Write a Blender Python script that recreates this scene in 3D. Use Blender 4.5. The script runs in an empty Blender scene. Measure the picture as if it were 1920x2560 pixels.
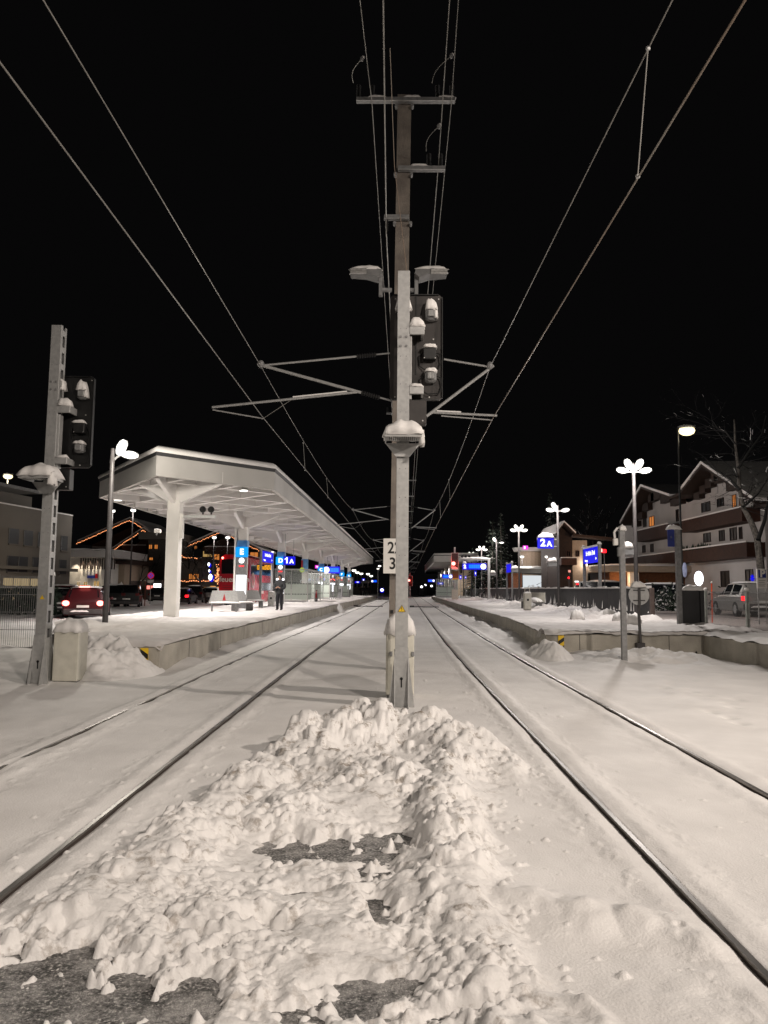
import bpy, math, random
import numpy as np
from mathutils import Vector, Matrix
random.seed(7); RNG = np.random.default_rng(5)
S = bpy.context.scene
COL = S.collection
R = math.radians
# ------------------------------------------------------------------ camera
F = 1900.0
CAMZ = 1.62
cam = bpy.data.cameras.new('camera'); camo = bpy.data.objects.new('camera', cam); COL.objects.link(camo)
cam.sensor_fit = 'VERTICAL'; cam.sensor_height = 36; cam.lens = 36*F/2560; cam.clip_end = 3000; cam.clip_start = .05
M = Matrix.Rotation(R(.503), 4, 'Z') @ Matrix.Rotation(R(90+5.77), 4, 'X') @ Matrix.Rotation(R(.5), 4, 'Z')
camo.matrix_world = Matrix.Translation((0, 0, CAMZ)) @ M
S.camera = camo
def ray(px, py): return (M.to_3x3() @ Vector(((px-960)/F, -(py-1280)/F, -1)))
def aY(px, py, Y): d = ray(px, py); t = Y/d.y; return Vector((d.x*t, Y, CAMZ+d.z*t))
def aZ(px, py, z): d = ray(px, py); t = (z-CAMZ)/d.z; return Vector((d.x*t, d.y*t, z))
def aX(px, py, X): d = ray(px, py); t = X/d.x; return Vector((X, d.y*t, CAMZ+d.z*t))
def cv(Y): return .022*(math.sqrt((Y-20)**2+64)+(Y-20))/2     # how far the line bends to the right
# ------------------------------------------------------------------ materials
MATS = {}
def mat(name, col, rough=.6, metal=0, var=.12, scale=6, bump=0, bscale=40, col2=None, alpha=None, spec=.4):
    if name in MATS: return MATS[name]
    m = bpy.data.materials.new(name); m.use_nodes = True; nt = m.node_tree; b = nt.nodes['Principled BSDF']
    b.inputs['Roughness'].default_value = rough; b.inputs['Metallic'].default_value = metal
    b.inputs['Specular IOR Level'].default_value = spec
    tc = nt.nodes.new('ShaderNodeTexCoord'); n = nt.nodes.new('ShaderNodeTexNoise')
    n.inputs['Scale'].default_value = scale; n.inputs['Detail'].default_value = 5
    nt.links.new(tc.outputs['Object'], n.inputs['Vector'])
    r = nt.nodes.new('ShaderNodeValToRGB'); r.color_ramp.elements[0].position = .32; r.color_ramp.elements[1].position = .68
    c2 = col2 or tuple(max(0, c*(1-2*var)) for c in col); c1 = col if col2 else tuple(min(1, c*(1+var)) for c in col)
    r.color_ramp.elements[0].color = (*c2, 1); r.color_ramp.elements[1].color = (*c1, 1)
    nt.links.new(n.outputs['Fac'], r.inputs['Fac']); nt.links.new(r.outputs['Color'], b.inputs['Base Color'])
    if bump:
        n2 = nt.nodes.new('ShaderNodeTexNoise'); n2.inputs['Scale'].default_value = bscale; n2.inputs['Detail'].default_value = 6
        nt.links.new(tc.outputs['Object'], n2.inputs['Vector'])
        bp = nt.nodes.new('ShaderNodeBump'); bp.inputs['Strength'].default_value = bump; bp.inputs['Distance'].default_value = .02
        nt.links.new(n2.outputs['Fac'], bp.inputs['Height']); nt.links.new(bp.outputs['Normal'], b.inputs['Normal'])
    if alpha is not None: b.inputs['Alpha'].default_value = alpha
    MATS[name] = m; return m
def emit(name, col, st, base=(.02, .02, .02)):
    if name in MATS: return MATS[name]
    m = bpy.data.materials.new(name); m.use_nodes = True; b = m.node_tree.nodes['Principled BSDF']
    b.inputs['Base Color'].default_value = (*base, 1); b.inputs['Emission Color'].default_value = (*col, 1)
    b.inputs['Emission Strength'].default_value = st; b.inputs['Roughness'].default_value = .6; b.inputs['Specular IOR Level'].default_value = .05
    MATS[name] = m; return m
def snowmat(name, c1, c2, dirt=None, dpos=.62, bump=.35, bscale=60, big=1.2):
    m = mat(name, c1, .65, col2=c2, scale=big, bump=bump, bscale=bscale, spec=.25)
    if dirt:
        nt = m.node_tree; b = nt.nodes['Principled BSDF']; src = b.inputs['Base Color'].links[0].from_socket
        tc = nt.nodes.new('ShaderNodeTexCoord')
        n = nt.nodes.new('ShaderNodeTexNoise'); n.inputs['Scale'].default_value = 7; n.inputs['Detail'].default_value = 9; n.inputs['Roughness'].default_value = .72
        nt.links.new(tc.outputs['Object'], n.inputs['Vector'])
        mr = nt.nodes.new('ShaderNodeMapRange'); mr.inputs['From Min'].default_value = dpos; mr.inputs['From Max'].default_value = dpos+.10
        nt.links.new(n.outputs['Fac'], mr.inputs['Value'])
        at = nt.nodes.new('ShaderNodeAttribute'); at.attribute_name = 'plowed'
        mu = nt.nodes.new('ShaderNodeMath'); mu.operation = 'MULTIPLY'
        nt.links.new(mr.outputs['Result'], mu.inputs[0]); nt.links.new(at.outputs['Fac'], mu.inputs[1])
        mx = nt.nodes.new('ShaderNodeMix'); mx.data_type = 'RGBA'; mx.inputs['B'].default_value = (*dirt, 1)
        nt.links.new(mu.outputs[0], mx.inputs['Factor']); nt.links.new(src, mx.inputs['A']); nt.links.new(mx.outputs['Result'], b.inputs['Base Color'])
    return m
SNOW = snowmat('fresh_snow', (.82, .80, .78), (.76, .74, .72), bump=.15, bscale=25)
SNOWG = snowmat('ground_snow', (.83, .81, .79), (.72, .70, .68), dirt=(.30, .26, .22), dpos=.54, bump=.28, bscale=70)
SNOWP = snowmat('trodden_snow', (.80, .77, .75), (.58, .54, .52), bump=.6, bscale=9, big=.9)
ROADM = snowmat('packed_road_snow', (.50, .44, .42), (.33, .29, .27), bump=.5, bscale=8, big=.25)
ASPH = mat('wet_asphalt', (.05, .05, .048), .45, col2=(.20, .19, .18), scale=70, bump=1, bscale=120)
_r = [n for n in ASPH.node_tree.nodes if n.type == 'VALTORGB'][0]; _r.color_ramp.elements[0].position = .44; _r.color_ramp.elements[1].position = .60
_r.color_ramp.elements[0].color = (.045, .045, .042, 1); _r.color_ramp.elements[1].color = (.27, .26, .25, 1); _e = _r.color_ramp.elements.new(.68); _e.color = (.66, .64, .61, 1)
_nt = ASPH.node_tree; _b = _nt.nodes['Principled BSDF']; _n = _nt.nodes.new('ShaderNodeTexNoise'); _n.inputs['Scale'].default_value = 5.5; _n.inputs['Detail'].default_value = 9; _n.inputs['Roughness'].default_value = .75
_tc = [n for n in _nt.nodes if n.type == 'TEX_COORD'][0]; _nt.links.new(_tc.outputs['Object'], _n.inputs['Vector'])
_mr = _nt.nodes.new('ShaderNodeMapRange'); _mr.inputs['From Min'].default_value = .44; _mr.inputs['From Max'].default_value = .66; _mr.inputs['To Max'].default_value = .8; _nt.links.new(_n.outputs['Fac'], _mr.inputs['Value'])
_mx = _nt.nodes.new('ShaderNodeMix'); _mx.data_type = 'RGBA'; _mx.inputs['B'].default_value = (.60, .58, .56, 1); _nt.links.new(_mr.outputs['Result'], _mx.inputs['Factor']); _nt.links.new(_r.outputs['Color'], _mx.inputs['A']); _nt.links.new(_mx.outputs['Result'], _b.inputs['Base Color'])
CONC = mat('grey_concrete', (.46, .43, .37), .85, col2=(.31, .29, .25), scale=1.7, bump=.5, bscale=30)
CONCD = mat('mast_concrete', (.24, .21, .18), .85, col2=(.15, .13, .115), scale=4, bump=.6, bscale=50)
GALV = mat('galvanised_steel', (.44, .44, .43), .5, .35, col2=(.36, .36, .355), scale=16)
GALVD = mat('dull_galvanised_steel', (.25, .25, .25), .6, .3, scale=12)
WIRE = mat('wire_metal', (.30, .29, .27), .5, .4)
COPPER = mat('copper_wire', (.26, .19, .14), .5, .4, col2=(.30, .28, .25), scale=.6)
WHITE = mat('white_paint', (.78, .76, .72), .5, var=.06, scale=1.2)
WHITEC = mat('canopy_white', (.50, .485, .46), .6, var=.07, scale=.6)
CEILM = mat('ceiling_panel_shaded', (.17, .165, .155), .7, var=.07, scale=.6)  # darkened: the shade of the ceiling recesses is put into the colour
RIBM = mat('ceiling_rib_white', (.84, .82, .80), .5, var=.04, scale=.6)  # lightened so the rib undersides look brighter lit than the recesses
CREAM = mat('cream_plastic', (.60, .58, .50), .55, var=.06)
GREYP = mat('grey_paint', (.18, .18, .18), .55)
DARKP = mat('dark_post_paint', (.06, .055, .055), .5)
BLACK = mat('black_paint', (.014, .014, .014), .45, col2=(.008, .008, .008))
BROWNB = mat('brown_box', (.038, .033, .031), .55)
RUBBER = mat('black_rubber', (.01, .01, .01), .8)
WGLASS = mat('window_glass', (.012, .013, .015), .38, spec=.3)
GLASS = mat('tinted_glass', (.01, .012, .014), .08, spec=.8)
CLEAR = mat('clear_glass', (.6, .66, .63), .05, alpha=.22, var=.02)
FROST = mat('frosted_glass', (.55, .62, .56), .5, alpha=.82, var=.03)
STEEL = mat('stainless_steel', (.55, .54, .52), .35, .7, scale=15)
RAILT = mat('polished_rail', (.24, .225, .21), .38, .9, scale=3)
RAILS = mat('rusty_rail', (.045, .032, .026), .7, .2, scale=20)
WOOD = mat('dark_wood', (.035, .018, .012), .7, col2=(.018, .010, .007), scale=5)
WOODB = mat('brown_balcony_wood', (.065, .024, .014), .7, col2=(.035, .014, .009), scale=4)
RENDER = mat('white_render', (.47, .445, .43), .9, var=.05, scale=.5)
RENDERG = mat('grey_render', (.17, .155, .135), .9, var=.06, scale=.4)
BEIGE = mat('beige_render', (.42, .34, .26), .9, var=.06)
BARK = mat('birch_bark', (.13, .115, .10), .9, col2=(.02, .018, .015), scale=12, bump=.6)
TWIG = mat('dark_twigs', (.005, .0045, .004), .9, scale=9)
NEEDLE = mat('dark_needles', (.035, .055, .035), .9, col2=(.015, .025, .018), scale=3)
YELLOW = mat('warning_yellow', (.80, .52, .02), .5, var=.04)
REDP = mat('red_paint', (.42, .015, .02), .35, var=.05)
REDBUS = mat('red_bus_paint', (.42, .02, .035), .25, var=.04)
BLUED = mat('unlit_blue', (.02, .035, .22), .4)
PHOTO = mat('blue_poster', (.05, .20, .50), .5, col2=(.20, .45, .75), scale=2.5)
E_BLUE = emit('lit_blue', (.004, .004, .75), 1.1)
E_CYAN = emit('lit_cyan', (.0, .22, .95), 1.2)
E_LETTER = emit('lit_letter_cyan', (.0, .36, .95), 1.1)
E_WHITE = emit('lit_white', (1, 1, 1), 1.6)
E_PANEL = emit('lit_panel', (.93, .95, 1), 3)
E_LAMP = emit('lamp_white', (1, .96, .88), 2.6)
E_LAMPY = emit('lamp_warm', (1, .84, .46), 2.6)
E_RED = emit('red_glow', (1, .012, .02), 3.2)
E_REDC = emit('red_glow_core', (1, .22, .18), 6)
E_ORANGE = emit('orange_matrix', (1, .42, .02), 1.5)
E_WARM = emit('warm_window', (1, .33, .07), .55)
E_WARM2 = emit('yellow_window', (1, .62, .22), .4)
E_STRING = emit('string_light', (1, .36, .14), 2.2)
E_PINK = emit('pink_sign', (.9, .05, .75), 1.2)
# ------------------------------------------------------------------ objects
def _link(o, parent=None):
    COL.objects.link(o)
    if parent: o.parent = parent
    return o
def org(o):
    v = Vector((0, 0, 0))
    while o: v += o.location; o = o.parent
    return v
def tag(o, label=None, cat=None, group=None, kind=None):
    if label: o['label'] = label
    if cat: o['category'] = cat
    if group: o['group'] = group
    if kind: o['kind'] = kind
    return o
def thing(name, label, cat, loc=(0, 0, 0), group=None):
    o = bpy.data.objects.new(name, None); o.location = loc; o.empty_display_size = .2
    COL.objects.link(o); return tag(o, label, cat, group)
def dup(root, loc, rz=None, label=None, sc=None):
    r = root.copy(); COL.objects.link(r); r.location = loc
    if rz is not None: r.rotation_euler.z = rz
    if label: r['label'] = label
    if sc: r.scale = sc
    for ch in list(root.children):
        c = ch.copy(); COL.objects.link(c); c.parent = r
        for g in ch.children:
            d = g.copy(); COL.objects.link(d); d.parent = c
    return r
class MB:
    def __init__(s): s.v = []; s.f = []
    def add(s, vs, fs):
        n = len(s.v); s.v += [tuple(v) for v in vs]; s.f += [tuple(i+n for i in f) for f in fs]; return s
    def box(s, x0, x1, y0, y1, z0, z1):
        return s.add([(x0,y0,z0),(x1,y0,z0),(x1,y1,z0),(x0,y1,z0),(x0,y0,z1),(x1,y0,z1),(x1,y1,z1),(x0,y1,z1)],
                     [(0,3,2,1),(4,5,6,7),(0,1,5,4),(1,2,6,5),(2,3,7,6),(3,0,4,7)])
    def cbox(s, x0, x1, y0, y1, z0, z1, c=.02):   # box with chamfered edges
        vs = []; 
        for (z, k) in ((z0, c), (z0+c, 0), (z1-c, 0), (z1, c)):
            for (a, b) in ((x0+c+k, y0+k), (x1-c-k, y0+k), (x1-k, y0+c+k), (x1-k, y1-c-k), (x1-c-k, y1-k), (x0+c+k, y1-k), (x0+k, y1-c-k), (x0+k, y0+c+k)):
                vs.append((a, b, z))
        fs = [tuple(range(7, -1, -1)), tuple(range(24, 32))]
        for r in range(3):
            for i in range(8): j = (i+1) % 8; fs.append((r*8+i, r*8+j, r*8+8+j, r*8+8+i))
        return s.add(vs, fs)
    def tube(s, p, q, r, r2=None, n=8, cap=True):
        p = Vector(p); q = Vector(q); d = q-p
        if d.length < 1e-6: return s
        r2 = r if r2 is None else r2; d.normalize()
        a = d.orthogonal().normalized(); b = d.cross(a); vs = []
        for c, rr in ((p, r), (q, r2)):
            for i in range(n): t = 2*math.pi*i/n; vs.append(c+a*math.cos(t)*rr+b*math.sin(t)*rr)
        fs = [(i, (i+1) % n, n+(i+1) % n, n+i) for i in range(n)]
        if cap: fs += [tuple(range(n-1, -1, -1)), tuple(range(n, 2*n))]
        return s.add(vs, fs)
    def path(s, pts, r, n=6):
        pts = [Vector(p) for p in pts]
        for a, b in zip(pts, pts[1:]): s.tube(a, b, r, n=n)
        return s
    def prism(s, poly, axis, a, b):   # poly of 2-d points extruded along axis from a to b
        n = len(poly)
        def P(u, v, w): return {'x': (w, u, v), 'y': (u, w, v), 'z': (u, v, w)}[axis]
        vs = [P(u, v, a) for u, v in poly]+[P(u, v, b) for u, v in poly]
        fs = [tuple(range(n)), tuple(range(2*n-1, n-1, -1))]+[(i, n+i, n+(i+1) % n, (i+1) % n) for i in range(n)]
        return s.add(vs, fs)
    def beam(s, p, q, w, h):          # rectangular bar, h vertical
        p = Vector(p); q = Vector(q); d = (q-p).normalized(); u = Vector((0, 0, 1))
        if abs(d.z) > .95: u = Vector((0, 1, 0))
        a = d.cross(u).normalized()*w/2; b = a.cross(d).normalized()*h/2
        vs = [p-a-b, p+a-b, p+a+b, p-a+b, q-a-b, q+a-b, q+a+b, q-a+b]
        return s.add(vs, [(0,3,2,1),(4,5,6,7),(0,1,5,4),(1,2,6,5),(2,3,7,6),(3,0,4,7)])
    def ball(s, c, rx, ry=None, rz=None, n=10, m=7, flat=0):
        ry = ry or rx; rz = rz or rx; vs = []; fs = []
        for j in range(m+1):
            ph = math.pi*j/m
            for i in range(n):
                t = 2*math.pi*i/n; z = math.cos(ph)*rz
                if flat and z < 0: z *= .1
                vs.append((c[0]+rx*math.sin(ph)*math.cos(t), c[1]+ry*math.sin(ph)*math.sin(t), c[2]+z))
        for j in range(m):
            for i in range(n): k = (i+1) % n; fs.append((j*n+i, (j+1)*n+i, (j+1)*n+k, j*n+k))
        return s.add(vs, fs)
    def snow(s, x0, x1, y0, y1, z, h, n=8, jit=.15, edge=.5):   # rounded snow load
        vs = []; nn = n+1; pa, pb_, pc_, pd = [random.uniform(0, 6.28) for _ in range(4)]; sk = random.uniform(-.22, .22); pw = random.uniform(2.4, 4.2)
        for j in range(nn):
            for i in range(nn):
                u = 2*i/n-1; v = 2*j/n-1
                k = max(0, (1-abs(u)**pw)*(1-abs(v)**3.2))**edge
                hz = 1+random.uniform(-jit, jit)+.10*math.sin(4.1*u+pa)*math.cos(3.3*v+pb_)+.07*math.sin(9*u+pc_)+sk*u
                ex = 1+(.05*math.sin(5*v+pd)+.04*math.sin(11*v+pa) if abs(u) > .99 else 0); ey = 1+(.06*math.sin(7*u+pc_) if abs(v) > .99 else 0)
                zl_ = -.12*h*(.5+.5*math.sin(8*(u+v)+pb_)) if abs(u) > .99 or abs(v) > .99 else 0
                vs.append(((x0+x1)/2+(x1-x0)/2*u*ex, (y0+y1)/2+(y1-y0)/2*v*ey, z+h*k*hz+zl_))
        fs = [(j*nn+i, j*nn+i+1, (j+1)*nn+i+1, (j+1)*nn+i) for j in range(n) for i in range(n)]
        fs.append(tuple([i for i in range(nn)][::-1]+[j*nn for j in range(1, nn)]+[n*nn+i for i in range(1, nn)]+[j*nn+n for j in range(n-1, 0, -1)]))
        return s.add(vs, fs)
    def build(s, name, m, parent=None, smooth=False):
        o0 = org(parent) if parent else Vector((0, 0, 0))
        me = bpy.data.meshes.new(name); me.from_pydata([(v[0]-o0.x, v[1]-o0.y, v[2]-o0.z) for v in s.v], [], s.f)
        me.materials.append(m); me.update()
        if smooth:
            for p in me.polygons: p.use_smooth = True
        o = bpy.data.objects.new(name, me); return _link(o, parent)
def text(name, body, size, o, ux, uz, m, parent, depth=.008, sx=1, bold=0):
    c = bpy.data.curves.new(name, 'FONT'); c.body = body; c.size = size; c.align_x = 'CENTER'; c.align_y = 'CENTER'; c.extrude = depth; c.offset = bold
    c.space_line = .95
    t = bpy.data.objects.new('t', c); COL.objects.link(t)
    me = bpy.data.meshes.new_from_object(t.evaluated_get(bpy.context.evaluated_depsgraph_get()))
    bpy.data.objects.remove(t); bpy.data.curves.remove(c)
    ux = Vector(ux); uz = Vector(uz); n = ux.cross(uz); o = Vector(o)-(org(parent) if parent else Vector((0, 0, 0)))
    for v in me.vertices: v.co = o+ux*v.co.x*sx+uz*v.co.y+n*v.co.z
    me.name = name; me.materials.clear(); me.materials.append(m); ob = bpy.data.objects.new(name, me); return _link(ob, parent)
FX = ((1, 0, 0), (0, 0, 1))            # faces the camera side (-Y)
def point(loc, w, col=(1, .95, .86), r=.15, name='lamp_light'):
    l = bpy.data.lights.new(name, 'POINT'); l.energy = w; l.color = col; l.shadow_soft_size = r
    o = bpy.data.objects.new(name, l); o.location = loc; COL.objects.link(o); return o
def spot(loc, to, w, col, ang, r=.2, blend=.5, name='lamp_light'):
    l = bpy.data.lights.new(name, 'SPOT'); l.energy = w; l.color = col; l.spot_size = R(ang); l.spot_blend = blend; l.shadow_soft_size = r
    o = bpy.data.objects.new(name, l); o.location = loc; o.rotation_euler = (Vector(to)-Vector(loc)).to_track_quat('-Z', 'Y').to_euler(); COL.objects.link(o); return o
# ------------------------------------------------------------------ noise
_pm = RNG.permutation(512); _pm = np.concatenate([_pm, _pm]); _ga = RNG.uniform(0, 2*np.pi, 512); _gx = np.cos(_ga); _gy = np.sin(_ga)
def perlin(x, y):
    xi = np.floor(x).astype(int); yi = np.floor(y).astype(int); xf = x-xi; yf = y-yi
    def g(ix, iy, dx, dy): h = _pm[(ix & 511)+_pm[iy & 511] & 511]; return _gx[h]*dx+_gy[h]*dy
    u = xf*xf*xf*(xf*(xf*6-15)+10); v = yf*yf*yf*(yf*(yf*6-15)+10)
    a = g(xi, yi, xf, yf); b = g(xi+1, yi, xf-1, yf); c = g(xi, yi+1, xf, yf-1); d = g(xi+1, yi+1, xf-1, yf-1)
    return ((a+(b-a)*u)*(1-v)+(c+(d-c)*u)*v)*1.4
def fbm(x, y, o=4, k=.5):
    s = 0; a = 1
    for i in range(o): s = s+a*perlin(x*2**i+17*i, y*2**i+31*i); a *= k
    return s
def sst(a, b, x): t = np.clip((x-a)/(b-a), 0, 1); return t*t*(3-2*t)
def gridmesh(name, XX, YY, ZZ, m, attr=None, parent=None):
    ny, nx = XX.shape; me = bpy.data.meshes.new(name)
    me.vertices.add(nx*ny); me.vertices.foreach_set('co', np.stack([XX, YY, ZZ], -1).astype(np.float32).ravel())
    i = np.arange(nx*ny).reshape(ny, nx); q = np.stack([i[:-1, :-1], i[:-1, 1:], i[1:, 1:], i[1:, :-1]], -1).reshape(-1, 4)
    me.loops.add(q.size); me.loops.foreach_set('vertex_index', q.ravel().astype(np.int32))
    me.polygons.add(len(q)); me.polygons.foreach_set('loop_start', np.arange(0, q.size, 4, dtype=np.int32)); me.update(calc_edges=True)
    me.polygons.foreach_set('use_smooth', np.ones(len(q), bool))
    if attr is not None: a = me.attributes.new('plowed', 'FLOAT', 'POINT'); a.data.foreach_set('value', attr.astype(np.float32).ravel())
    me.materials.append(m); me.validate(); o = bpy.data.objects.new(name, me); return _link(o, parent)
# ================================================================== GROUND
TL = (-3.50, -2.06); TR = (1.60, 3.03)
cvn = lambda Y: .022*(np.sqrt((Y-20)**2+64)+(Y-20))/2
def ground():
    ys = [-3.0, 1.2, 2.0]; y = 2.35
    while y < 13: ys.append(y); y += max(.007, y*y/1230*.62)
    while y < 260: ys.append(y); y += max(.1, y*y/1230*.9)
    ys += [300, 500, 1200]; ys = np.array(ys)
    xs = list(np.arange(-3.2, 2.2, .0115)); x = 2.2; d = .0125
    while x < 500: xs.append(x); d = min(d*1.02, .02*abs(x)) if x < 12 else d*1.12; x += d
    x = -3.2115; d = .0125; neg = []
    while x > -500: neg.append(x); d = min(d*1.02, .02*abs(x)) if x > -12 else d*1.12; x -= d
    xs = np.array(neg[::-1]+xs)
    XX, YY = np.meshgrid(xs, ys); C = cvn(YY); XT = XX-C
    z = -.028+.012*fbm(XX*.5, YY*.5, 3)+.006*fbm(XX*2.2+9, YY*2.2, 3)
    near = np.exp(-np.maximum(YY-14, 0)/12)
    # grooves and combed edges beside the rails
    for xr in TL+TR:
        dd = XT-xr
        if xr == TL[0]: z = z+.026*np.exp(-(dd/.09)**2)*np.clip(.9+.8*fbm(XX*2, YY*1.3, 3), 0, 1.4)
        z = z+.022*np.exp(-((np.abs(dd)-.16)/.09)**2)-.014*np.exp(-(dd/.038)**4)
        z = z+near*.012*np.clip(fbm(XX*9, YY*6+xr, 4), 0, 1)*np.exp(-((np.abs(dd)-.25)/.15)**2)
    # rough strip outside the tracks
    z = z+near*.035*np.clip(fbm(XX*1.6+3, YY*1.1, 4), 0, 1)*sst(3.6, 4.6, XT)
    z = z+.30*sst(-4.0, -4.5, XT)*sst(14.5, 17, YY)*np.clip(.55+fbm(XX*.8, YY*.6, 3), 0, 1.2)*.35
    z = z+sst(3.35, 3.95, XT)*sst(19, 22, YY)*.11*np.clip(.7+fbm(XX, YY*.9, 3), 0, 1.4)
    z = z+sst(3.6, 5.2, XX)*sst(14.6, 18.5, YY)*(1-sst(19.9, 21, YY))*(.03+.16*np.clip(fbm(XX*.9, YY*.7+4, 3), -.2, 1))
    z = z+sst(-4.4, -6.5, XX)*.10*sst(9, 14, YY)*(1+fbm(XX*.6, YY*.6, 3))
    # footprints on the far right
    for k in range(26):
        a = 8.2+k*.42; b = 4.35+.32*math.sin(k*.9)+k*.055+(k % 2)*.18
        if a > 17: break
        z = z-.045*np.exp(-(((XX-b)/.075)**2+((YY-a)/.13)**2)**2)
    # ---------------- ploughed patch
    yk = [2.0, 2.6, 3.0, 3.6, 4.2, 5.0, 6.0, 6.8, 7.4, 8.0, 8.7, 9.3]
    XRN = [1.10, .95, .80, .66, .60, .68, .84, 1.12, 1.30, 1.12, .85, .5]
    XL = np.interp(YY, yk, [-2.2, -2.2, -2.15, -2.0, -1.85, -1.62, -1.45, -1.36, -1.25, -1.12, -.9, -.6])
    XR = np.interp(YY, yk, XRN)
    wob = .10*fbm(XX*2.3, YY*2.3+5, 4)
    mask = sst(-.10, .16, XX-XL+wob)*sst(-.06, .12, XR-XX+wob)*(1-sst(8.75, 9.2, YY+wob))*sst(1.2, 1.8, YY)
    def seg(pts, w):      # height ridge along a polyline of (x, y, h)
        o = np.zeros_like(XX)
        for (x0, y0, h0), (x1, y1, h1) in zip(pts, pts[1:]):
            L2 = (x1-x0)**2+(y1-y0)**2; t = np.clip(((XX-x0)*(x1-x0)+(YY-y0)*(y1-y0))/L2, 0, 1)
            d2 = (XX-x0-t*(x1-x0))**2+(YY-y0-t*(y1-y0))**2
            o = np.maximum(o, (h0+(h1-h0)*t)*np.exp(-d2/w**2))
        return o
    rid = seg([(-1.05, 7.3, .13), (-.75, 8.0, .27), (-.25, 8.35, .36), (.35, 8.35, .34), (.75, 7.8, .22), (1.08, 7.3, .07)], .48)
    rid = np.maximum(rid, seg([(.70, 7.6, .2), (.42, 6.3, .16), (.42, 5.2, .14), (.37, 4.2, .12), (.40, 3.5, .09), (.55, 2.6, .07)], .23))
    rid = np.maximum(rid, seg([(-1.05, 7.2, .16), (-1.15, 6.2, .15), (-1.25, 5.2, .14), (-1.45, 4.3, .10), (-1.75, 3.6, .06), (-2.1, 3.2, .05)], .30))
    rid = np.maximum(rid, seg([(-.5, 7.0, .17), (.1, 6.6, .15), (-.5, 6.1, .10), (-.85, 5.6, .12)], .42))
    rid = np.maximum(rid, seg([(-1.3, 3.5, .05), (-.9, 3.9, .07), (-.3, 3.9, .05), (0.1, 4.3, .06)], .30))
    smooth_l = np.maximum(seg([(.62, 4.25, .10), (.95, 4.05, .12)], .20), np.maximum(seg([(1.22, 4.0, .08), (1.45, 3.75, .06)], .15), np.maximum(seg([(.75, 3.15, .10), (.78, 3.05, .10)], .10), seg([(1.2, 3.2, .05), (1.7, 2.9, .06)], .35))))
    z = np.maximum(z, z+smooth_l*(.8+.4*fbm(XX*3, YY*3, 3)))
    base = .020+.040*fbm(XX*1.7+3, YY*1.7, 4)
    soft = fbm(XX*1.5+40, YY*1.5+7, 3); SF = .22+.78*sst(.12, -.12, soft)
    def hole(x, y, rx, ry, dep, rot=0):
        c, s_ = math.cos(rot), math.sin(rot); u = ((XX-x)*c+(YY-y)*s_)/rx; v = (-(XX-x)*s_+(YY-y)*c)/ry
        return dep*np.exp(-((u*u+v*v)*np.clip(1+.9*fbm(XX*4+x, YY*4, 4), .15, 3))**1.5)
    H = hole(-.30, 5.05, .46, .20, .17)+hole(.06, 5.25, .16, .14, .10)+hole(-.07, 4.55, .10, .45, .085)+hole(-.02, 4.05, .09, .16, .10)
    H = H+hole(-.60, 3.92, .17, .09, .085)+hole(-1.25, 3.05, .55, .42, .16)+hole(-1.65, 3.55, .42, .24, .10)+hole(-.86, 3.28, .30, .13, .09)
    H = H+hole(-.10, 3.30, .20, .16, .10)+hole(.02, 2.95, .16, .12, .07)+hole(-.75, 2.72, .34, .22, .10)+hole(-.62, 4.95, .10, .18, .10)
    H = H+hole(-.45, 4.35, .10, .05, .06)+hole(-.95, 3.75, .16, .05, .06)+hole(.32, 3.15, .14, .04, .06)+hole(.10, 3.75, .06, .10, .05)+hole(-.35, 2.62, .10, .20, .07)+hole(-1.95, 3.0, .5, .5, .14)+hole(.16, 3.42, .09, .05, .06)+hole(.25, 2.85, .10, .04, .05)
    tread = .012*np.sign(np.sin(YY*95+8*np.abs(XX+.07)))*np.exp(-((XX+.07)/.09)**4)*sst(3.9, 4.1, YY)*(1-sst(4.9, 5.1, YY))
    t = base+rid*(1+.38*fbm(XX*2.6, YY*2.6, 5))+.030*np.abs(fbm(XX*7, YY*7, 3))*SF+tread-H*np.clip(.85+1.0*fbm(XX*7, YY*7, 4), .1, 2)+.016*fbm(XX*24, YY*24, 4)*SF
    # snow clods: domes of every size piled on the ridges
    lump = np.full_like(XX, -1.0)
    wx = .018*fbm(XX*11, YY*11, 3)+.007*fbm(XX*38, YY*38, 2); wy = .018*fbm(XX*11+50, YY*11+9, 3)+.007*fbm(XX*38+50, YY*38+9, 2)
    XW = XX+wx; YW = YY+wy
    xs_, ys_ = xs, ys
    N = 12500
    t = np.maximum(t, -.022+.010*fbm(XX*12, YY*12, 3))
    for k in range(N):
        cy = 2.35+(RNG.random()**1.35)*6.7
        l = np.interp(cy, yk, [-2.2, -2.2, -2.15, -2.0, -1.85, -1.62, -1.45, -1.36, -1.25, -1.12, -.9, -.6]); r = np.interp(cy, yk, XRN)
        cx = l+.02+RNG.random()*(r-l-.02)
        j = min(len(ys_)-1, int(np.searchsorted(ys_, cy))); i = int(np.searchsorted(xs_, cx))
        if H[j, i] > .008 and RNG.random() < (.97 if H[j, i] > .03 else .80): continue
        if soft[j, i] > .04 and H[j, i] < .03 and RNG.random() < (.92 if cy < 7.2 else .6): continue
        if cx > .45 and cy < 4.3 and RNG.random() < .8: continue
        rr = .006+.034*RNG.random()**3.5
        if rid[j, i] < .045 and cy > 3.2 and cx > -1.0 and RNG.random() < .45: continue
        if H[j, i] > .035: rr = .006+.010*RNG.random()
        elif rid[j, i] > .07 and RNG.random() < .33: rr = .024+.055*RNG.random()**2.2
        if rid[j, i] > .2 and RNG.random() < .16: rr = .05+.085*RNG.random()**1.5
        i0, i1 = np.searchsorted(xs_, [cx-rr*1.4, cx+rr*1.4]); j0, j1 = np.searchsorted(ys_, [cy-rr*1.4, cy+rr*1.4])
        if i1-i0 < 2 or j1-j0 < 2: continue
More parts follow.
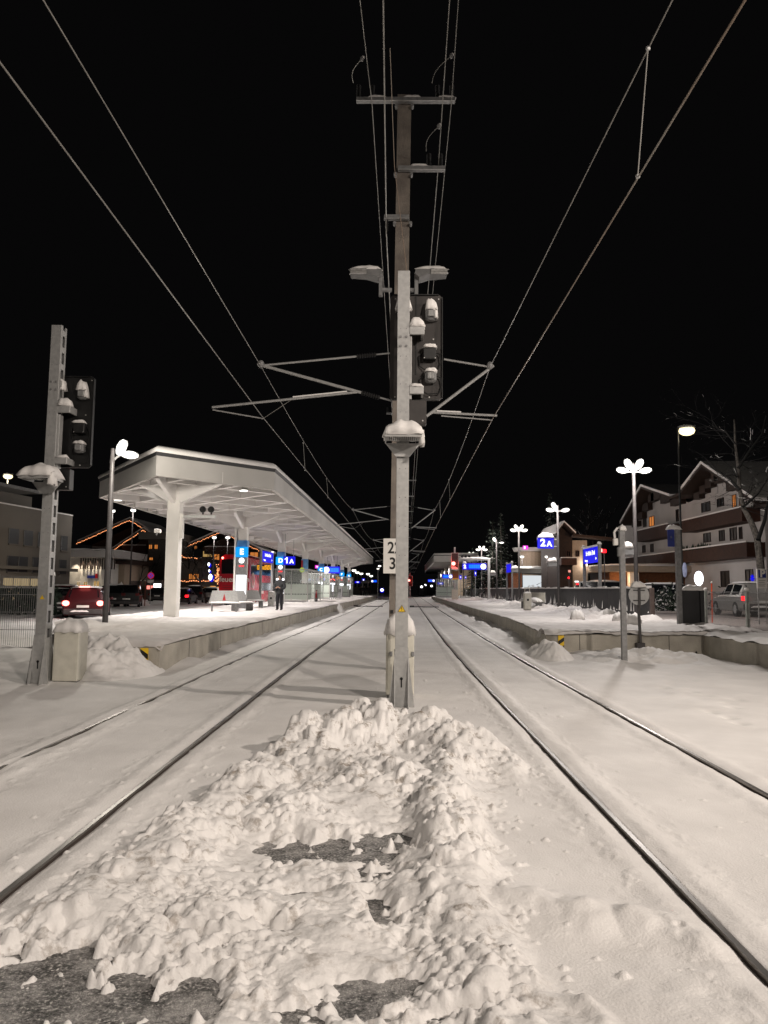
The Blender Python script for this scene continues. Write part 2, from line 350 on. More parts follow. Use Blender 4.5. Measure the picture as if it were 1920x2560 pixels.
        sl = (slice(j0, j1), slice(i0, i1)); el = 1+.5*RNG.random()
        ca, sa = math.cos(k*1.7), math.sin(k*1.7); U_ = ((XW[sl]-cx)*ca+(YW[sl]-cy)*sa)/rr; V_ = ((YW[sl]-cy)*ca-(XW[sl]-cx)*sa)*el/rr
        bk = RNG.random()*.75; d2 = (1-bk)*(U_**2+V_**2)+bk*(U_**4+V_**4)*1.15
        tl_ = RNG.normal(0, .28); h = t[j, i]+rr*(np.sqrt(np.clip(1-d2, 0, 1))*.95-.42+tl_*U_*(1-bk*.5))-.9*np.maximum(H[sl]-H[j, i], 0)
        lump[sl] = np.maximum(lump[sl], np.where(d2 < 1, h, -1))
    t = np.maximum(t, lump)
    t = np.maximum(t, -.022+.010*fbm(XX*12, YY*12, 3))
    zz = z*(1-mask)+(t-.045)*mask
    for k in range(900):
        cy = 3.3+(RNG.random()**1.3)*13; cx = RNG.uniform(-7, 6.5)
        if -2.0 < cx < 1.2 and cy < 9.3: continue
        if RNG.random() > .35+.65*math.sin(cx*1.3+cy*.8)**2: continue
        rr = .010+.022*RNG.random()**3
        i0, i1 = np.searchsorted(xs_, [cx-rr, cx+rr]); j0, j1 = np.searchsorted(ys_, [cy-rr, cy+rr])
        if i1-i0 < 2 or j1-j0 < 1: continue
        sl = (slice(j0, j1+1), slice(i0, i1+1)); d2 = ((XX[sl]-cx)**2+(YY[sl]-cy)**2)/rr**2
        zz[sl] = zz[sl]+np.where(d2 < 1, rr*.6*np.sqrt(np.clip(1-d2, 0, 1)), 0)*(1 if RNG.random() < .7 else -.8)
    # stray clods thrown on to the smooth snow
    for k in range(300):
        cy = 3+RNG.random()*7; s_ = RNG.random() < .6
        cx = (np.interp(cy, yk, XRN)+RNG.exponential(.16)) if s_ else (np.interp(cy, yk, [-2.2, -2.2, -2.15, -2.0, -1.85, -1.62, -1.45, -1.36, -1.25, -1.12, -.9, -.6])-RNG.exponential(.16))
        rr = .008+.020*RNG.random()**2
        i0, i1 = np.searchsorted(xs_, [cx-rr, cx+rr]); j0, j1 = np.searchsorted(ys_, [cy-rr, cy+rr])
        if i1-i0 < 1 or j1-j0 < 1: continue
        sl = (slice(j0, j1+1), slice(i0, i1+1)); d2 = ((XX[sl]-cx)**2+(YY[sl]-cy)**2)/rr**2
        zz[sl] = np.maximum(zz[sl], z[sl]+rr*np.sqrt(np.clip(1-d2, 0, 1))*.8-.3*rr*(d2 >= 1))
    o = gridmesh('snow_ground', XX, YY, zz, SNOWG, attr=mask*np.clip(.5+rid*3, 0, 1)); tag(o, kind='structure')
ground()
r = MB().box(-2.9, 1.9, 1.0, 8.9, -.30, -.052).build('asphalt_path', ASPH); tag(r, kind='structure')
# rails
def rail(x0, label):
    t = thing('rail', label, 'rail', (x0, 1, 0), 'rails of the two tracks')
    hd = MB(); wb = MB(); Ys = list(np.arange(-2, 30, 2.0))+list(np.arange(30, 232, 4.0))
    for a, b in zip(Ys, Ys[1:]):
        xa, xb = x0+cv(a), x0+cv(b)
        for mb, w, z0, z1 in ((hd, .0165, -.018, .0), (wb, .0175, -.16, -.0182)):
            mb.add([(xa-w, a, z0), (xa+w, a, z0), (xa+w, a, z1), (xa-w, a, z1), (xb-w, b, z0), (xb+w, b, z0), (xb+w, b, z1), (xb-w, b, z1)],
                   [(0,4,5,1),(2,6,7,3),(1,5,6,2),(3,7,4,0)])
    hd.build('rail_head', RAILT, t); wb.build('rail_web', RAILS, t)
rail(TL[0], 'outer rail of the left track, nearer the canopy platform'); rail(TL[1], 'inner rail of the left track, next to the snow heap')
rail(TR[0], 'inner rail of the right track, next to the snow heap'); rail(TR[1], 'outer rail of the right track, nearer the black wall platform')
for tk, s_ in ((TL, 'left'), (TR, 'right')):
    t = thing('point_crank', 'small dark crank plate across the far end of the %s track' % s_, 'track fitting', ((tk[0]+tk[1])/2+cv(70), 70, 0), 'track fittings')
    MB().box(tk[0]+cv(70)-.5, tk[1]+cv(70)+.3, 69.6, 70.1, -.05, .05).build('plate', DARKP, t); MB().box(tk[0]+cv(70)-.9, tk[0]+cv(70)-.5, 69.4, 70.4, -.05, .12).build('housing', DARKP, t)
# ================================================================== PLATFORMS
PZ = .50
def strip(name, xl, xr, ys, zf, m, nx=60, kind='structure'):
    ys = np.array(ys); U = np.linspace(0, 1, nx); L = np.array([xl(y) for y in ys]); Rr = np.array([xr(y) for y in ys])
    XX = L[:, None]+(Rr-L)[:, None]*U[None]; YY = np.repeat(ys[:, None], nx, 1); ZZ = zf(XX, YY, U[None])
    return tag(gridmesh(name, XX, YY, ZZ, m), kind=kind)
def yy(a, b, k=.012):
    o = [a]
    while o[-1] < b: o.append(o[-1]+max(.05, o[-1]*k))
    return o
LE = lambda y: -4.5+cv(y)
LES = lambda y: -4.46+cv(y)                     # left platform edge
def lpl(y): return -6.2-3.6*min(1, max(0, (y-15.0)/7))-2.3*min(1, max(0, (y-22)/8))+cv(y)
def zl(X, Y, U):
    z = PZ+.015+.02*fbm(X*.8, Y*.5, 3)+.04*np.clip(fbm(X*2.2, Y*1.6, 4), 0, 1)*sst(14, 22, Y)
    d = X-cvn(Y)+4.5
    z = z+.06*sst(.04, -.10, d+.03*fbm(Y*2, X, 3))*(1+.5*fbm(X*3, Y*2, 3))-.01
    z = z+.05*np.exp(-((X-cvn(Y)+9.0)/.5)**2)*np.clip(fbm(X*2, Y*1.5, 3)+.4, 0, 1)
    return z-.42*sst(-5.6, -7.7, d)-.32*sst(-2.2, -3.5, d)*(1-sst(17, 22, Y))-.10*(1-sst(14.86, 15.0, Y))
strip('platform_left', lpl, LES, yy(14.86, 128), zl, SNOWP, 90)
def wallstrip(name, label, pts, top, th, m, cat='wall', z0=-.3, parts=None):
    t = thing(name, label, cat, (pts[0][0], pts[0][1], 0)); mb = MB()
    for (xa, ya), (xb, yb) in zip(pts, pts[1:]):
        d = Vector((xb-xa, yb-ya, 0)).normalized(); n = Vector((-d.y, d.x, 0))*th
        a0 = Vector((xa, ya, z0)); b0 = Vector((xb, yb, z0)); h = Vector((0, 0, top-z0))
        mb.add([a0, b0, b0+n, a0+n, a0+h, b0+h, b0+n+h, a0+n+h], [(0,1,5,4),(2,3,7,6),(4,5,6,7),(1,2,6,5),(3,0,4,7)])
    mb.build('wall_face', m, t); return t
w = wallstrip('platform_wall', 'long grey concrete edge wall of the platform under the white canopy', [(LE(y), y) for y in [14.9, 18]+list(range(22, 129, 6))], PZ-.03, .3, CONC)
MB().box(-6.4, -4.5, 14.88, 15.1, -.3, PZ-.05).build('end_wall', CONC, w)
j = MB()
for y in np.arange(17, 100, 3.0): j.box(LE(y)+.002, LE(y)+.006, y, y+.02, -.2, PZ-.04)
j.build('joint', BLACK, w)
def hazard(name, label, x, y, h=.5, flip=1):
    t = thing(name, label, 'marker', (x, y, .0), 'hazard markers on the platform ends'); MB().box(x-.075, x+.075, y-.02, y, -.05, h).build('plate', YELLOW, t)
    mb = MB()
    for k in range(2):
        z = .02+k*.2; mb.prism([(x-.074, z+(.1 if flip > 0 else 0)), (x+.074, z+(0 if flip > 0 else .1)), (x+.074, z+(.1 if flip > 0 else .2)), (x-.074, z+(.2 if flip > 0 else .1))], 'y', y-.022, y-.0205)
    mb.build('stripe', BLACK, t)
hazard('hazard_marker', 'yellow and black striped marker at the end of the canopy platform', -4.74, 14.87, .44)
def RE(y): return 4.05+.55*min(1, max(0, (y-20)/10))+cv(y)-.1
EY = 19.9; WX = 8.1
w2 = wallstrip('platform_wall', 'low concrete edge wall of the platform with the black screen wall', [(RE(y), y) for y in range(126, 24, -6)]+[(RE(22), 22), (RE(20), EY)], PZ-.03, .3, CONC)
MB().box(RE(20), WX, EY, EY+.25, -.3, PZ-.01).build('end_wall', CONC, w2)
mb = MB()
for x in (4.9, 6.0, 7.2): mb.box(x, x+.015, EY-.004, EY, -.2, PZ-.02)
for x in (4.55, 5.3, 6.8, 7.9): mb.tube((x, EY-.006, .06), (x, EY, .06), .03)
mb.build('joint', BLACK, w2)
hazard('hazard_marker', 'yellow and black striped marker on the end wall beside the right track', 4.42, EY-.03, .47, -1)
w3 = wallstrip('retaining_wall', 'concrete retaining wall running towards the camera under the mesh fence', [(WX, EY+.25), (WX, 6)], PZ-.01, .3, CONC)
WALLX = lambda y: 9.6+cv(y)*.95                # black screen wall
def zr(X, Y, U):
    z = PZ+.02*fbm(X*.8, Y*.5, 3)+.03*np.clip(fbm(X*2.4, Y*1.9, 4), 0, 1)
    d = X-cvn(Y)
    z = z+.06*sst(4.05, 4.4, d)*(1-sst(22, 30, Y))*(1.2+.6*fbm(X*2, Y*2, 3))
    bank = sst(7.2, 8.3, d+.35*fbm(X*.5, Y*.5, 3))*(1-sst(60, 140, Y)*.5)
    return z+bank*(.13+.24*fbm(X*1.3, Y*1.1, 5)+.10*np.clip(fbm(X*4, Y*4, 3), 0, 1))*1.0*(.35+.65*sst(26, 31, Y))
strip('platform_right', lambda y: RE(y)-.04, lambda y: WALLX(y)+.15, yy(EY-.02, 126), zr, SNOWP, 110)
# overhanging snow along the near end wall and on the retaining wall
def zlip(X, Y, U): return PZ+.10+.05*fbm(X*2, Y*2, 3)-.10*(1-sst(EY-.10, EY+.15, Y+.05*fbm(X*3, X*0, 2)))-.25*sst(EY+.5, EY+1.2, Y)
strip('snow_lip', lambda y: RE(20)-.04, lambda y: WX+.6, list(np.linspace(EY-.10, EY+1.2, 30)), zlip, SNOW, 120)
strip('snow_lip', lambda y: WX-.07, lambda y: 11.0, yy(6, 21, .01), lambda X, Y, U: PZ+.09+.06*fbm(X*1.5, Y*1.5, 4)-.08*(1-sst(WX-.07, WX+.12, X))-.3*sst(9.6, 10.9, X)-.25*sst(19.7, 20.8, Y), SNOW, 60)
strip('parking_ground', lambda y: 9.8, lambda y: 160, [5, 10, 14, 18, 22, 26, 30, 36, 44, 60, 90, 140, 260], lambda X, Y, U: PZ+.035+0*X, ROADM, 20)
strip('station_road', lambda y: -160, lambda y: -12.0+cv(y), [20, 26, 32, 40, 50, 60, 80, 120, 200, 300], lambda X, Y, U: .06+0*X, ROADM, 20)
strip('snow_bank_ground', lambda y: -60, lambda y: -9.0, yy(15, 30, .02), lambda X, Y, U: .10+.25*np.exp(-((Y-26)/2.2)**2)*np.clip(.6+fbm(X*.6, Y*.6, 4), 0, 2)*sst(-9, -12, X)*.6-.5*sst(28, 30, Y), SNOWG, 60)
def heap(name, label, x, y, rx, ry, h, z0=0, n=70, group=None, seed=0, rough=.35, m=None):
    u = np.linspace(-1, 1, n); U, V = np.meshgrid(u, u); d = np.sqrt(U*U+V*V)
    X = x+U*rx; Y = y+V*ry; k = np.clip(1-d**1.8, -.25, 1)
    Z = z0+h*k*(1+rough*2*fbm(X*1.6+seed, Y*1.6+seed, 3))+h*rough*.4*np.abs(fbm(X*5+seed, Y*5, 3))*np.clip(k*3, 0, 1)-.02
    o = gridmesh(name, X, Y, Z, m or SNOW); return tag(o, label, 'snow heap', group)
heap('snow_heap', 'grey lumpy snow heap against the end of the canopy platform', -5.35, 14.6, 1.05, 1.5, .62, -.04, 100, seed=4, rough=.20)
heap('snow_heap', 'low snow heap on the corner of the platform end near the round sign', 4.0, 19.4, .55, 1.5, .36, -.02, 60, seed=9, rough=.3)
heap('snow_heap', 'rounded snow drift below the end wall under the leaning round sign post', 6.1, 18.6, 1.6, 1.2, .26, -.02, 60, seed=12, rough=.3)
heap('snow_heap', 'pointed chunk of snow standing between the left track and the platform wall', -4.12+cv(52), 52, .32, .8, .42, -.02, 30, seed=15)
heap('snow_heap', 'snow pile in the car park beyond the first canopy column', -22.4, 62, 2.8, 3, 1.3, .05, 40, seed=20)
heap('snow_heap', 'snow drift at the left mast beside the mesh fence', -7.6, 13.6, 1.5, 1.2, .12, -.05, 50, seed=22)
for k, (x, y) in enumerate([(7.2, 29.5), (8.1, 27.0), (8.8, 30.8), (7.7, 24.3)]):
    tag(MB().snow(x-.26, x+.26, y-.22, y+.22, PZ+.02, .34, 9, .10, .22).build('snow_block', SNOW, None, True), ['large squarish snow block on the right platform, nearest the wall', 'snow block on the right platform in front of the wall end', 'snow block against the black screen wall', 'lump of snow near the platform end wall'][k], 'snow block', 'snow blocks on the right platform')
# ================================================================== MASTS
def snowcap(parent, x0, x1, y0, y1, z, h, n=8, jit=.06): return MB().snow(x0, x1, y0, y1, z, h, n, jit).build('snow_cap', SNOW, parent, True)
def signal_mast(label, x, y, z0, H, ledge, BROWNB=BROWNB, dz=0):
    t = thing('signal_mast', label, 'signal mast', (x, y, 0), 'signal masts seen from behind')
    w = .09
    fp = MB().cbox(x-w, x+w, y-.016, y, z0, H, .003).build('front_plate', GALV, t)
    MB().cbox(x-w, x+w, y+.19, y+.206, z0, H, .003).build('back_plate', GALVD, t)
    for s in (-1, 1):
        sw = MB(); X0, X1 = (x-w, x-w+.012) if s < 0 else (x+w-.012, x+w)
        sw.box(X0, X1, y+.0005, y+.045, z0, H); sw.box(X0, X1, y+.148, y+.1895, z0, H)
        z = z0+.35
        while z < H-.12: sw.box(X0+.001, X1-.001, y+.0455, y+.1475, z, z+.10); z += .30
        sw.build('side_web', GALV, t)
    bt = MB(); z = 2.1
    while z < H-.5:
        for s in (-1, 1): bt.tube((x+s*.042, y-.0175, z), (x+s*.042, y-.0155, z), .009)
        z += .42
    for z in (H-1.02, H-1.16):
        for s in (-1, 1): bt.tube((x+s*.042, y-.030, z), (x+s*.042, y-.0162, z), .020)
    bt.build('bolt', DARKP if 0 else GALVD, fp)
    b = MB()
    for s in (-1, 1):
        b.prism([(x+s*.09, .75), (x+s*.20, z0-.1), (x+s*.12, z0-.1), (x+s*.075, .60)], 'y', y-.05, y-.017)
        b.prism([(y-.03, .75), (y-.22, z0-.1), (y+.42, z0-.1), (y+.22, .75)], 'x', x+s*.0905, x+s*.102)
    b.prism([(x-.088, .8), (x+.088, .8), (x+.17, z0-.1), (x-.17, z0-.1)], 'y', y-.048, y-.0165)
    b.build('flared_base', GALV, t)
    MB().tube((x+.0, y-.056, .36), (x, y-.0485, .36), .022).box(x-.009, x+.009, y-.056, y-.0485, .24, .36).build('key_hole', BLACK, t)
    # signal board
    H = H-dz
    bx0, bx1, bz0, bz1 = x-.20, x+.60, H-1.90, H-.25
    bd = MB(); yb = y+.30; c = .05
    bd.prism([(bx0+c, bz0), (bx1-c, bz0), (bx1, bz0+c), (bx1, bz1-c), (bx1-c, bz1), (bx0+c, bz1), (bx0, bz1-c), (bx0, bz0+c)], 'y', yb, yb+.025)
    bo = bd.build('signal_board', BROWNB, t)
    fr = MB()
    fr.box(bx1-.035, bx1-.025, yb-.02, yb-.0005, bz0+c, bz1-c).box(bx1-.23, bx1-.22, yb-.012, yb-.0005, bz0+.5, bz1-.05) if 0 else fr.box(bx1-.012, bx1-.001, yb-.05, yb-.0005, bz0+c, bz1-c)
    fr.box(bx0+.06, bx1-.06, yb-.035, yb-.0005, bz0+.001, bz0+.012); fr.box(bx0+.06, bx1-.06, yb-.035, yb-.0005, bz1-.012, bz1-.001)
    fr.build('board_rim', BLACK, bo)
    sc = MB()
    for (u, v) in ((.04, .05), (.56, .05), (.04, 1.58), (.70, 1.58), (.62, .95)): sc.tube((bx0+.04+u, yb-.012, bz0+v), (bx0+.04+u, yb-.0006, bz0+v), .012)
    sc.build('screw', STEEL, bo)
    MB().box(x+.19, x+.205, yb-.014, yb-.0007, bz0+.4, bz1-.02).build('cable_duct', BLACK, bo)
    for (lx, lz, sz, kind) in ((.42, -.60, .085, 'g'), (.40, -1.20, .095, 'd'), (.415, -1.56, .085, 'g')):
        X = x+lx; Z = H+lz
        lh = thing('lamp_housing', None, None) if 0 else None
        if kind == 'g':
            b = MB().cbox(X-sz, X+sz, yb-.15, yb-.0008, Z-sz, Z+sz, .03); lo = b.build('lamp_housing', GREYP, t)
            MB().cbox(X-sz*.62, X+sz*.62, yb-.19, yb-.1505, Z-sz*.62, Z+sz*.62, .015).build('rear_cover', GALV, lo)
            g = MB()
            for q in range(5): g.box(X-sz*.5+q*.022, X-sz*.5+q*.022+.008, yb-.194, yb-.1905, Z-sz*.5, Z+sz*.5)
            g.build('rib', GREYP, lo)
        else:
            lo = MB().cbox(X-sz, X+sz, yb-.14, yb-.0008, Z-sz, Z+sz, .008).build('lamp_housing', BLACK, t)
            g = MB()
            for a in (-1, 1):
                for b_ in (-1, 1): g.tube((X+a*sz*.86, yb-.145, Z+b_*sz*.86), (X+a*sz*.86, yb-.1405, Z+b_*sz*.86), .008)
            g.build('screw', STEEL, lo)
        hh = .16 if lz > -1 else .055
        snowcap(lo, X-sz*1.05, X+sz*1.12, yb-.20, yb-.002, Z+sz-.01, hh, 8)
        if lz > -1: snowcap(lo, X+sz*.55, X+sz*1.22, yb-.17, yb-.003, Z-sz*.6, .15, 6)
        if lz < -1: MB().path([(X+sz, yb-.05, Z+.02), (X+.15, yb-.06, Z-.0), (X+.17, yb-.06, Z-.12), (X+.13, yb-.06, Z-.24), (X-.05, yb-.07, Z-.26), (X-.15, yb-.04, Z-.18), (X-.17, yb-.02, Z-.03), (X-.08, yb-.02, Z+.05)], .009).build('cable', RUBBER, lo)
    hs = MB().snow(x-.12, x+.13, yb-.2, yb-.003, H-.52, .20, 8, .06).build('snow_cap', SNOW, t, True)
    # brackets that carry the board
    br = MB(); br.cbox(x+.0905, x+.125, y+.02, y+.16, H-1.95, H-1.0, .004)
    br.cbox(x+.0905, x+.31, y-.02, y+.0195, H-.90-.08, H-.84, .006); br.cbox(x+.0905, x+.30, y-.02, y+.0195, H-1.88, H-1.76, .006)
    for (a, b_) in ((H-.98, H-.84), (H-1.88, H-1.76)): br.box(x+.27, x+.30, y+.02, yb-.001, a+.01, b_-.01)
    bro = br.build('board_bracket', GALV, t)
    snowcap(bro, x+.09, x+.32, y-.05, y+.14, H-.845, .13, 8); snowcap(bro, x+.10, x+.30, y-.04, y+.12, H-1.765, .05, 6)
    pb = MB().cbox(x+.0905, x+.345, y+.03, y+.20, H-2.32, H-1.96, .008).build('cable_box', BROWNB, t)
    MB().tube((x+.29, y+.024, H-2.27), (x+.29, y+.0295, H-2.27), .012).build('screw', STEEL, pb)
    # maintenance ledge with snow
    L = MB(); L.box(x-.26, x+.26, y-.56, y-.545, ledge-.055, ledge+.01); L.box(x-.26, x+.26, y-.544, y-.018, ledge-.012, ledge)
    for s in (-1, 1): L.box(x+s*.252-.008, x+s*.252+.008, y-.544, y-.018, ledge-.055, ledge-.0125)
    L.prism([(x-.255, ledge-.056), (x+.255, ledge-.056), (x+.10, ledge-.25), (x-.10, ledge-.25)], 'y', y-.075, y-.06)
    lo = L.build('maintenance_ledge', GALV, t)
    g = MB()
    for q in range(14): g.box(x-.20+q*.03, x-.19+q*.03, y-.5, y-.1, ledge-.020, ledge-.0125)
    g.build('grating', BLACK, lo)
    snowcap(lo, x-.28, x+.29, y-.60, y-.03, ledge+.0, .20, 16, .04)
    MB().snow(x+.22, x+.30, y-.58, y-.3, ledge-.14, .20, 6).build('snow_overhang', SNOW, lo, True)
    return t
sm = signal_mast('tall grey signal post in the centre with snow capped ledge and black signal board', .17, 10.95, -.05, aY(1014, 676, 10.93).z, aY(1014, 1082, 10.4).z)
tri = MB().prism([(.115, 1.295), (.225, 1.295), (.17, 1.39)], 'y', 10.928, 10.933).build('warning_triangle', YELLOW, sm)
MB().path([(.172, 10.926, 1.365), (.160, 10.926, 1.340), (.176, 10.926, 1.338), (.166, 10.926, 1.312)], .0035, 4).build('lightning_mark', BLACK, tri)
e = MB()
for a, b in (((.118, 1.297), (.222, 1.297)), ((.118, 1.297), (.17, 1.387)), ((.222, 1.297), (.17, 1.387))): e.tube((a[0], 10.927, a[1]), (b[0], 10.927, b[1]), .003, n=4)
e.build('triangle_edge', BLACK, tri)
sm2 = signal_mast('left signal post with square side openings standing in front of the mesh fence', -5.88, 12.9, -.05, aY(160, 813, 12.9).z, aY(110, 1188, 12.4).z, BLACK, aY(160, 813, 12.9).z-1.075-aY(200, 1055, 13.2).z)  # board and cable box coloured black to imitate weaker light on this mast
tri = MB().prism([(-5.92, 1.395), (-5.84, 1.395), (-5.88, 1.465)], 'y', 12.878, 12.883).build('warning_triangle', YELLOW, sm2)
def cabinet(label, x0, x1, y0, y1, h, sh=.22):
    t = thing('equipment_cabinet', label, 'cabinet', ((x0+x1)/2, (y0+y1)/2, 0), 'snow capped equipment cabinets')
    b = MB().cbox(x0, x1, y0, y1, .02, h, .012).build('housing', CREAM, t)
    MB().box(x0+.03, x1-.03, y0-.006, y0-.0005, .12, h-.12).build('door', CREAM, b)
    MB().box(x0+.02, x1-.02, y0+.03, y1-.03, -.2, .0195).build('plinth', GREYP, t)
    snowcap(t, x0-.025, x1+.03, y0-.03, y1+.02, h-.01, sh, 12, .04); return t
c = cabinet('cream cabinet with a tall snow cap behind the central signal post', -.055, .375, 11.75, 12.2, .95, .30)
for s in (.0, .33): MB().cbox(s, s+.045, 11.72, 11.745, .60, .67, .004).build('latch', GALVD, c)
cabinet('grey beige cabinet with a snow cap beside the left signal post', -5.70, -5.27, 13.0, 13.4, .86, .20)
# central catenary masts ------------------------------------------------
def insulator(parent, p, q, r=.055, n=9, name='insulator'):
    p = Vector(p); q = Vector(q); mb = MB(); mb.tube(p, q, r*.45, n=8)
    for i in range(n):
        a = p.lerp(q, (i+.25)/n); b = p.lerp(q, (i+.7)/n); mb.tube(a, b, r, r*.6, n=10)
    return mb.build(name, RUBBER, parent)
ZA, ZB, ZC, ZL = [aY(1005, p_, 15.6).z for p_ in (252, 423, 545, 690)]
CZ, MZ = aY(642, 1044, 15.8).z, aY(645, 916, 15.8).z     # contact wire, messenger wire
def catenary_mast(label, Y, detail):
    c = cv(Y); x = .07+c
    t = thing('catenary_mast', label, 'catenary mast', (x, Y, 0), 'catenary masts between the tracks')
    H = ZA+.2; lean = .11
    p = MB(); p.beam((x, Y, -.2), (x+lean, Y, H), .30, .26); 
    p.v = [v for v in p.v]; po = p.build('mast', CONCD, t)
    def X(z): return x+lean*z/H
    def arm(z, a, b, w=.09, snow=True):
        o = MB().cbox(X(z)+a, X(z)+b, Y-.27, Y-.16, z-.05, z+.05, .006).build('cross_arm', GALVD, t)
        f = MB(); f.box(X(z)+a, X(z)+b, Y-.30, Y-.271, z-.055, z-.045); f.build('arm_flange', GALV, o)
        if detail:
            k = a+.25
            while k < b-.4:
                snowcap(o, X(z)+k, X(z)+k+.42, Y-.27, Y-.17, z+.05, .06, 6); k += .75
            bb = MB()
            for s in (-1, 1): bb.tube((X(z)+s*.17, Y-.28, z-.14), (X(z)+s*.17, Y-.15, z-.14), .035)
            bb.build('clamp', GALVD, o)
        return o
    a1 = arm(ZA, -1.05, 1.10); a2 = arm(ZB, -.12, .90); a3 = arm(ZC, -.40, .14)
    ins = [(ZA, -1.0), (ZA, -.70), (ZA, .72), (ZA, 1.03)], [(ZB, .55), (ZB, .80)]
    for L, par in zip(ins, (a1, a2)):
        for (z, dx) in L: insulator(par, (X(z)+dx, Y-.21, z+.05), (X(z)+dx, Y-.21, z+.36), .055, 6 if not detail else 9)
    insulator(a3, (X(ZC)-.34, Y-.21, ZC-.06), (X(ZC)-.34, Y-.21, ZC-.32), .04, 5)
    for s, tip in ((-1, -2.84), (1, 2.03)):
        X0 = X(6)+s*.14; st = Vector((tip+c, Y, MZ+.02)); tz = aY(966, 882, 15.8).z; lz = aY(963, 1003, 15.8).z; side = Vector((0, 0, 0))
        top = Vector((X0, Y, tz)); low = Vector((X0, Y, lz if s < 0 else lz-.66))
        k1 = top.lerp(st, .13 if s < 0 else .22); k2 = top.lerp(st, .28 if s < 0 else .45)
        cl = MB().tube(st, k2, .022).build('top_tube', GALV, t)
        insulator(cl, k2, k1, .055, 8 if detail else 5); MB().tube(k1, top, .018).build('tie_rod', GALVD, cl)
        k3 = low.lerp(st, .10); k4 = low.lerp(st, .24)
        ct = MB().tube(st+Vector((s*.08, 0, .03)), k4, .032).build('bracket_tube', GALV, t)
        insulator(ct, k4, k3, .055, 8 if detail else 5); MB().tube(k3, low, .02).build('tie_rod', GALVD, ct)
        MB().ball(st+Vector((0, -.03, .02)), .07, .06, .09, 8, 5).build('messenger_clamp', GALVD, ct)
        kk = low.lerp(st, .26 if s < 0 else .34); 
        if s < 0: end = Vector((-3.86+c, Y, aY(513, 1018, 15.8).z)); stp = Vector((tip+.07+c, Y, CZ-.02)); sa0 = end+Vector((.02, -.02, -.06))
        else: end = Vector((2.18+c, Y, aY(1236, 1039, 15.8).z)); stp = Vector((2.08+c, Y, CZ-.02)); sa0 = Vector((1.0+c, Y-.02, CZ+.06)); kk = low.lerp(st, .30)
        ra = MB().tube(kk, end, .026).build('registration_tube', GALV, t)
        if detail: MB().beam(kk+(end-kk)*.08+Vector((0, 0, .035)), kk+(end-kk)*.45+Vector((0, 0, .035)), .05, .025).build('snow_ridge', SNOW, ra)
        MB().tube(sa0, stp, .014).build('steady_arm', GALV, ra)
        if s < 0: MB().tube(stp, kk.lerp(end, .45), .006, n=5).build('brace_wire', WIRE, ra)
        MB().cbox(X0-.03, X0+.03, Y-.12, Y+.12, tz-.12, tz+.12, .01).cbox(X0-.03, X0+.03, Y-.12, Y+.12, lz-.12, lz+.12, .01).build('mast_bracket', GALVD, t)
    return t
MY = [15.8, 45.5, 74, 104, 134, 164]
names = ['nearest tall concrete catenary mast directly behind the central signal post', 'second catenary mast along the line, mostly hidden by the central post', 'third catenary mast along the line', 'fourth catenary mast along the line', 'fifth catenary mast far down the line', 'sixth and farthest catenary mast down the line']
masts = [catenary_mast(n_, y, i == 0) for i, (y, n_) in enumerate(zip(MY, names))]
m0 = masts[0]
k = .07+.10*.1
# lamps on the first mast and the kilometre board
def floodlight(parent, s, z=ZL):
    x = .13; Y = 15.75
    a = MB().cbox(min(x+s*.14, x+s*.42), max(x+s*.14, x+s*.42), Y-.1, Y+.0, z-.30, z-.24, .005).cbox(x+s*.38-.04, x+s*.38+.04, Y-.14, Y-.02, z-.42, z+.02, .006).build('lamp_arm', GALVD, parent)
    pts = [(x+s*.34, z-.0), (x+s*.44, z-.08), (x+s*.66, z-.01), (x+s*1.02, z+.02), (x+s*1.04, z+.09), (x+s*.62, z+.12), (x+s*.36, z+.09)]
    if s < 0: pts = pts[::-1]
    h = MB().prism(pts, 'y', Y-.30, Y+.05).build('floodlight', GREYP, a)
    g = MB()
    for q in range(2): g.cbox(min(x+s*.68, x+s*1.02), max(x+s*.68, x+s*1.02), Y-.325, Y-.301, z-.02+q*.062, z+.032+q*.062, .004)
    g.build('lens', STEEL, h); snowcap(h, min(x+s*.36, x+s*1.04), max(x+s*.36, x+s*1.04), Y-.31, Y+.05, z+.10, .10, 8)
for s in (-1, 1): floodlight(m0, s)
kA, kB = aY(958.7, 1346, 15.5), aY(1014, 1434, 15.5); kb = MB().cbox(kA.x, kB.x, 15.50, 15.515, kB.z, kA.z, .004).build('kilometre_board', WHITE, m0)
q1_, q2_ = aY(986, 1370.7, 15.497), aY(981.5, 1410, 15.497); text('number', '22', .33, q1_, *FX, BLACK, kb, .002, bold=.006, sx=.86); text('number', '3', .33, q2_, *FX, BLACK, kb, .002, bold=.006, sx=.9)
MB().cbox(.01, .07, 15.64, 15.655, 1.12, 1.19, .003).build('number_plate', BLACK, m0)
def wire(name, label, pts, r, m=WIRE, group='overhead wires'):
    o = MB().path([p for p in pts], r, 6); 
    t = o.build(name, m); return tag(t, label, 'wire', group)
wr = .0065
def at_z(px, py, z): return aZ(px, py, z)
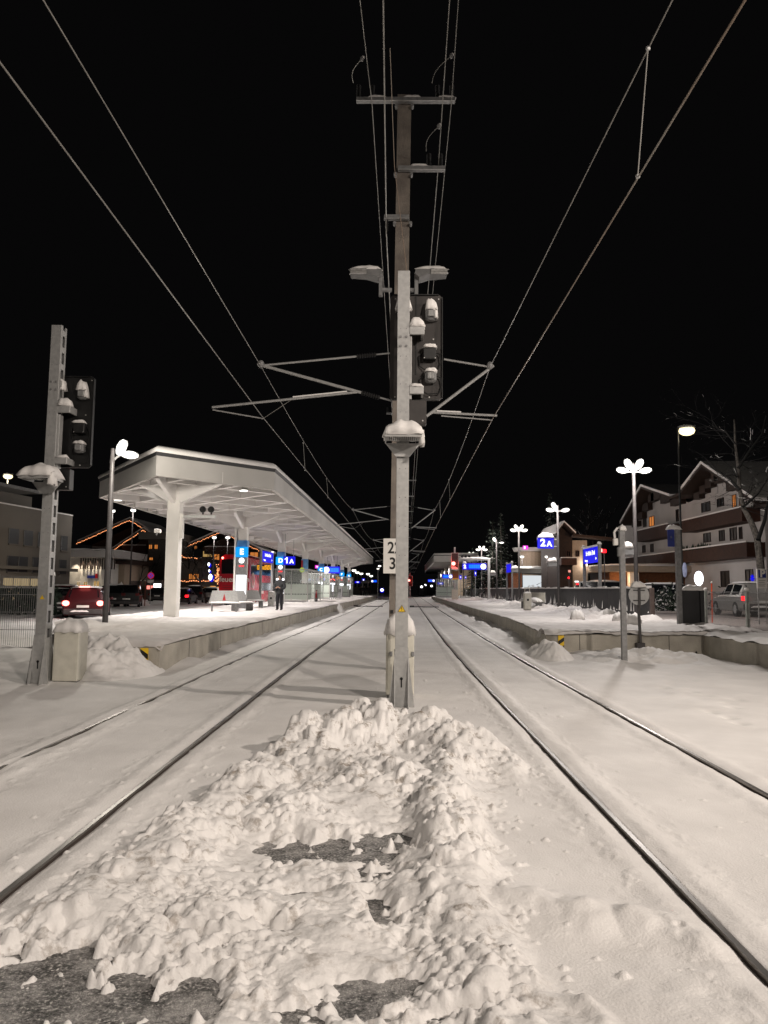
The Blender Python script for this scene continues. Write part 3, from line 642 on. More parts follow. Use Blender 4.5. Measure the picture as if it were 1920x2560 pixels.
# messenger and contact wires
def run(tx, z, near, sag=0):
    pts = [near]
    for i, y in enumerate(MY):
        p = Vector((tx+cv(y), y, z))
        if sag:
            a = pts[-1]
            for k_ in range(1, 8):
                u = k_/8; q = a.lerp(p, u); q.z -= sag*4*u*(1-u); pts.append(q)
        pts.append(p)
    pts.append(Vector((tx+cv(195), 195, z))); return pts
nL = aZ(108, 0, MZ+.1); nLc = aZ(0, 156, CZ); nR = aZ(1681, 0, MZ+.1); nRc = aZ(1863, 0, CZ)
ext = lambda p, q, k_=1.0: p+(p-q).normalized()*k_
wire('messenger_wire', 'upper carrier wire over the left track', [ext(nL, Vector((-2.84, 15.8, MZ)), 4)]+run(-2.84, MZ, nL)[0:1]+run(-2.84, MZ, Vector((-2.84, 15.8, MZ)), .35)[8:], wr)
wire('contact_wire', 'lower contact wire over the left track', [ext(nLc, Vector((-2.77, 15.8, CZ)), 4), nLc]+run(-2.77, CZ, nLc)[1:], wr*1.1)
wire('messenger_wire', 'upper carrier wire over the right track', [ext(nR, Vector((2.03, 15.8, MZ)), 4)]+run(2.03, MZ, nR)[0:1]+run(2.03, MZ, Vector((2.03, 15.8, MZ)), .35)[8:], wr)
wire('contact_wire', 'lower rusty looking contact wire over the right track', [ext(nRc, Vector((2.08, 15.8, CZ)), 4), nRc]+run(2.08, CZ, nRc)[1:], wr*1.25, COPPER)
def dropper(a, b, label):
    t = thing('dropper', label, 'dropper', (b.x, b.y, b.z), 'droppers between carrier and contact wire')
    MB().tube(a, b, .0055, n=5).build('rod', WIRE, t); MB().ball(a, .022, n=6, m=4).ball(b, .022, n=6, m=4).build('clip', GALV, t)
pm = aZ(1620, 121, MZ+.08); pc = Vector((0, pm.y, CZ)); f_ = (pm.y-nRc.y)/(15.8-nRc.y); pc = nRc.lerp(Vector((2.08, 15.8, CZ)), f_)
dropper(pm, pc, 'vertical dropper linking the two wires over the right track, top right')
for Ym, s_ in ((30, -2.84), (30, 2.03), (23, -2.84), (38, 2.03)):
    u = (Ym-15.8)/(45.5-15.8); dropper(Vector((s_+u*cv(45.5), Ym, MZ-.35*4*u*(1-u))), Vector((s_+(.07 if s_ < 0 else .05)+u*cv(45.5), Ym, CZ)), 'thin dropper over the %s track at %s' % ('left' if s_ < 0 else 'right', {23: 'the stretch just beyond the nearest mast', 30: 'mid span beyond the nearest mast', 38: 'the stretch before the second mast'}[Ym]))
# feeder wires above
def feeder(label, near, dx, z, r=.009):
    H_ = .07+.10*z/ZA
    pts = [ext(near, Vector((H_+dx, 15.6, z)), 3), near]+[Vector((.07+.10*z/ZA+dx+cv(y), y-.21, z)) for y in MY]
    return wire('feeder_wire', label, pts, r, group='feeder wires on top of the masts')
feeder('left feeder wire from the top cross arm', aZ(900, 0, ZA+.2), -.70, ZA-.07)
feeder('feeder wire on the short third arm, just left of the mast', aZ(958, 0, ZC), -.34, ZC-.32, .012)
feeder('inner right feeder wire to the second cross arm', aZ(1124, 0, ZB+.3), .76, ZB+.08)
feeder('outer right feeder wire from the top cross arm', aZ(1146, 0, ZA+.2), 1.03, ZA-.07)
tag(MB().path([Vector((.22, 10.97, 6.3)), aY(986, 416, 11.2), aY(975, 120, 10.2)], .005).build('earth_wire', COPPER), 'thin copper coloured wire crossing in front of the concrete mast', 'wire')
def jumper(p0, p1, label):
    pts = []
    for i in range(9):
        u = i/8; q = p0.lerp(p1, u); q.z += .0; q.x -= .10*math.sin(math.pi*u); q.z -= .06*math.sin(math.pi*u)*0; pts.append(q)
    t = wire('jumper_cable', label, pts, .008, group='jumper cables at the insulators'); return t
j1 = aY(905, 147, 14.9); jumper(j1, Vector((-.89, 15.58, ZA+.40)), 'short curved cable at the left end of the top cross arm')
j2 = aY(1128, 140, 14.9); jumper(j2, Vector((.83, 15.58, ZA+.40)), 'short curved cable at the right end of the top cross arm')
j3 = aY(1097, 316, 14.9); jumper(j3, Vector((.71, 15.58, ZB+.40)), 'short curved cable at the second cross arm')
for p, l in ((j1, 'wire clamp above the left end of the top cross arm'), (j2, 'wire clamp above the right end of the top cross arm'), (j3, 'wire clamp above the second cross arm')):
    t = thing('wire_clamp', l, 'clamp', p, 'wire clamps'); MB().ball(p, .045, .05, .06, 8, 5).build('clamp_body', GALVD, t); MB().ball(p+Vector((.02, 0, .03)), .04, .04, .035, 8, 5).build('snow_cap', SNOW, t)
# ================================================================== CANOPY (left platform)
def canopy(label, poly, z0, zf, cols, ribs=True, lights=(), colw=.46, near_snow=.3):
    t = thing('platform_canopy', label, 'canopy', (poly[0][0]+cv(poly[0][1]), poly[0][1], 0))
    # densify the outline and bend it with the line
    P = []
    n = len(poly)
    for i in range(n):
        a = Vector(poly[i]); b = Vector(poly[(i+1) % n]); k = max(1, int((b-a).length/3))
        for j in range(k): P.append(a.lerp(b, j/k))
    cen = Vector((sum(p.x for p in P)/len(P), 0))
    def W(p, off=0):
        q = Vector((p[0], p[1])); 
        if off: 
            m = Vector((-7.85 if poly[0][0] < 0 else 7.8, min(max(q.y, poly[0][1]+7), poly[0][1]+80))); q = q+(q-m).normalized()*off
        return (q.x+cv(q.y), q.y)
    def ring(off_a, za, off_b, zb, mb):
        A = [W(p, off_a) for p in P]; B = [W(p, off_b) for p in P]; m = len(P)
        mb.add([(x, y, za) for x, y in A]+[(x, y, zb) for x, y in B], [(i, (i+1) % m, m+(i+1) % m, m+i) for i in range(m)])
    f = MB(); ring(0, z0, 0, zf, f); ring(-.16, z0, -.16, z0+.5, f); ring(-.16, z0, 0, z0, f)
    fo = f.build('fascia', WHITEC, t)
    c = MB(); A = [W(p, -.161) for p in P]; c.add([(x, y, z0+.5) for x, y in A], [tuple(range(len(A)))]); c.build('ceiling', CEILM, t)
    g = MB(); ring(.02, zf-.02, .05, zf+.10, g); ring(.02, zf-.02, -.02, zf-.02, g); ring(.05, zf+.10, -.3, zf+.10, g); g.build('gutter', mat('dark_gutter', (.05, .05, .052), .6), t)
    # snow load
    s = MB(); m = len(P); rings = []
    for off, dz in ((.045, .101), (.075, .17), (.03, .26), (-.14, .33), (-.6, .36), (-2.2, .38)):
        rings.append([(*W(p, off+random.uniform(-.018, .018)), zf+dz*(1+random.uniform(-.05, .05))) for p in P])
    vs = [v for r_ in rings for v in r_]; fs = []
    for k in range(len(rings)-1): fs += [(k*m+i, k*m+(i+1) % m, (k+1)*m+(i+1) % m, (k+1)*m+i) for i in range(m)]
    fs.append(tuple(range((len(rings)-1)*m, len(rings)*m))); s.add(vs, fs); s.build('roof_snow', SNOW, t, True)
    if ribs:
        def clip(a, b):
            t0, t1 = 0., 1.; d = b-a
            for i in range(n):
                p = Vector(poly[i]); q = Vector(poly[(i+1) % n]); e = q-p; nn = Vector((-e.y, e.x))
                if nn.dot(Vector((-7.8, 60))-p) < 0: nn = -nn
                den = nn.dot(d); num = nn.dot(a-p)
                if abs(den) < 1e-9:
                    if num < 0: return None
                    continue
                tt = -num/den
                if den > 0: t0 = max(t0, tt)
                else: t1 = min(t1, tt)
            L_ = d.length; t0 += .28/L_; t1 -= .28/L_; return (a.lerp(b, t0), a.lerp(b, t1)) if t1-t0 > .05 else None
        for sg in (1, -1):
            y = poly[0][1]-12
            while y < 126:
                a = Vector((-12.5, y)); b = Vector((-3.2, y+sg*9.2)); r_ = clip(a, b); y += 3.05 if y < 80 else 6.1
                if not r_: continue
                mb = MB(); k = 3
                for q in range(k):
                    u = r_[0].lerp(r_[1], q/k); v = r_[0].lerp(r_[1], (q+1)/k)
                    mb.beam((u.x+cv(u.y), u.y, z0+.25+(.003 if sg > 0 else 0)), (v.x+cv(v.y), v.y, z0+.25+(.003 if sg > 0 else 0)), .17, .47)
                mb.build('ceiling_rib', RIBM, t)
    for i, y in enumerate(cols):
        x = -8+cv(y); h = colw/2
        cb = MB().cbox(x-h, x+h, y-h, y+h, PZ-.1, z0-.45, .02).build('column', WHITE, t)
        hd = MB()
        for a in range(6):
            an = math.pi/6+a*math.pi/3; dx, dy = math.cos(an), math.sin(an); r1 = 2.3; w = .14
            nx, ny = -dy*w/2, dx*w/2
            while i == 0 and a in (2, 3, 4) and r1 > .7 and not ((x+dx*r1-PT.x)*-.825+(y+dy*r1-PT.y)*-.565 < -.15 and (x+dx*r1-PT.x)*.73-(y+dy*r1-PT.y)*.68 < -.15): r1 -= .1
            vs = []
            for sx in (-1, 1): vs += [(x+dx*.1+sx*nx, y+dy*.1+sx*ny, z0-.62), (x+dx*.1+sx*nx, y+dy*.1+sx*ny, z0+.4), (x+dx*r1+sx*nx, y+dy*r1+sx*ny, z0+.4), (x+dx*r1+sx*nx, y+dy*r1+sx*ny, z0+.02)]
            hd.add(vs, [(0,1,2,3),(7,6,5,4),(0,4,5,1),(2,6,7,3),(0,3,7,4),(1,5,6,2)])
        V = [(x+math.cos(math.pi/6+a*math.pi/3)*.32, y+math.sin(math.pi/6+a*math.pi/3)*.32, z0-.5) for a in range(6)]
        U = [(x+math.cos(math.pi/6+a*math.pi/3)*.85, y+math.sin(math.pi/6+a*math.pi/3)*.85, z0-.10) for a in range(6)]
        hd.build('column_head', RIBM, cb)
        if i < 3 and not ribs == False: MB().snow(x-h-.22, x+h+.22, y-h-.2, y+h+.15, PZ+.0, .07, 9, .3).build('snow_at_foot', SNOW, cb, True)
    for (lx, ly) in lights:
        o = MB().tube((lx, ly, z0+.0), (lx, ly, z0+.04), .15, n=16).build('downlight', E_LAMP, t); MB().tube((lx, ly, z0+.0405), (lx, ly, z0+.499), .15, n=12).build('downlight_housing', WHITEC, o)
    return t
CY = [27.3, 39, 51, 63, 75, 87, 99, 111]
l1 = aZ(374.7, 1215.4, 5.3); l2 = aZ(295, 1245.8, 5.3); l3 = aZ(609, 1221.5, 5.3)
DL = [(l1.x, l1.y), (l2.x, l2.y), (l3.x, l3.y)]
PT, PR_, PL = aZ(389.5, 1189, 5.2), aZ(686, 1225, 5.2), aZ(247.6, 1245, 5.2); ZF = aY(688, 1179, PR_.y).z
cp = canopy('big white station canopy with lattice ceiling and snow on its roof', [(PT.x-cv(PT.y), PT.y), (PR_.x-cv(PR_.y), PR_.y), (PR_.x-cv(PR_.y), 110), (-7.6, 117), (PL.x+.2, 113), (PL.x-cv(PL.y), PL.y)], 5.2, ZF, CY, lights=DL)
UC = (1, .93, .88)
for (x, y) in DL: spot((x, y, 4.55 if y < 28 else 5.1), (x, y, 0), 450, UC, 120, .1, .6, 'downlight_beam')
for y in [33.5, 45, 57, 69, 81, 93, 106]:
    spot((-8.2+cv(y), y, 5.1), (-8.2+cv(y), y, 0), 1550, UC, 150, .15, .5, 'downlight_beam')
# camera arm and small boxes on the first column
t = thing('security_camera_arm', 'grey arm with two dark cameras on the first canopy column', 'security camera', (-7.6, 27.3, 4.1))
MB().cbox(-7.73, -7.45, 27.1, 27.3, 3.35, 4.25, .01).build('junction_box', WHITE, t); ar = MB().cbox(-7.45, -6.3, 27.15, 27.25, 4.1, 4.2, .005).build('arm', GALV, t)
for x in (-6.75, -6.45): MB().tube((x, 27.15, 4.22), (x, 27.15, 4.30), .03).ball((x, 27.1, 4.40), .12, .12, .12, 10, 6).build('camera_dome', BLACK, ar)
t = thing('floodlight', 'small white floodlight on the left side of the first canopy column', 'floodlight', (-8.4, 27.2, 3.6)); MB().cbox(-8.46, -8.2505, 27.05, 27.25, 3.55, 3.68, .01).build('housing', WHITE, t); MB().tube((-8.38, 27.1, 3.46), (-8.38, 27.1, 3.55), .04).build('bracket', GREYP, t)
def pylon(letter, label, y, extra=True, white=True, photo=True):
    x = -8+cv(y); w = .40; t = thing('bus_stop_pylon', label, 'stop sign', (x, y-.3, PZ), 'lettered bus stop pylons on the canopy columns'); Y = y-.26
    MB().cbox(x-w*.66, x+w*.66, Y-.06, Y-.0, PZ, 3.15, .006).build('cladding', GREYP, t)
    if photo: MB().cbox(x-w*.64, x+w*.64, Y-.05, Y+.55, 3.66, 4.02, .004).build('poster_band', PHOTO, t)
    if letter:
        b = MB().cbox(x-w*.78, x+w*.82, Y-.16, Y-.0605, 3.16, 3.68, .02).build('letter_box', E_LETTER, t)
        text('letter', letter, .40, (x+.01, Y-.164, 3.42), *FX, E_WHITE, b, .002, bold=.018)
    d = MB().tube((x, Y-.09, 2.99), (x, Y-.0605, 2.99), .145, n=20).build('round_stop_mark', E_WHITE, t)
    rt = MB()
    for q in range(3): rt.prism([(x-.13+q*.09, 2.74), (x-.05+q*.09, 2.74), (x-.07+q*.09, 2.67), (x-.11+q*.09, 2.67)], 'y', Y-.07, Y-.0605)
    rt.build('red_mark', E_RED, t)
    if white: MB().cbox(x-w*.64, x+w*.64, Y-.075, Y-.0605, 1.26, 2.25, .05 if 0 else .006).build('lit_timetable', E_PANEL, t)
    return t
pylon('E', 'nearest bus stop pylon with a bright blue letter E', 39); pylon('D', 'bus stop pylon with the letter D behind the standing person', 51)
pylon('C', 'bus stop pylon with the letter C beyond the glass shelter', 75); pylon(None, 'bus stop pylon partly hidden under the blue departure board', 87); pylon('B', 'bus stop pylon with the letter B near the far end of the canopy', 99); pylon('A', 'farthest bus stop pylon, with the letter A', 111)
x = -8+cv(63); t = thing('poster_cladding', 'blue and white photo poster wrapped around the canopy column above the glass shelter', 'poster', (x, 62.7, 4)); MB().cbox(x-.28, x+.28, 62.66, 62.72, 3.0, 4.0, .005).build('poster', PHOTO, t); MB().box(x-.28, x-.14, 62.655, 62.6595, 3.1, 3.9).build('red_stripe', REDP, t)
t = thing('bus_stop_disc', 'small round yellow green stop disc on the shelter front', 'stop sign', (-7.75, 57.5, 2.7)); 
q = aY(755, 1425, 57.2); MB().tube((q.x, 57.2, q.z), (q.x, 57.24, q.z), .19, n=20).build('disc', emit('stop_yellow', (.55, .75, .05), .8), t); text('letter', 'H', .2, (q.x, 57.19, q.z), *FX, E_LETTER, t, .002)
for (lx, ly, nm) in ((-7.66, 38.7, 'white lit edge strip on the canopy column with the letter E'),):
    t = thing('light_strip', nm, 'column strip', (-8.0, ly, .5)); MB().cbox(-7.95, -7.86, ly-.1, ly+.3, PZ, 4.6, .005).build('strip', WHITE, t)
# blue station signs --------------------------------------------------------
def sign_frame(label, pA, pB, zt, zb, ztop, face, glow, writing=True, pw=.07, snow=True):
    t = thing('station_sign', label, 'station sign', (pA[0], pA[1], PZ), 'blue station name signs on twin posts')
    for p in (pA, pB):
        po = MB().cbox(p[0]-pw, p[0]+pw, p[1]-pw, p[1]+pw, PZ, ztop, .008).build('post', GALVD, t)
        if snow: MB().snow(p[0]-pw*1.5, p[0]+pw*1.5, p[1]-pw*1.6, p[1]+pw*1.6, ztop, .12, 6).build('snow_cap', SNOW, po, True)
    a = Vector((pA[0], pA[1], 0)); b = Vector((pB[0], pB[1], 0)); d = (b-a).normalized(); n = Vector((d.y, -d.x, 0))*face
    A = a+d*pw*1.3; B = b-d*pw*1.3; th = n*.06
    mb = MB(); lo, hi = Vector((0, 0, zb)), Vector((0, 0, zt))
    mb.add([A-th+lo, B-th+lo, B+th+lo, A+th+lo, A-th+hi, B-th+hi, B+th+hi, A+th+hi], [(0,1,2,3),(7,6,5,4),(0,4,5,1),(1,5,6,2),(2,6,7,3),(3,7,4,0)])
    pn = mb.build('sign_panel', E_BLUE if glow else BLUED, t)
    if snow: MB().beam(A+Vector((0, 0, zt+.05)), B+Vector((0, 0, zt+.05)), .18, .10).build('snow_ridge', SNOW, pn)
    if writing:
        mid = (A+B)/2+th*1.02; ux = d if d.dot(Vector((-n.y, n.x, 0)))*1 > 0 else -d
        ux = Vector((0, 0, 1)).cross(n).normalized()
        h = zt-zb
        text('station_name', 'Seefeld in Tirol', h*.40, mid+Vector((0, 0, zb+h*.64)), ux, (0, 0, 1), E_WHITE, pn, .003, bold=.008)
        L_ = (B-A).length
        text('direction_text', '< Ausgang', h*.20, mid-ux*L_*.30+Vector((0, 0, zb+h*.18)), ux, (0, 0, 1), E_WHITE, pn, .003, bold=.004)
        text('track_text', 'B >', h*.22, mid+ux*L_*.38+Vector((0, 0, zb+h*.24)), ux, (0, 0, 1), E_WHITE, pn, .003, bold=.004)
    return t
sign_frame('blue lit station name sign between the letters E and D on the left platform', (-7.42, 43.6), (-7.22, 46.6), 3.75, 3.12, 3.85, 1, True, snow=False)
sign_frame('blue lit station name sign on two posts behind the black screen wall', (10.05, 36.6), (10.12, 39.8), 3.75, 3.0, 3.85, -1, True)
q1 = aY(1262, 1500, 68); sign_frame('small distant dull blue sign on two posts above the black screen wall', (10.35, 64.8), (10.4, 68.0), 3.85, 3.15, 3.95, -1, True, writing=False)
def hang_sign(label, txt, px0, px1, py0, py1, Y, snow=False, hang=None):
    a = aY(px0, py0, Y); b = aY(px1, py1, Y); t = thing('platform_sign', label, 'platform sign', ((a.x+b.x)/2, Y, b.z), 'blue lit platform number signs')
    h = a.z-b.z; p = MB().cbox(a.x, b.x, Y-.08, Y+.08, b.z, a.z, .015).build('sign_box', E_BLUE, t)
    text('platform_number', txt[0], h*.92, (a.x+(b.x-a.x)*.32, Y-.085, (a.z+b.z)/2), *FX, E_WHITE, p, .003, bold=.022)
    if txt[0] == '1': cx_, cz_ = a.x+(b.x-a.x)*.32, (a.z+b.z)/2; MB().beam((cx_-.15, Y-.092, cz_+.08), (cx_-.02, Y-.092, cz_+.17), .006, .06).build('number_flag', E_WHITE, p)
    if len(txt) > 1: text('sector_letter', txt[1], h*.66, (a.x+(b.x-a.x)*.72, Y-.085, (a.z+b.z)/2-h*.09), *FX, E_WHITE, p, .003, bold=.020)
    if snow: MB().snow(a.x-.02, b.x+.02, Y-.14, Y+.12, a.z+.0, .26, 10).build('snow_cap', SNOW, p, True)
    if hang: MB().box((a.x+b.x)/2-.3, (a.x+b.x)/2-.27, Y-.02, Y+.02, a.z, hang).box((a.x+b.x)/2+.27, (a.x+b.x)/2+.3, Y-.02, Y+.02, a.z, hang).build('hanger', GALV, t)
    return t, a, b
hang_sign('blue lit sign 1A hanging beside the letter D pylon', '1A', 708.5, 737.5, 1391, 1412.5, 50.5, hang=5.25)
t, a, b = hang_sign('blue lit sign 2A with a thick snow cap on a lamp post', '2A', 1343.6, 1384, 1344, 1371.5, 44.3, True)
MB().box(b.x, b.x+.18, 44.26, 44.34, b.z+.1, b.z+.16).box(b.x, b.x+.18, 44.26, 44.34, a.z-.12, a.z-.06).build('bracket', GALVD, t)
def board(label, px0, px1, py0, py1, Y, clock_left, hang=None, num=None):
    a = aY(px0, py0, Y); b = aY(px1, py1, Y); h = a.z-b.z; zc = (a.z+b.z)/2
    t = thing('departure_board', label, 'display board', ((a.x+b.x)/2, Y, b.z), 'blue departure boards with round clocks')
    p = MB().cbox(a.x, b.x, Y-.12, Y+.12, b.z, a.z, .02).build('board_case', E_BLUE, t)
    cr = h*.40; cx = a.x+h*.3 if clock_left else b.x-h*.5
    s0, s1 = (a.x+h*.85, b.x-h*.2) if clock_left else (a.x+h*.25, b.x-h*1.05)
    sc = MB().box(s0, s1, Y-.125, Y-.1205, b.z+h*.22, a.z-h*.22).build('screen', E_CYAN, p)
    ln = MB()
    for k in range(1, 5): x = s0+(s1-s0)*k/5; ln.box(x-.01, x+.01, Y-.1275, Y-.1255, b.z+h*.24, a.z-h*.24)
    ln.build('column_line', E_BLUE, sc)
    c = MB().tube((cx, Y-.17, zc), (cx, Y-.1205, zc), cr*1.1, n=20).build('clock', E_WHITE, p)
    MB().box(cx-.02, cx+.02, Y-.175, Y-.1705, zc, zc+cr*.8).box(cx, cx+cr*.6, Y-.175, Y-.1705, zc-.015, zc+.015).build('clock_hand', BLACK, c)
    if num:
        q = MB().cbox(a.x-h*.75, a.x-.02, Y-.08, Y+.08, b.z-.0, a.z-.03, .01).build('number_box', E_BLUE, t); text('platform_number', num, h*.75, (a.x-h*.38, Y-.085, zc-.03), *FX, E_WHITE, q, .003, bold=.03)
        MB().snow(a.x-h*.75, a.x-.04, Y-.1, Y+.1, a.z-.03, .22, 6).build('snow_cap', SNOW, q, True)
    if hang: MB().box(a.x+.3, a.x+.36, Y-.03, Y+.03, a.z, hang).box(b.x-.36, b.x-.3, Y-.03, Y+.03, a.z, hang).build('hanger', GALV, t)
    return t, a, b
board('blue departure board with its clock on the left, under the canopy', 811, 850, 1416, 1434, 84, True, 5.2)
board('small far departure board beyond the canopy end on the left platform', 929, 942, 1450, 1456, 150, True)
t, a, b = board('blue departure board numbered 2 hanging from a snowy bracket post', 1168, 1216, 1408, 1424.5, 75, False, None, '2')
pp = aY(1222, 1440, 75); g = MB().cbox(pp.x-.12, pp.x+.12, 74.88, 75.12, PZ, a.z+.45, .01).cbox(pp.x-3.0, pp.x-.1205, 74.9, 75.1, a.z+.30, a.z+.44, .01).build('bracket_post', GALV, t)
MB().snow(pp.x-2.95, pp.x+.14, 74.85, 75.15, a.z+.45, .14, 14).build('snow_ridge', SNOW, g, True)
MB().box(pp.x-1.0, pp.x-.95, 74.98, 75.02, a.z, a.z+.3).box(pp.x-2.4, pp.x-2.35, 74.98, 75.02, a.z, a.z+.3).build('hanger', BLACK, t)
dn = MB()
for k in range(3): dn.ball((pp.x-2.6+k*.35, 75, a.z+.62), .14, n=8, m=5)
dn.build('loudspeaker', BLACK, t)
board('blue departure board under the right hand canopy', 1106, 1131, 1436, 1446, 110, False, None)
board('farthest departure board on the right platform', 1070, 1087, 1448.5, 1455, 150, False, None)
# orange matrix display
def matrix(label, px0, px1, py0, py1, Y, cells):
    a = aY(px0, py0, Y); b = aY(px1, py1, Y); t = thing('matrix_display', label, 'display', ((a.x+b.x)/2, Y, b.z), 'orange bus departure displays')
    p = MB().cbox(a.x, b.x, Y-.1, Y+.1, b.z, a.z, .02).build('display_case', BLACK, t); h = a.z-b.z
    mb = MB(); rows = 4; w = b.x-a.x
    for r_ in range(rows):
        z = a.z-h*(.16+.2*r_); x = a.x+.05
        while x < b.x-.1:
            l = random.uniform(.05, .22)
            if not (w*.25 < x-a.x < w*.31): mb.box(x, min(x+l, b.x-.06), Y-.106, Y-.1005, z-h*.11, z)
            x += l+.03
    mb.build('lit_text', E_ORANGE, p); return t
matrix('wide orange departure display between the letters E and D', 642, 684, 1411, 1426, 56, 0); matrix('small orange display far along the canopy', 840, 851, 1440, 1449, 90, 0)
# bins -----------------------------------------------------------------
def bin_(label, x, y, m, h=.86, w=.36):
    t = thing('litter_bin', label, 'litter bin', (x, y, PZ), 'platform litter bins')
    b = MB().cbox(x-w/2, x+w/2, y-w/2, y+w/2, PZ+.02, PZ+h, .04).build('bin_body', m, t)
    MB().cbox(x-.06, x+.06, y-w/2-.004, y-w/2-.0005, PZ+h*.55, PZ+h*.55+.12, .001).build('bin_mark', BLACK, b)
    MB().snow(x-w*.52, x+w*.52, y-w*.5, y+w*.5, PZ+h, .07, 8).build('snow_cap', SNOW, t, True); return t
q = aZ(678, 1519, PZ); bin_('stainless steel litter bin next to the standing person', q.x, q.y, STEEL)
q = aZ(584, 1524, PZ); bin_('white litter bin between the two platform benches', q.x, q.y+1.5, CREAM, .95, .3)
q = aZ(1314, 1526, PZ); t = bin_('cream litter bin with a wire hoop beside the snowed in bench', q.x+.1, q.y, CREAM, .95, .40)
MB().path([(q.x-.05, q.y, PZ+.95), (q.x-.02, q.y, PZ+1.2), (q.x+.1, q.y, PZ+1.27), (q.x+.22, q.y, PZ+1.2), (q.x+.25, q.y, PZ+.95)], .018).build('hoop', CREAM, t)
# benches -----------------------------------------------------------------
def bench(label, x, y, rz, m, red=False, snow=.05, w=1.35):
    t = thing('platform_bench', label, 'bench', (0, 0, 0), 'metal platform benches')
    MB().cbox(-w/2, w/2, -.24, .22, .42, .45, .008).build('seat', m, t)
    bk = MB().prism([(-w/2+.02, .47), (w/2-.02, .47), (w/2-.16, .98), (-w/2+.16, .98)], 'y', 0, .025)
    bk.v = [(v[0], v[1]+.22+(v[2]-.45)*.22, v[2]) for v in bk.v]; bo = bk.build('backrest', m, t)
    if red: 
        r_ = MB().prism([(-.075, .55), (.075, .55), (0, .86)], 'y', -.006, -.001); r_.v = [(v[0], v[1]+.22+(v[2]-.45)*.22, v[2]) for v in r_.v]; r_.build('red_emblem', REDP, bo)
    for s in (-1, 1): MB().cbox(s*w*.38-.035, s*w*.38+.035, -.18, .20, 0, .419, .006).build('leg', GALVD, t)
    if snow: MB().snow(-w/2, w/2, -.25, .20, .451, snow, 12).build('snow_cover', SNOW, t, True)
    t.location = (x, y, PZ); t.rotation_euler.z = rz; return t
q = aZ(556, 1534, PZ); bench('nearest platform bench with a red emblem on its backrest', q.x, q.y+.3, R(14), GALV, True)
q = aZ(606, 1531, PZ); bench('grey bench turned sideways in front of the letter E pylon', q.x, q.y, R(62), GALV)
q = aZ(650, 1524, PZ); bench('small grey bench behind the letter E pylon next to a sign post', q.x-.5, q.y+1.0, R(35), GALV, w=1.1)
q = aZ(1335, 1524, PZ); bench('bench buried in ploughed snow in front of the black screen wall', q.x+.1, q.y+1.4, R(-75), CREAM, snow=.22, w=2.6)
# glass shelters -------------------------------------------------------------
def shelter(label, x0, x1, y0, y1, z1=2.95, hang=True):
    t = thing('glass_shelter', label, 'shelter', ((x0+x1)/2, y0, PZ), 'glass shelters on the platforms')
    fr = MB()
    def post(x, y): fr.box(x-.03, x+.03, y-.03, y+.03, PZ, z1)
    n = max(1, int((y1-y0)/1.9)); nx = 2
    for i in range(n+1): post(x1+cv(y0+(y1-y0)*i/n)-cv(y0), y0+(y1-y0)*i/n)
    for i in range(nx): post(x0+(x1-x0)*i/nx, y0); 
    fr.box(x0-.05, x1+.05, y0-.05, y0+.05, z1, z1+.1); fr.beam((x1, y0+.0505, z1+.05), (x1+cv(y1)-cv(y0), y1, z1+.05), .1, .1)
    fr.build('frame', GALV, t)
    rf = MB().add([(x0, y0, z1+.101), (x1, y0, z1+.101), (x1+cv(y1)-cv(y0), y1, z1+.101), (x0+cv(y1)-cv(y0), y1, z1+.101)], [(0, 1, 2, 3)]).build('glass_roof', CLEAR, t)
    def pane(a, b, za, zb, m, nm, par):
        a = Vector(a); b = Vector(b); d = (b-a).normalized()*.04; n_ = Vector((d.y, -d.x, 0)).normalized()*.006
        A = a+d; B = b-d; vs = [A-n_, B-n_, B+n_, A+n_]
        mb = MB().add([v+Vector((0, 0, za)) for v in vs]+[v+Vector((0, 0, zb)) for v in vs], [(3,2,1,0),(4,5,6,7),(0,1,5,4),(1,2,6,5),(2,3,7,6),(3,0,4,7)]); o = mb.build(nm, m, par)
        return A-n_, B-n_, n_, o
    def full(a, b, frost=True):
        pane((*a, 0), (*b, 0), 2.0 if frost else PZ+.2, z1-.02, CLEAR, 'glass_pane', t)
        if frost:
            A, B, n_, o = pane((*a, 0), (*b, 0), PZ+.25, 1.98, FROST, 'frosted_pane', t); k = int((B-A).length/.11); mk = MB()
            for z in (1.12, 1.9):
                for i in range(k):
                    p = A.lerp(B, (i+.5)/k); e = (B-A).normalized()*.03; nn = n_.normalized()*.004
                    if n_.y > 0 or n_.x < 0: pass
                    for sg in (1, -1): 
                        off = (-n_.normalized()*.004 if sg > 0 else n_.normalized()*.016); mk.add([p-e+off+Vector((0, 0, z)), p+e+off+Vector((0, 0, z)), p+e+off+Vector((0, 0, z+.09)), p-e+off+Vector((0, 0, z+.09))], [(0, 1, 2, 3)])
            mk.build('dash_marking', BLACK, o)
    for i in range(nx): full((x0+(x1-x0)*i/nx, y0), (x0+(x1-x0)*(i+1)/nx, y0))
    for i in range(n):
        ya, yb = y0+(y1-y0)*i/n, y0+(y1-y0)*(i+1)/n; full((x1+cv(ya)-cv(y0), ya), (x1+cv(yb)-cv(y0), yb), i % 3 != 1)
    MB().box(x0-.04, x1-.06, y0-.035, y0+.03, PZ, PZ+.22).build('plinth', GALV, t)
    return t
s1 = shelter('large glass waiting shelter with frosted panels right of the standing person', -8.6, -6.15, 57, 67.5)
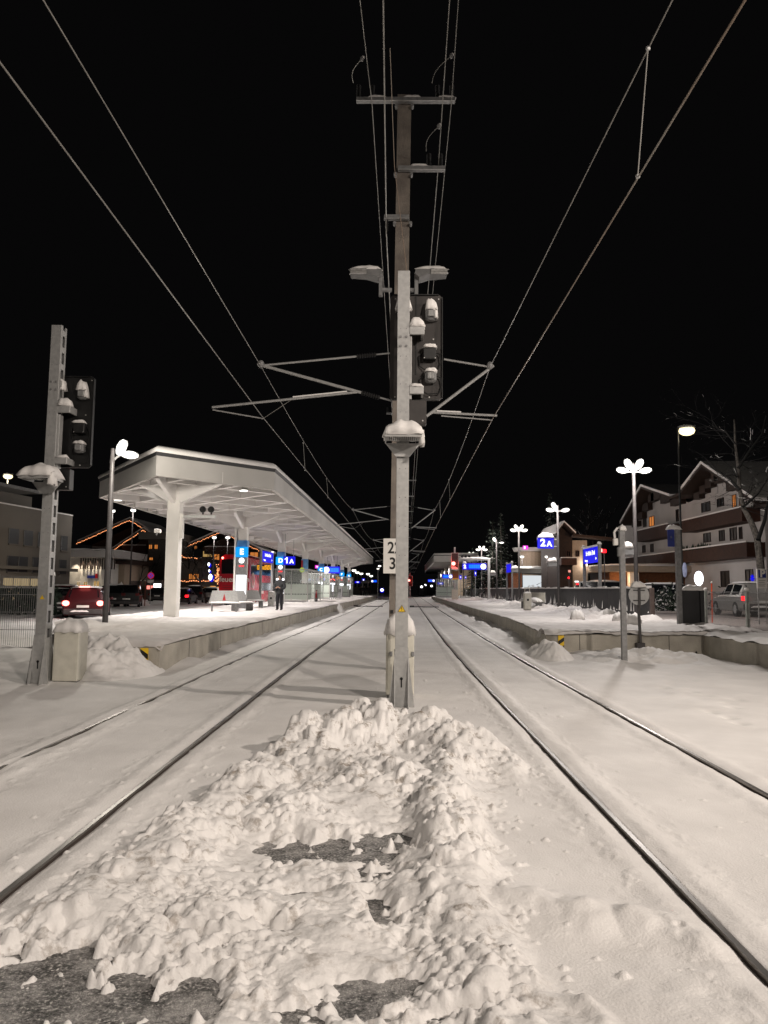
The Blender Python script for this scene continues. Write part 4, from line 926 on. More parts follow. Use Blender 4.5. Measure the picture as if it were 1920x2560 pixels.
for (px, py0, py1, Y, nm) in ((757, 1450, 1479, 57.6, 'white frame notice on the shelter front'), (773, 1448, 1462, 62, 'second white framed notice inside the shelter')):
    a = aY(px-6, py0, Y); b = aY(px+6, py1, Y); t = thing('notice_frame', nm, 'notice', (a.x, Y, b.z), 'notices in the shelter')
    MB().box(a.x, b.x, Y, Y+.01, a.z-.04, a.z).box(a.x, b.x, Y, Y+.01, b.z, b.z+.04).box(a.x, a.x+.04, Y, Y+.01, b.z+.0401, a.z-.0401).box(b.x-.04, b.x, Y, Y+.01, b.z+.0401, a.z-.0401).box(a.x+.0401, b.x-.0401, Y, Y+.01, (a.z+b.z)/2-.02, (a.z+b.z)/2+.02).build('frame', emit('notice_white', (.8, .85, .85), .7), t)
s2 = shelter('second glass shelter further along under the canopy', -8.0, -5.7, 72, 82)
s3 = shelter('third glass shelter near the canopy end', -7.2, -5.0, 91, 99)
s4 = shelter('glass shelter under the right hand canopy', 6.3, 9.2, 104, 116)
for (px0, px1, py0, py1, Y, m, nm, nmo) in ((794, 803, 1452, 1476, 80, E_PANEL, 'lit_vending_panel', 'lit vitrine glowing inside the second shelter'), (793, 812, 1445, 1451, 79, E_BLUE, 'lit_header', 'blue lit header over the vitrine in the second shelter')):
    a = aY(px0, py0, Y); b = aY(px1, py1, Y); t = thing(nm, nmo, 'lit panel', (a.x, Y, b.z)); MB().cbox(a.x, b.x, Y-.1, Y, b.z, a.z, .01).build('panel', m, t)
a = aY(808, 1478, 76); b = aY(820, 1503, 76); t = thing('barrier_board', 'red and white striped barrier board beside the second shelter', 'barrier', (a.x, 76, PZ))
bo = MB().box(a.x, b.x, 76, 76.03, b.z+.05, a.z).build('board', WHITE, t); mb = MB()
for k in range(4):
    for l in range(3): mb.box(a.x+.03+l*.16, a.x+.12+l*.16, 75.99, 75.998, b.z+.12+k*.22, b.z+.24+k*.22)
mb.build('red_block', REDP, bo); MB().box(a.x, a.x+.04, 76, 76.03, PZ, b.z+.05).box(b.x-.04, b.x, 76, 76.03, PZ, b.z+.05).build('foot', GALV, t)
for (x, y, w, h, l) in ((-5.75, 85, .95, 1.25, 'dark grey machine on the platform below the departure board'), (-5.2, 93, .8, 1.0, 'dark grey cabinet near the canopy end')):
    t = thing('ticket_machine', l, 'machine', (x, y, PZ), 'dark machines on the left platform'); b_ = MB().cbox(x-w/2, x+w/2, y-.3, y+.3, PZ, PZ+h, .03).build('housing', GREYP, t); MB().cbox(x-w*.3, x+w*.3, y-.31, y-.3005, PZ+h*.55, PZ+h*.85, .002).build('front_panel', BLACK, b_); MB().snow(x-w/2, x-.1, y-.28, y+.2, PZ+h, .1, 5).build('snow_cap', SNOW, t, True)
t = thing('bicycle', 'snowy bicycle leaning at the glass shelter', 'bicycle', (-6.0, 61, PZ))
bx = -5.85; 
for dy in (0, 1.05): 
    w_l = MB(); 
    for k in range(14): a0, a1 = k*math.tau/14, (k+1)*math.tau/14; w_l.tube((bx, 60+dy+.34*math.cos(a0), PZ+.36+.34*math.sin(a0)), (bx, 60+dy+.34*math.cos(a1), PZ+.36+.34*math.sin(a1)), .025, n=5)
    w_l.build('wheel', RUBBER, t)
MB().path([(bx, 60, PZ+.36), (bx, 60.25, PZ+.85), (bx, 60.75, PZ+.8), (bx, 60.6, PZ+.3), (bx, 60.25, PZ+.85)], .02).path([(bx, 60.6, PZ+.3), (bx, 61.05, PZ+.36), (bx, 60.75, PZ+.8), (bx, 60.75, PZ+.95)], .02).build('bicycle_frame', REDP, t)
MB().path([(bx-.25, 60.15, PZ+1.05), (bx, 60.22, PZ+1.0), (bx+.25, 60.15, PZ+1.05)], .018).build('handlebar', STEEL, t); MB().cbox(bx-.07, bx+.07, 60.62, 60.88, PZ+.93, PZ+.98, .015).build('saddle', RUBBER, t)
# ================================================================== PEOPLE
def skin_body(name, chains, m, parent, sub=2):
    """chains: lists of (x, y, z, r); shared first points are merged to one connected skeleton"""
    vs = []; es = []; rs = []; idx = {}
    for ch in chains:
        prev = None
        for (x, y, z, r_) in ch:
            k = (round(x, 4), round(y, 4), round(z, 4))
            if k not in idx: idx[k] = len(vs); vs.append((x, y, z)); rs.append(r_)
            if prev is not None: es.append((prev, idx[k]))
            prev = idx[k]
    me = bpy.data.meshes.new(name); me.from_pydata(vs, es, []); o = bpy.data.objects.new(name, me); COL.objects.link(o)
    md = o.modifiers.new('skin', 'SKIN'); md.use_smooth_shade = True
    for i, v in enumerate(me.skin_vertices[0].data): r_ = rs[i]; v.radius = r_ if isinstance(r_, tuple) else (r_, r_); v.use_root = (i == 0)
    s_ = o.modifiers.new('sub', 'SUBSURF'); s_.levels = sub; s_.render_levels = sub
    dg = bpy.context.evaluated_depsgraph_get(); me2 = bpy.data.meshes.new_from_object(o.evaluated_get(dg)); bpy.data.objects.remove(o)
    me2.materials.clear(); me2.materials.append(m); me2.name = name
    o = bpy.data.objects.new(name, me2); 
    for p in me2.polygons: p.use_smooth = True
    return _link(o, parent)
SKIN = mat('skin', (.42, .24, .17), .55, var=.05); CLOTH = mat('dark_winter_cloth', (.014, .014, .018), .9, scale=20); CLOTHG = mat('dark_grey_cloth', (.035, .037, .04), .9, scale=20)
def person(label, x, y, z, pose='phone', rz=0, group=None, sc=1, walk=0):
    t = thing('person', label, 'person', (0, 0, 0), group)
    a = .09+walk*.1; b = -.02-walk*.16
    body = [[(0, 0, .98, (.12, .09)), (0, 0, 1.15, (.15, .12)), (0, .0, 1.34, (.18, .12)), (0, .01, 1.47, (.12, .09)), (0, -.005, 1.53, .055), (0, -.015, 1.59, .06), (0, -.02, 1.66, (.078, .095)), (0, -.015, 1.73, (.07, .085)), (0, 0, 1.765, .04)]]
    for s in (-1, 1):
        k = walk*s*.16
        body.append([(0, 0, .98, (.12, .09)), (s*.085, 0, .90, .08), (s*.10, -.01-k*.5, .50, .068), (s*.105, .02-k, .10, .045), (s*.105, -.04-k, .045, .045), (s*.115, -.13-k, .035, .038)])
        if pose == 'phone': arm = [(0, .0, 1.34, (.18, .12)), (s*.19, 0, 1.42, .075), (s*.255, -.02, 1.16, .056), (s*.20, -.17, 1.07, .045), (s*.055, -.27, 1.14, .030), (s*.035, -.285, 1.16, .026)]
        else: arm = [(0, .0, 1.34, (.18, .12)), (s*.19, 0, 1.42, .07), (s*.235, .02, 1.14, .05), (s*.24, -.03-k*.6, .90, .036), (s*.235, -.045-k*.6, .84, .028)]
        body.append(arm)
    bo = skin_body('body', body, SKIN, t)
    # clothing over the same skeleton
    hs_ = 1.12 if pose == 'phone' else 1
    up = [[(0, 0, .80, (.20, .155)), (0, 0, .98, (.20, .16)), (0, 0, 1.15, (.18, .15)), (0, .0, 1.34, (.205, .15)), (0, .01, 1.47, (.14, .11)), (0, .005, 1.53, .075)]]
    for s in (-1, 1):
        k = walk*s*.16
        up.append([(0, .0, 1.34, (.205, .15)), (s*.195, 0, 1.42, .092), (s*.262, -.02, 1.16, .078), (s*.205, -.165, 1.065, .064), (s*.09, -.245, 1.12, .052)] if pose == 'phone' else [(0, .0, 1.34, (.205, .15)), (s*.195, 0, 1.42, .09), (s*.24, .02, 1.14, .072), (s*.245, -.03-k*.6, .92, .055)])
    up = [[(a_, b_, c_, (tuple(v*hs_ for v in r_) if isinstance(r_, tuple) else r_*hs_)) for (a_, b_, c_, r_) in ch] for ch in up]
    skin_body('jacket', up, CLOTHG if pose == 'phone' else CLOTH, bo)
    tr = [[(0, 0, .96, (.165, .125)), (0, 0, .90, (.165, .125))]]
    sh = MB()
    for s in (-1, 1):
        k = walk*s*.16
        tr.append([(0, 0, .90, (.165, .125)), (s*.098, 0, .84, .115), (s*.10, -.01-k*.5, .50, .088), (s*.105, .02-k, .13, .072), (s*.105, .015-k, .07, .07)])
        sh.ball((s*.11, -.05-k, .05), .055, .14, .055, 10, 6)
    skin_body('trousers', tr, CLOTH, bo); sh.build('shoes', RUBBER, bo, True)
    cap = MB().ball((0, .012, 1.70), .097, .112, .10, 12, 8)
    if pose == 'phone': cap.ball((0, .06, 1.58), .10, .085, .10, 10, 6)
    cap.build('hood' if pose == 'phone' else 'hat', CLOTH, bo, True)
    f = MB().ball((0, -.118, 1.655), .013, .022, .02, 6, 5).ball((-.03, -.104, 1.675), .010, n=6, m=4).ball((.03, -.104, 1.675), .010, n=6, m=4).box(-.022, .022, -.114, -.104, 1.618, 1.624); f.build('face', SKIN, bo, True)
    if pose == 'phone':
        for s in (-1, 1):
            hs = []
            for q in range(4): hs.append([(s*.035, -.285, 1.16, .022), (s*(.030-.0), -.305, 1.135+q*.020, .009), (s*(.008), -.318, 1.137+q*.020, .008), (-s*.010, -.31, 1.139+q*.019, .007)])
            hs.append([(s*.035, -.285, 1.16, .022), (s*.035, -.275, 1.20, .010), (s*.016, -.283, 1.222, .008)])
            skin_body('hand', hs, SKIN, bo, 1)
        MB().cbox(-.035, .035, -.303, -.295, 1.12, 1.25, .003).build('phone', BLACK, bo)
    t.location = (x, y, z); t.rotation_euler.z = rz; t.scale = (sc, sc, sc); return t
q = aZ(698, 1528, PZ+.02); person('person in dark winter clothes looking down at a phone on the platform', q.x, q.y, PZ+.03, 'phone', R(-12), sc=.97)
for i, (px, l) in enumerate(((903, 'left one of three distant people in dark clothes at the end of the left platform'), (911, 'middle one of three distant people in dark clothes at the end of the left platform'), (922, 'right one of three distant people in dark clothes at the end of the left platform'))):
    q = aY(px, 1480, 121); person(l, q.x, 121, .35, 'walk', R(20*i), 'distant people', walk=1, sc=.97)
# ================================================================== LAMPS
def petal_lamp(label, x, y, z0, h, heads, box=True, boxside=-1, parent_cat='street lamp', group='lamp posts with petal shaped heads', m=DARKP):
    t = thing('street_lamp', label, parent_cat, (0, 0, 0), group)
    MB().tube((0, 0, 0), (0, 0, h-.35), .085, .065, 12).tube((.0, -.0, h-.35), (0, 0, h+.08), .075, .05, 10).build('pole', m, t)
    for (dx, dz, ang, ll, w) in heads:
        a = R(ang); ux = Vector((math.cos(a), 0, math.sin(a))); uz = Vector((-math.sin(a), 0, math.cos(a))); c = Vector((dx, -.05, h+dz)); base = c-ux*ll/2
        prof = [(0, .30), (.2, .75), (.5, 1), (.8, .85), (1, .35)]
        poly = [base+ux*(ll*p)+uz*(w*.5*q) for p, q in prof]+[base+ux*(ll*p)-uz*(w*.5*q) for p, q in prof[::-1]]; n = len(poly); F_ = [tuple(range(n)), tuple(range(2*n-1, n-1, -1))]+[(i, n+i, n+(i+1) % n, (i+1) % n) for i in range(n)]
        hd = MB().add([p+Vector((0, -.07, 0)) for p in poly]+[p+Vector((0, .03, 0)) for p in poly], F_).build('lamp_head', E_LAMP, t)
        sh = MB().add([p+(p-c)*.06+Vector((0, .035, 0)) for p in poly]+[p+Vector((0, .09, .03)) for p in poly], F_); sh.tube((math.copysign(.05, dx) if abs(dx) < .5 else 0, .03, h-.25), base+Vector((0, .05, 0)), .03); sh.build('lamp_shell', GREYP, hd)
    if box:
        b = MB().cbox(boxside*.62 if boxside < 0 else .09, -.09 if boxside < 0 else .62, -.12, .12, 3.0-PZ*1, 3.28-PZ*1, .02).build('speaker_box', GREYP, t)
        x0, x1 = (-.62, -.09) if boxside < 0 else (.09, .62)
        MB().snow(x0-.02, x1, -.14, .13, 3.28-PZ, .22, 10).build('snow_cap', SNOW, b, True)
    t.location = (x, y, z0); return t
FOUR = [(-.45, -.20, 170, .44, .22), (-.21, .04, 118, .44, .25), (.21, .04, 62, .44, .25), (.45, -.20, 10, .44, .22)]
THREE = [FOUR[0], FOUR[1], FOUR[3]]
TWO = [FOUR[1], (.50, -.26, 0, .40, .14)]
LY = [29.5, 44.5, 60, 75, 90, 104.5, 119, 134, 150, 166, 182]
oname = ['nearest', 'second nearest', 'third', 'fourth', 'fifth', 'sixth', 'seventh', 'eighth', 'ninth', 'tenth', 'last']
for i, y in enumerate(LY):
    hd = FOUR if i in (0, 2, 4, 5, 6) or i > 6 else THREE
    if i == 3: hd = TWO
    if i == 1: hd = THREE
    x = 9.25+cv(y); petal_lamp('%s lamp post of the row behind the black screen wall' % oname[i] if i else 'nearest four headed lamp post behind the right platform, with a snowy box', x, y, PZ, 6.0, hd, box=i < 4)
    if i < 8: point((x-.3, y-1.3, PZ+5.9), [1500, 1150, 1250, 900, 1100, 1100, 1000, 1000][i], (1, .93, .88), .25)
q = aZ(262, 1569, .42)
t = petal_lamp('dark lamp post with two bright heads in front of the canopy left end', q.x, q.y, .30, 5.35, [(.28, .10, 66, .48, .26), (.52, -.12, -4, .50, .22)], False, m=DARKP, group='lamp posts with petal shaped heads'); point((q.x+.9, q.y-1.4, 5.3), 600, (1, .93, .82), .2)
def pole_lamp(label, px, py, Y, z0, m, em, r_=.22, arm=0, w=0, col=(1, .85, .6)):
    c = aY(px, py, Y); t = thing('street_lamp', label, 'street lamp', (c.x-arm, Y, z0), 'single street lamps')
    p = MB().tube((c.x-arm, Y, z0), (c.x-arm, Y, c.z+.2), .08, .05, 8)
    if arm: p.tube((c.x-arm, Y, c.z+.15), (c.x, Y, c.z+r_*.5), .035)
    p.build('pole', m, t); h = MB().ball(c, r_, r_*.8, r_*.6, 12, 6).build('lamp_head', em, t); MB().ball(c+Vector((0, .05, r_*.45)), r_*1.1, r_, r_*.35, 10, 5).build('lamp_cover', GREYP, h)
    if w: point(c+Vector((0, -.5, -.4)), w, col, .2)
    return t
pole_lamp('tall black street lamp with one warm bright head in front of the chalet', 1717, 1077, 46, PZ, BLACK, E_LAMPY, .50, .55, 60)
pole_lamp('bright floodlight on the roof edge at the far left', 20, 1191, 62, 8.5, GALVD, E_LAMPY, .38, 0, 120)
for (px, py, Y, l) in ((282, 1277.6, 70, 'left of the two white street lamps beyond the dark lamp post'), (333, 1276, 66, 'right of the two white street lamps beyond the dark lamp post'), (535.6, 1344, 80, 'dim street lamp left above the red bus'), (569.5, 1344, 76, 'round street lamp just above the red bus'), (351.6, 1394, 90, 'small street lamp before the dark chalets'), (1368, 1392, 75, 'white street lamp beyond the 2A sign'), (1305, 1392, 85, 'small street lamp near the round tower building'), (903+42, 1422, 140, 'single far street lamp beyond the platform end')):
    pole_lamp(l, px, py, Y, .1 if px < 960 else .5, DARKP, E_LAMP, .24, 0, 160 if Y < 86 else 0, (1, .95, .9))
for k, (px, py, Y) in enumerate([(885, 1426, 170), (893, 1431, 180), (903, 1434, 190), (920, 1435, 200), (928, 1440, 215)]):
    pole_lamp(['leftmost of the five tiny far lamps beyond the canopy end', 'second from the left of the five tiny far lamps beyond the canopy end', 'middle one of the five tiny far lamps beyond the canopy end', 'fourth from the left of the five tiny far lamps beyond the canopy end', 'rightmost of the five tiny far lamps beyond the canopy end'][k], px, py, Y, .1, GALVD, E_LAMP, .5)
# ================================================================== RIGHT PLATFORM
t = thing('screen_wall', 'long dark grey screen wall with snow on top behind the right platform', 'wall', (9.9, 28.5, PZ))
ys = [29.0+3*k for k in range(33)]; top = 1.72
for i, (a, b) in enumerate(zip(ys, ys[1:])):
    xa, xb = WALLX(a), WALLX(b)
    pn = MB().add([(xa, a+.01, PZ), (xb, b-.01, PZ), (xb+.06, b-.01, PZ), (xa+.06, a+.01, PZ), (xa, a+.01, top), (xb, b-.01, top), (xb+.06, b-.01, top), (xa+.06, a+.01, top)], [(0,1,5,4),(2,3,7,6),(4,5,6,7),(1,2,6,5),(3,0,4,7)]).build('wall_panel', mat('anthracite_panel', (.040, .040, .042), .6, scale=2), t)
    if i < 22:
        sv = MB(); n = 8; L = Vector((xb-xa, b-a, 0)); A = Vector((xa+.03, a, top))
        for k in range(n):
            p = A+L*(k/n); q2 = A+L*((k+.96)/n); hh = random.uniform(.04, .11); sv.beam(p+Vector((0, 0, hh/2)), q2+Vector((0, 0, hh/2)), .10, hh)
        sv.build('snow_ridge', SNOW, pn)
        ic = MB()
        for k in range(6):
            u = random.random(); p = Vector((xa, a, 0))+L*u; hh = .05+random.random()**2*.65; w = random.uniform(.012, .04)
            zb = PZ+.3; ic.add([(p.x-.045, p.y-w, zb), (p.x-.045, p.y+w, zb), (p.x-.002, p.y+w*1.5, zb), (p.x-.002, p.y-w*1.5, zb), (p.x-.006, p.y, zb+hh)], [(0,1,4),(1,2,4),(2,3,4),(3,0,4)])
        ic.build('clinging_snow', SNOW, pn)
MB().cbox(WALLX(29)-.02, WALLX(29)+.12, 28.8, 28.99, PZ, top+.02, .01).build('end_post', mat('brown_post', (.12, .09, .08), .6), t)
a = aY(1697, 1475, 24); b = aY(1748, 1560, 24)
t = thing('screen_panel', 'short separate dark grey panel with snow on top beside the mesh fence', 'wall', (a.x, 24, PZ))
pn = MB().cbox(a.x, b.x+.02, 23.96, 24.04, PZ-.05, a.z, .01).build('wall_panel', MATS['anthracite_panel'], t)
MB().cbox(b.x+.025, b.x+.15, 23.9, 24.06, PZ-.05, a.z, .01).build('end_post', MATS['anthracite_panel'], t); MB().snow(a.x+.1, b.x+.15, 23.88, 24.1, a.z, .15, 12).build('snow_cap', SNOW, t, True)
# tall sign post with unlit blue banner
a = aY(1687, 1320, 23.8); b = aY(1699, 1320, 23.8)
t = thing('banner_post', 'grey post with an unlit blue banner sign and snow on top by the screen panel', 'sign post', (a.x, 23.8, PZ)); MB().cbox(a.x, b.x, 23.74, 23.88, PZ, a.z, .01).build('post', GALVD, t)
c0 = aY(1668, 1320, 23.8); c1 = aY(1686, 1367, 23.8); p = MB().cbox(c0.x, c1.x, 23.77, 23.83, c1.z, c0.z-.03, .01).build('banner', BLUED, t)
text('banner_text', 'B', .10, ((c0.x+c1.x)/2, 23.765, (c0.z+c1.z)/2), *FX, GREYP, p, .002); MB().snow(c0.x-.02, b.x+.04, 23.68, 23.92, c0.z-.04, .13, 8).build('snow_cap', SNOW, t, True)
# foreground steel post
a = aY(1549, 1325, 17.7); t = thing('steel_post', 'tall plain grey post with snow cap standing in front of the platform end wall', 'post', (5.4, 17.7, 0))
q = aY(1561, 1646, 17.7); po = MB().beam((q.x, 17.7, -.1), (a.x+.045, 17.7, a.z), .115, .115).build('post', GALVD, t); MB().snow(a.x-.02, a.x+.14, 17.6, 17.82, a.z-.01, .12, 8).build('snow_cap', SNOW, t, True)
dv = MB().cbox(a.x-.16, a.x-.06, 17.62, 17.72, a.z-.36, a.z-.20, .01).build('sensor_box', WHITE, t)
MB().path([(a.x-.10, 17.67, a.z-.20), (a.x-.11, 17.67, a.z-.06), (a.x-.05, 17.67, a.z+.02), (a.x+.02, 17.67, a.z-.02)], .02).build('cable', RUBBER, dv); MB().path([(a.x-.13, 17.65, a.z-.19), (a.x-.14, 17.65, a.z-.05), (a.x-.06, 17.65, a.z+.05)], .025).build('snow_on_cable', SNOW, dv)
MB().cbox(a.x-.06, a.x+.0, 17.64, 17.74, a.z-.62, a.z-.40, .01).build('bracket', GREYP, t)
# round sign seen from behind
q = aZ(1599, 1622, .25); Y = EY-.12; c = aY(1596, 1487, Y)
t = thing('round_sign', 'round sign seen from behind on a thin dark post mounted at the end wall', 'sign', (c.x, Y, .2)); 
MB().beam((c.x+.03, Y, .12), (c.x-.02, Y, c.z+.22), .06, .06).build('post', DARKP, t)
ds = MB().tube((c.x, Y-.045, c.z), (c.x, Y-.032, c.z), .265, n=32).build('sign_disc', GALV, t)
MB().box(c.x-.15, c.x+.15, Y-.065, Y-.0455, c.z+.10, c.z+.13).box(c.x-.15, c.x+.15, Y-.065, Y-.0455, c.z-.16, c.z-.13).box(c.x-.03, c.x+.03, Y-.09, Y-.0655, c.z-.3, c.z+.2).build('clamp', DARKP, ds)
MB().snow(c.x-.2, c.x+.18, Y-.14, Y+.05, c.z+.20, .13, 8).build('snow_cap', SNOW, t, True); MB().cbox(c.x-.09, c.x+.13, Y-.05, Y+.1, .13, .30, .01).build('foot_clamp', DARKP, t)
# mesh fences
def mesh_fence(label, pts, z0, z1, step=.05, pm=GALV, r_=.0045, posts=None, snow=True, bars=5):
    t = thing('mesh_fence', label, 'fence', (pts[0][0], pts[0][1], z0))
    for (p, q) in zip(pts, pts[1:]):
        a = Vector((*p, 0)); b = Vector((*q, 0)); L = (b-a).length; n = int(L/step); mb = MB()
        for k in range(n): u = a.lerp(b, k/n); mb.tube(u+Vector((0, 0, z0+.05)), u+Vector((0, 0, z1)), r_, n=4, cap=False)
        for k in range(bars): z = z0+.06+(z1-z0-.08)*k/(bars-1); mb.tube(a+Vector((0, 0, z)), b+Vector((0, 0, z)), r_*1.8, n=4, cap=False)
        mb.build('mesh_panel', GALVD, t)
    for p in pts:
        po = MB().cbox(p[0]-.05, p[0]+.05, p[1]-.05, p[1]+.05, z0-.1, z1+.03, .01).build('post', pm, t)
        if snow: MB().snow(p[0]-.065, p[0]+.065, p[1]-.065, p[1]+.065, z1+.03, .09, 6).build('snow_cap', SNOW, po, True)
    return t
PALE = mat('pale_green_post', (.50, .54, .50), .5)
f1 = aZ(1766, 1562, PZ); f2 = aZ(1871, 1577, PZ)
mesh_fence('pale mesh fence with snow capped posts on the wall at the right edge', [(f1.x, f1.y), (f2.x, f2.y), (2*f2.x-f1.x-.1, 2*f2.y-f1.y), (3*f2.x-2*f1.x-.2, 3*f2.y-2*f1.y)], PZ, f1.z+1.13, .06, PALE)
mesh_fence('fine grey mesh fence behind the left signal post', [(-8.4, 18.9), (-9.72, 18.75), (-12.2, 18.5)], .05, 1.85, .05, GALVD)
a = aZ(1781, 1559, PZ); b = aY(1779, 1456, a.y); t = thing('snow_marker', 'thin orange snow marker pole beside the mesh fence', 'marker pole', (a.x, a.y, PZ)); o = MB().tube((a.x, a.y, PZ), (b.x, a.y, b.z), .022, n=8).build('rod', emit('orange_pole', (.6, .04, .01), .15, (.8, .12, .04)), t); MB().ball((b.x, a.y, b.z), .04, n=8, m=5).build('snow_cap', SNOW, t)
# railway light signals --------------------------------------------------
def light_signal(label, px, pytop, pybot, Y, red_py, basez, w=.75):
    a = aY(px-w*950/Y, pytop, Y); b = aY(px+w*950/Y, pybot, Y); c = aY(px-w*400/Y, red_py, Y); t = thing('rail_signal', label, 'rail signal', ((a.x+b.x)/2, Y, basez), 'lit railway signals')
    mx = (a.x+b.x)/2; MB().cbox(mx-.09, mx+.09, Y+.02, Y+.2, basez, a.z+.7, .01).build('post', GALV, t)
    bd = MB().cbox(a.x, b.x, Y-.02, Y+.015, b.z, a.z, .01).build('signal_board', mat('dark_red_board', (.03, .006, .006), .5), t)
    fr = MB().box(a.x-.03, a.x-.001, Y-.05, Y, b.z, a.z).box(b.x+.001, b.x+.03, Y-.05, Y, b.z, a.z).box(a.x-.03, b.x+.03, Y-.05, Y, a.z+.001, a.z+.04).build('white_rim', WHITE, bd)
    l = MB().tube((c.x, Y-.20, c.z), (c.x, Y-.021, c.z), .21, n=14).build('red_light', E_REDC, t)
    MB().cbox(mx-.12, mx+.12, Y-.25, Y-.021, c.z+.27, c.z+.5, .02).build('dark_lens_hood', BLACK, bd)
    point((c.x, Y-.6, c.z), 60, (1, .03, .02), .1, 'signal_light'); return t, mx, b
t, mx, b = light_signal('red railway signal on a white framed board beside the right hand canopy', 1137, 1383, 1424, 86, 1409, PZ)
MB().snow(mx-.5, mx+.4, 85.7, 86.1, b.z-.02, .3, 8).build('snow_cap', SNOW, t, True); MB().cbox(mx-.25, mx+.4, 85.9, 86.05, b.z-.95, b.z-.15, .01).build('wooden_plate', mat('rust_brown', (.20, .08, .03), .7), t); MB().box(mx-.3, mx+.45, 85.88, 86.02, b.z-1.1, b.z-.96).build('yellow_bar', YELLOW, t)
MB().cbox(mx-.35, mx+.35, 85.8, 86.2, PZ, PZ+1.1, .03).build('base_cabinet', CREAM, t)
light_signal('small far red railway signal just right of the central post', 1025, 1440, 1465, 150, 1451, .1, .9)
# right canopy --------------------------------------------------------------
cp2 = canopy('smaller curved white canopy far along the right platform', [(4.0, 100), (9.6, 98), (10.0, 150), (8.5, 178), (4.6, 178), (4.0, 150)], 5.2, 6.02, [], ribs=False, colw=.4)
for k in range(5):
    y = 106+k*14; x = 7.2+cv(y); MB().cbox(x-.2, x+.2, y-.2, y+.2, PZ, 5.3, .02).build('column', WHITE, cp2); 
    if k < 4: spot((x-1, y, 5.1), (x-1, y, 0), 900, UC, 150, .15, .5, 'downlight_beam')
for (px0, px1, py0, py1, Y, m, l) in ((1094, 1108, 1456, 1461, 112, E_BLUE, 'small blue lit sign low under the right hand canopy'), (1140, 1145, 1440, 1447, 95, E_BLUE, 'tiny blue lit sign in front of the building beside the canopy'), (1148, 1154, 1438, 1448, 100, E_BLUE, 'tiny blue lit arrow sign above the screen wall'), (1162, 1166, 1440, 1447, 98, E_BLUE, 'tiny blue lit sign next to the arrow sign'), (1186, 1191, 1427, 1440, 92, E_BLUE, 'blue lit letter sign hanging near the numbered board'), (722+165, 735+165, 1453, 1458, 150, E_BLUE, 'blue lit far sign beside the distant people'), (905, 912, 1446, 1454, 145, E_BLUE, 'small blue square sign above the distant people'), (803-15, 812-15, 1413, 1421, 76, E_PINK, 'pink and blue lit sign left of the letter C pylon')):
    a = aY(px0, py0, Y); b = aY(px1, py1, Y); t = thing('lit_sign', l, 'lit sign', (a.x, Y, b.z), 'small lit signs far away'); o = MB().cbox(a.x, b.x, Y-.05, Y+.05, b.z, a.z, .01).build('sign_box', m, t)
    MB().box((a.x+b.x)/2-.15*(b.x-a.x), (a.x+b.x)/2+.25*(b.x-a.x), Y-.055, Y-.0505, (a.z+b.z)/2-.15*(a.z-b.z), (a.z+b.z)/2+.2*(a.z-b.z)).build('mark', E_WHITE, o); MB().box((a.x+b.x)/2-.03, (a.x+b.x)/2+.03, Y, Y+.04, .4, b.z).build('post', GALVD, t)
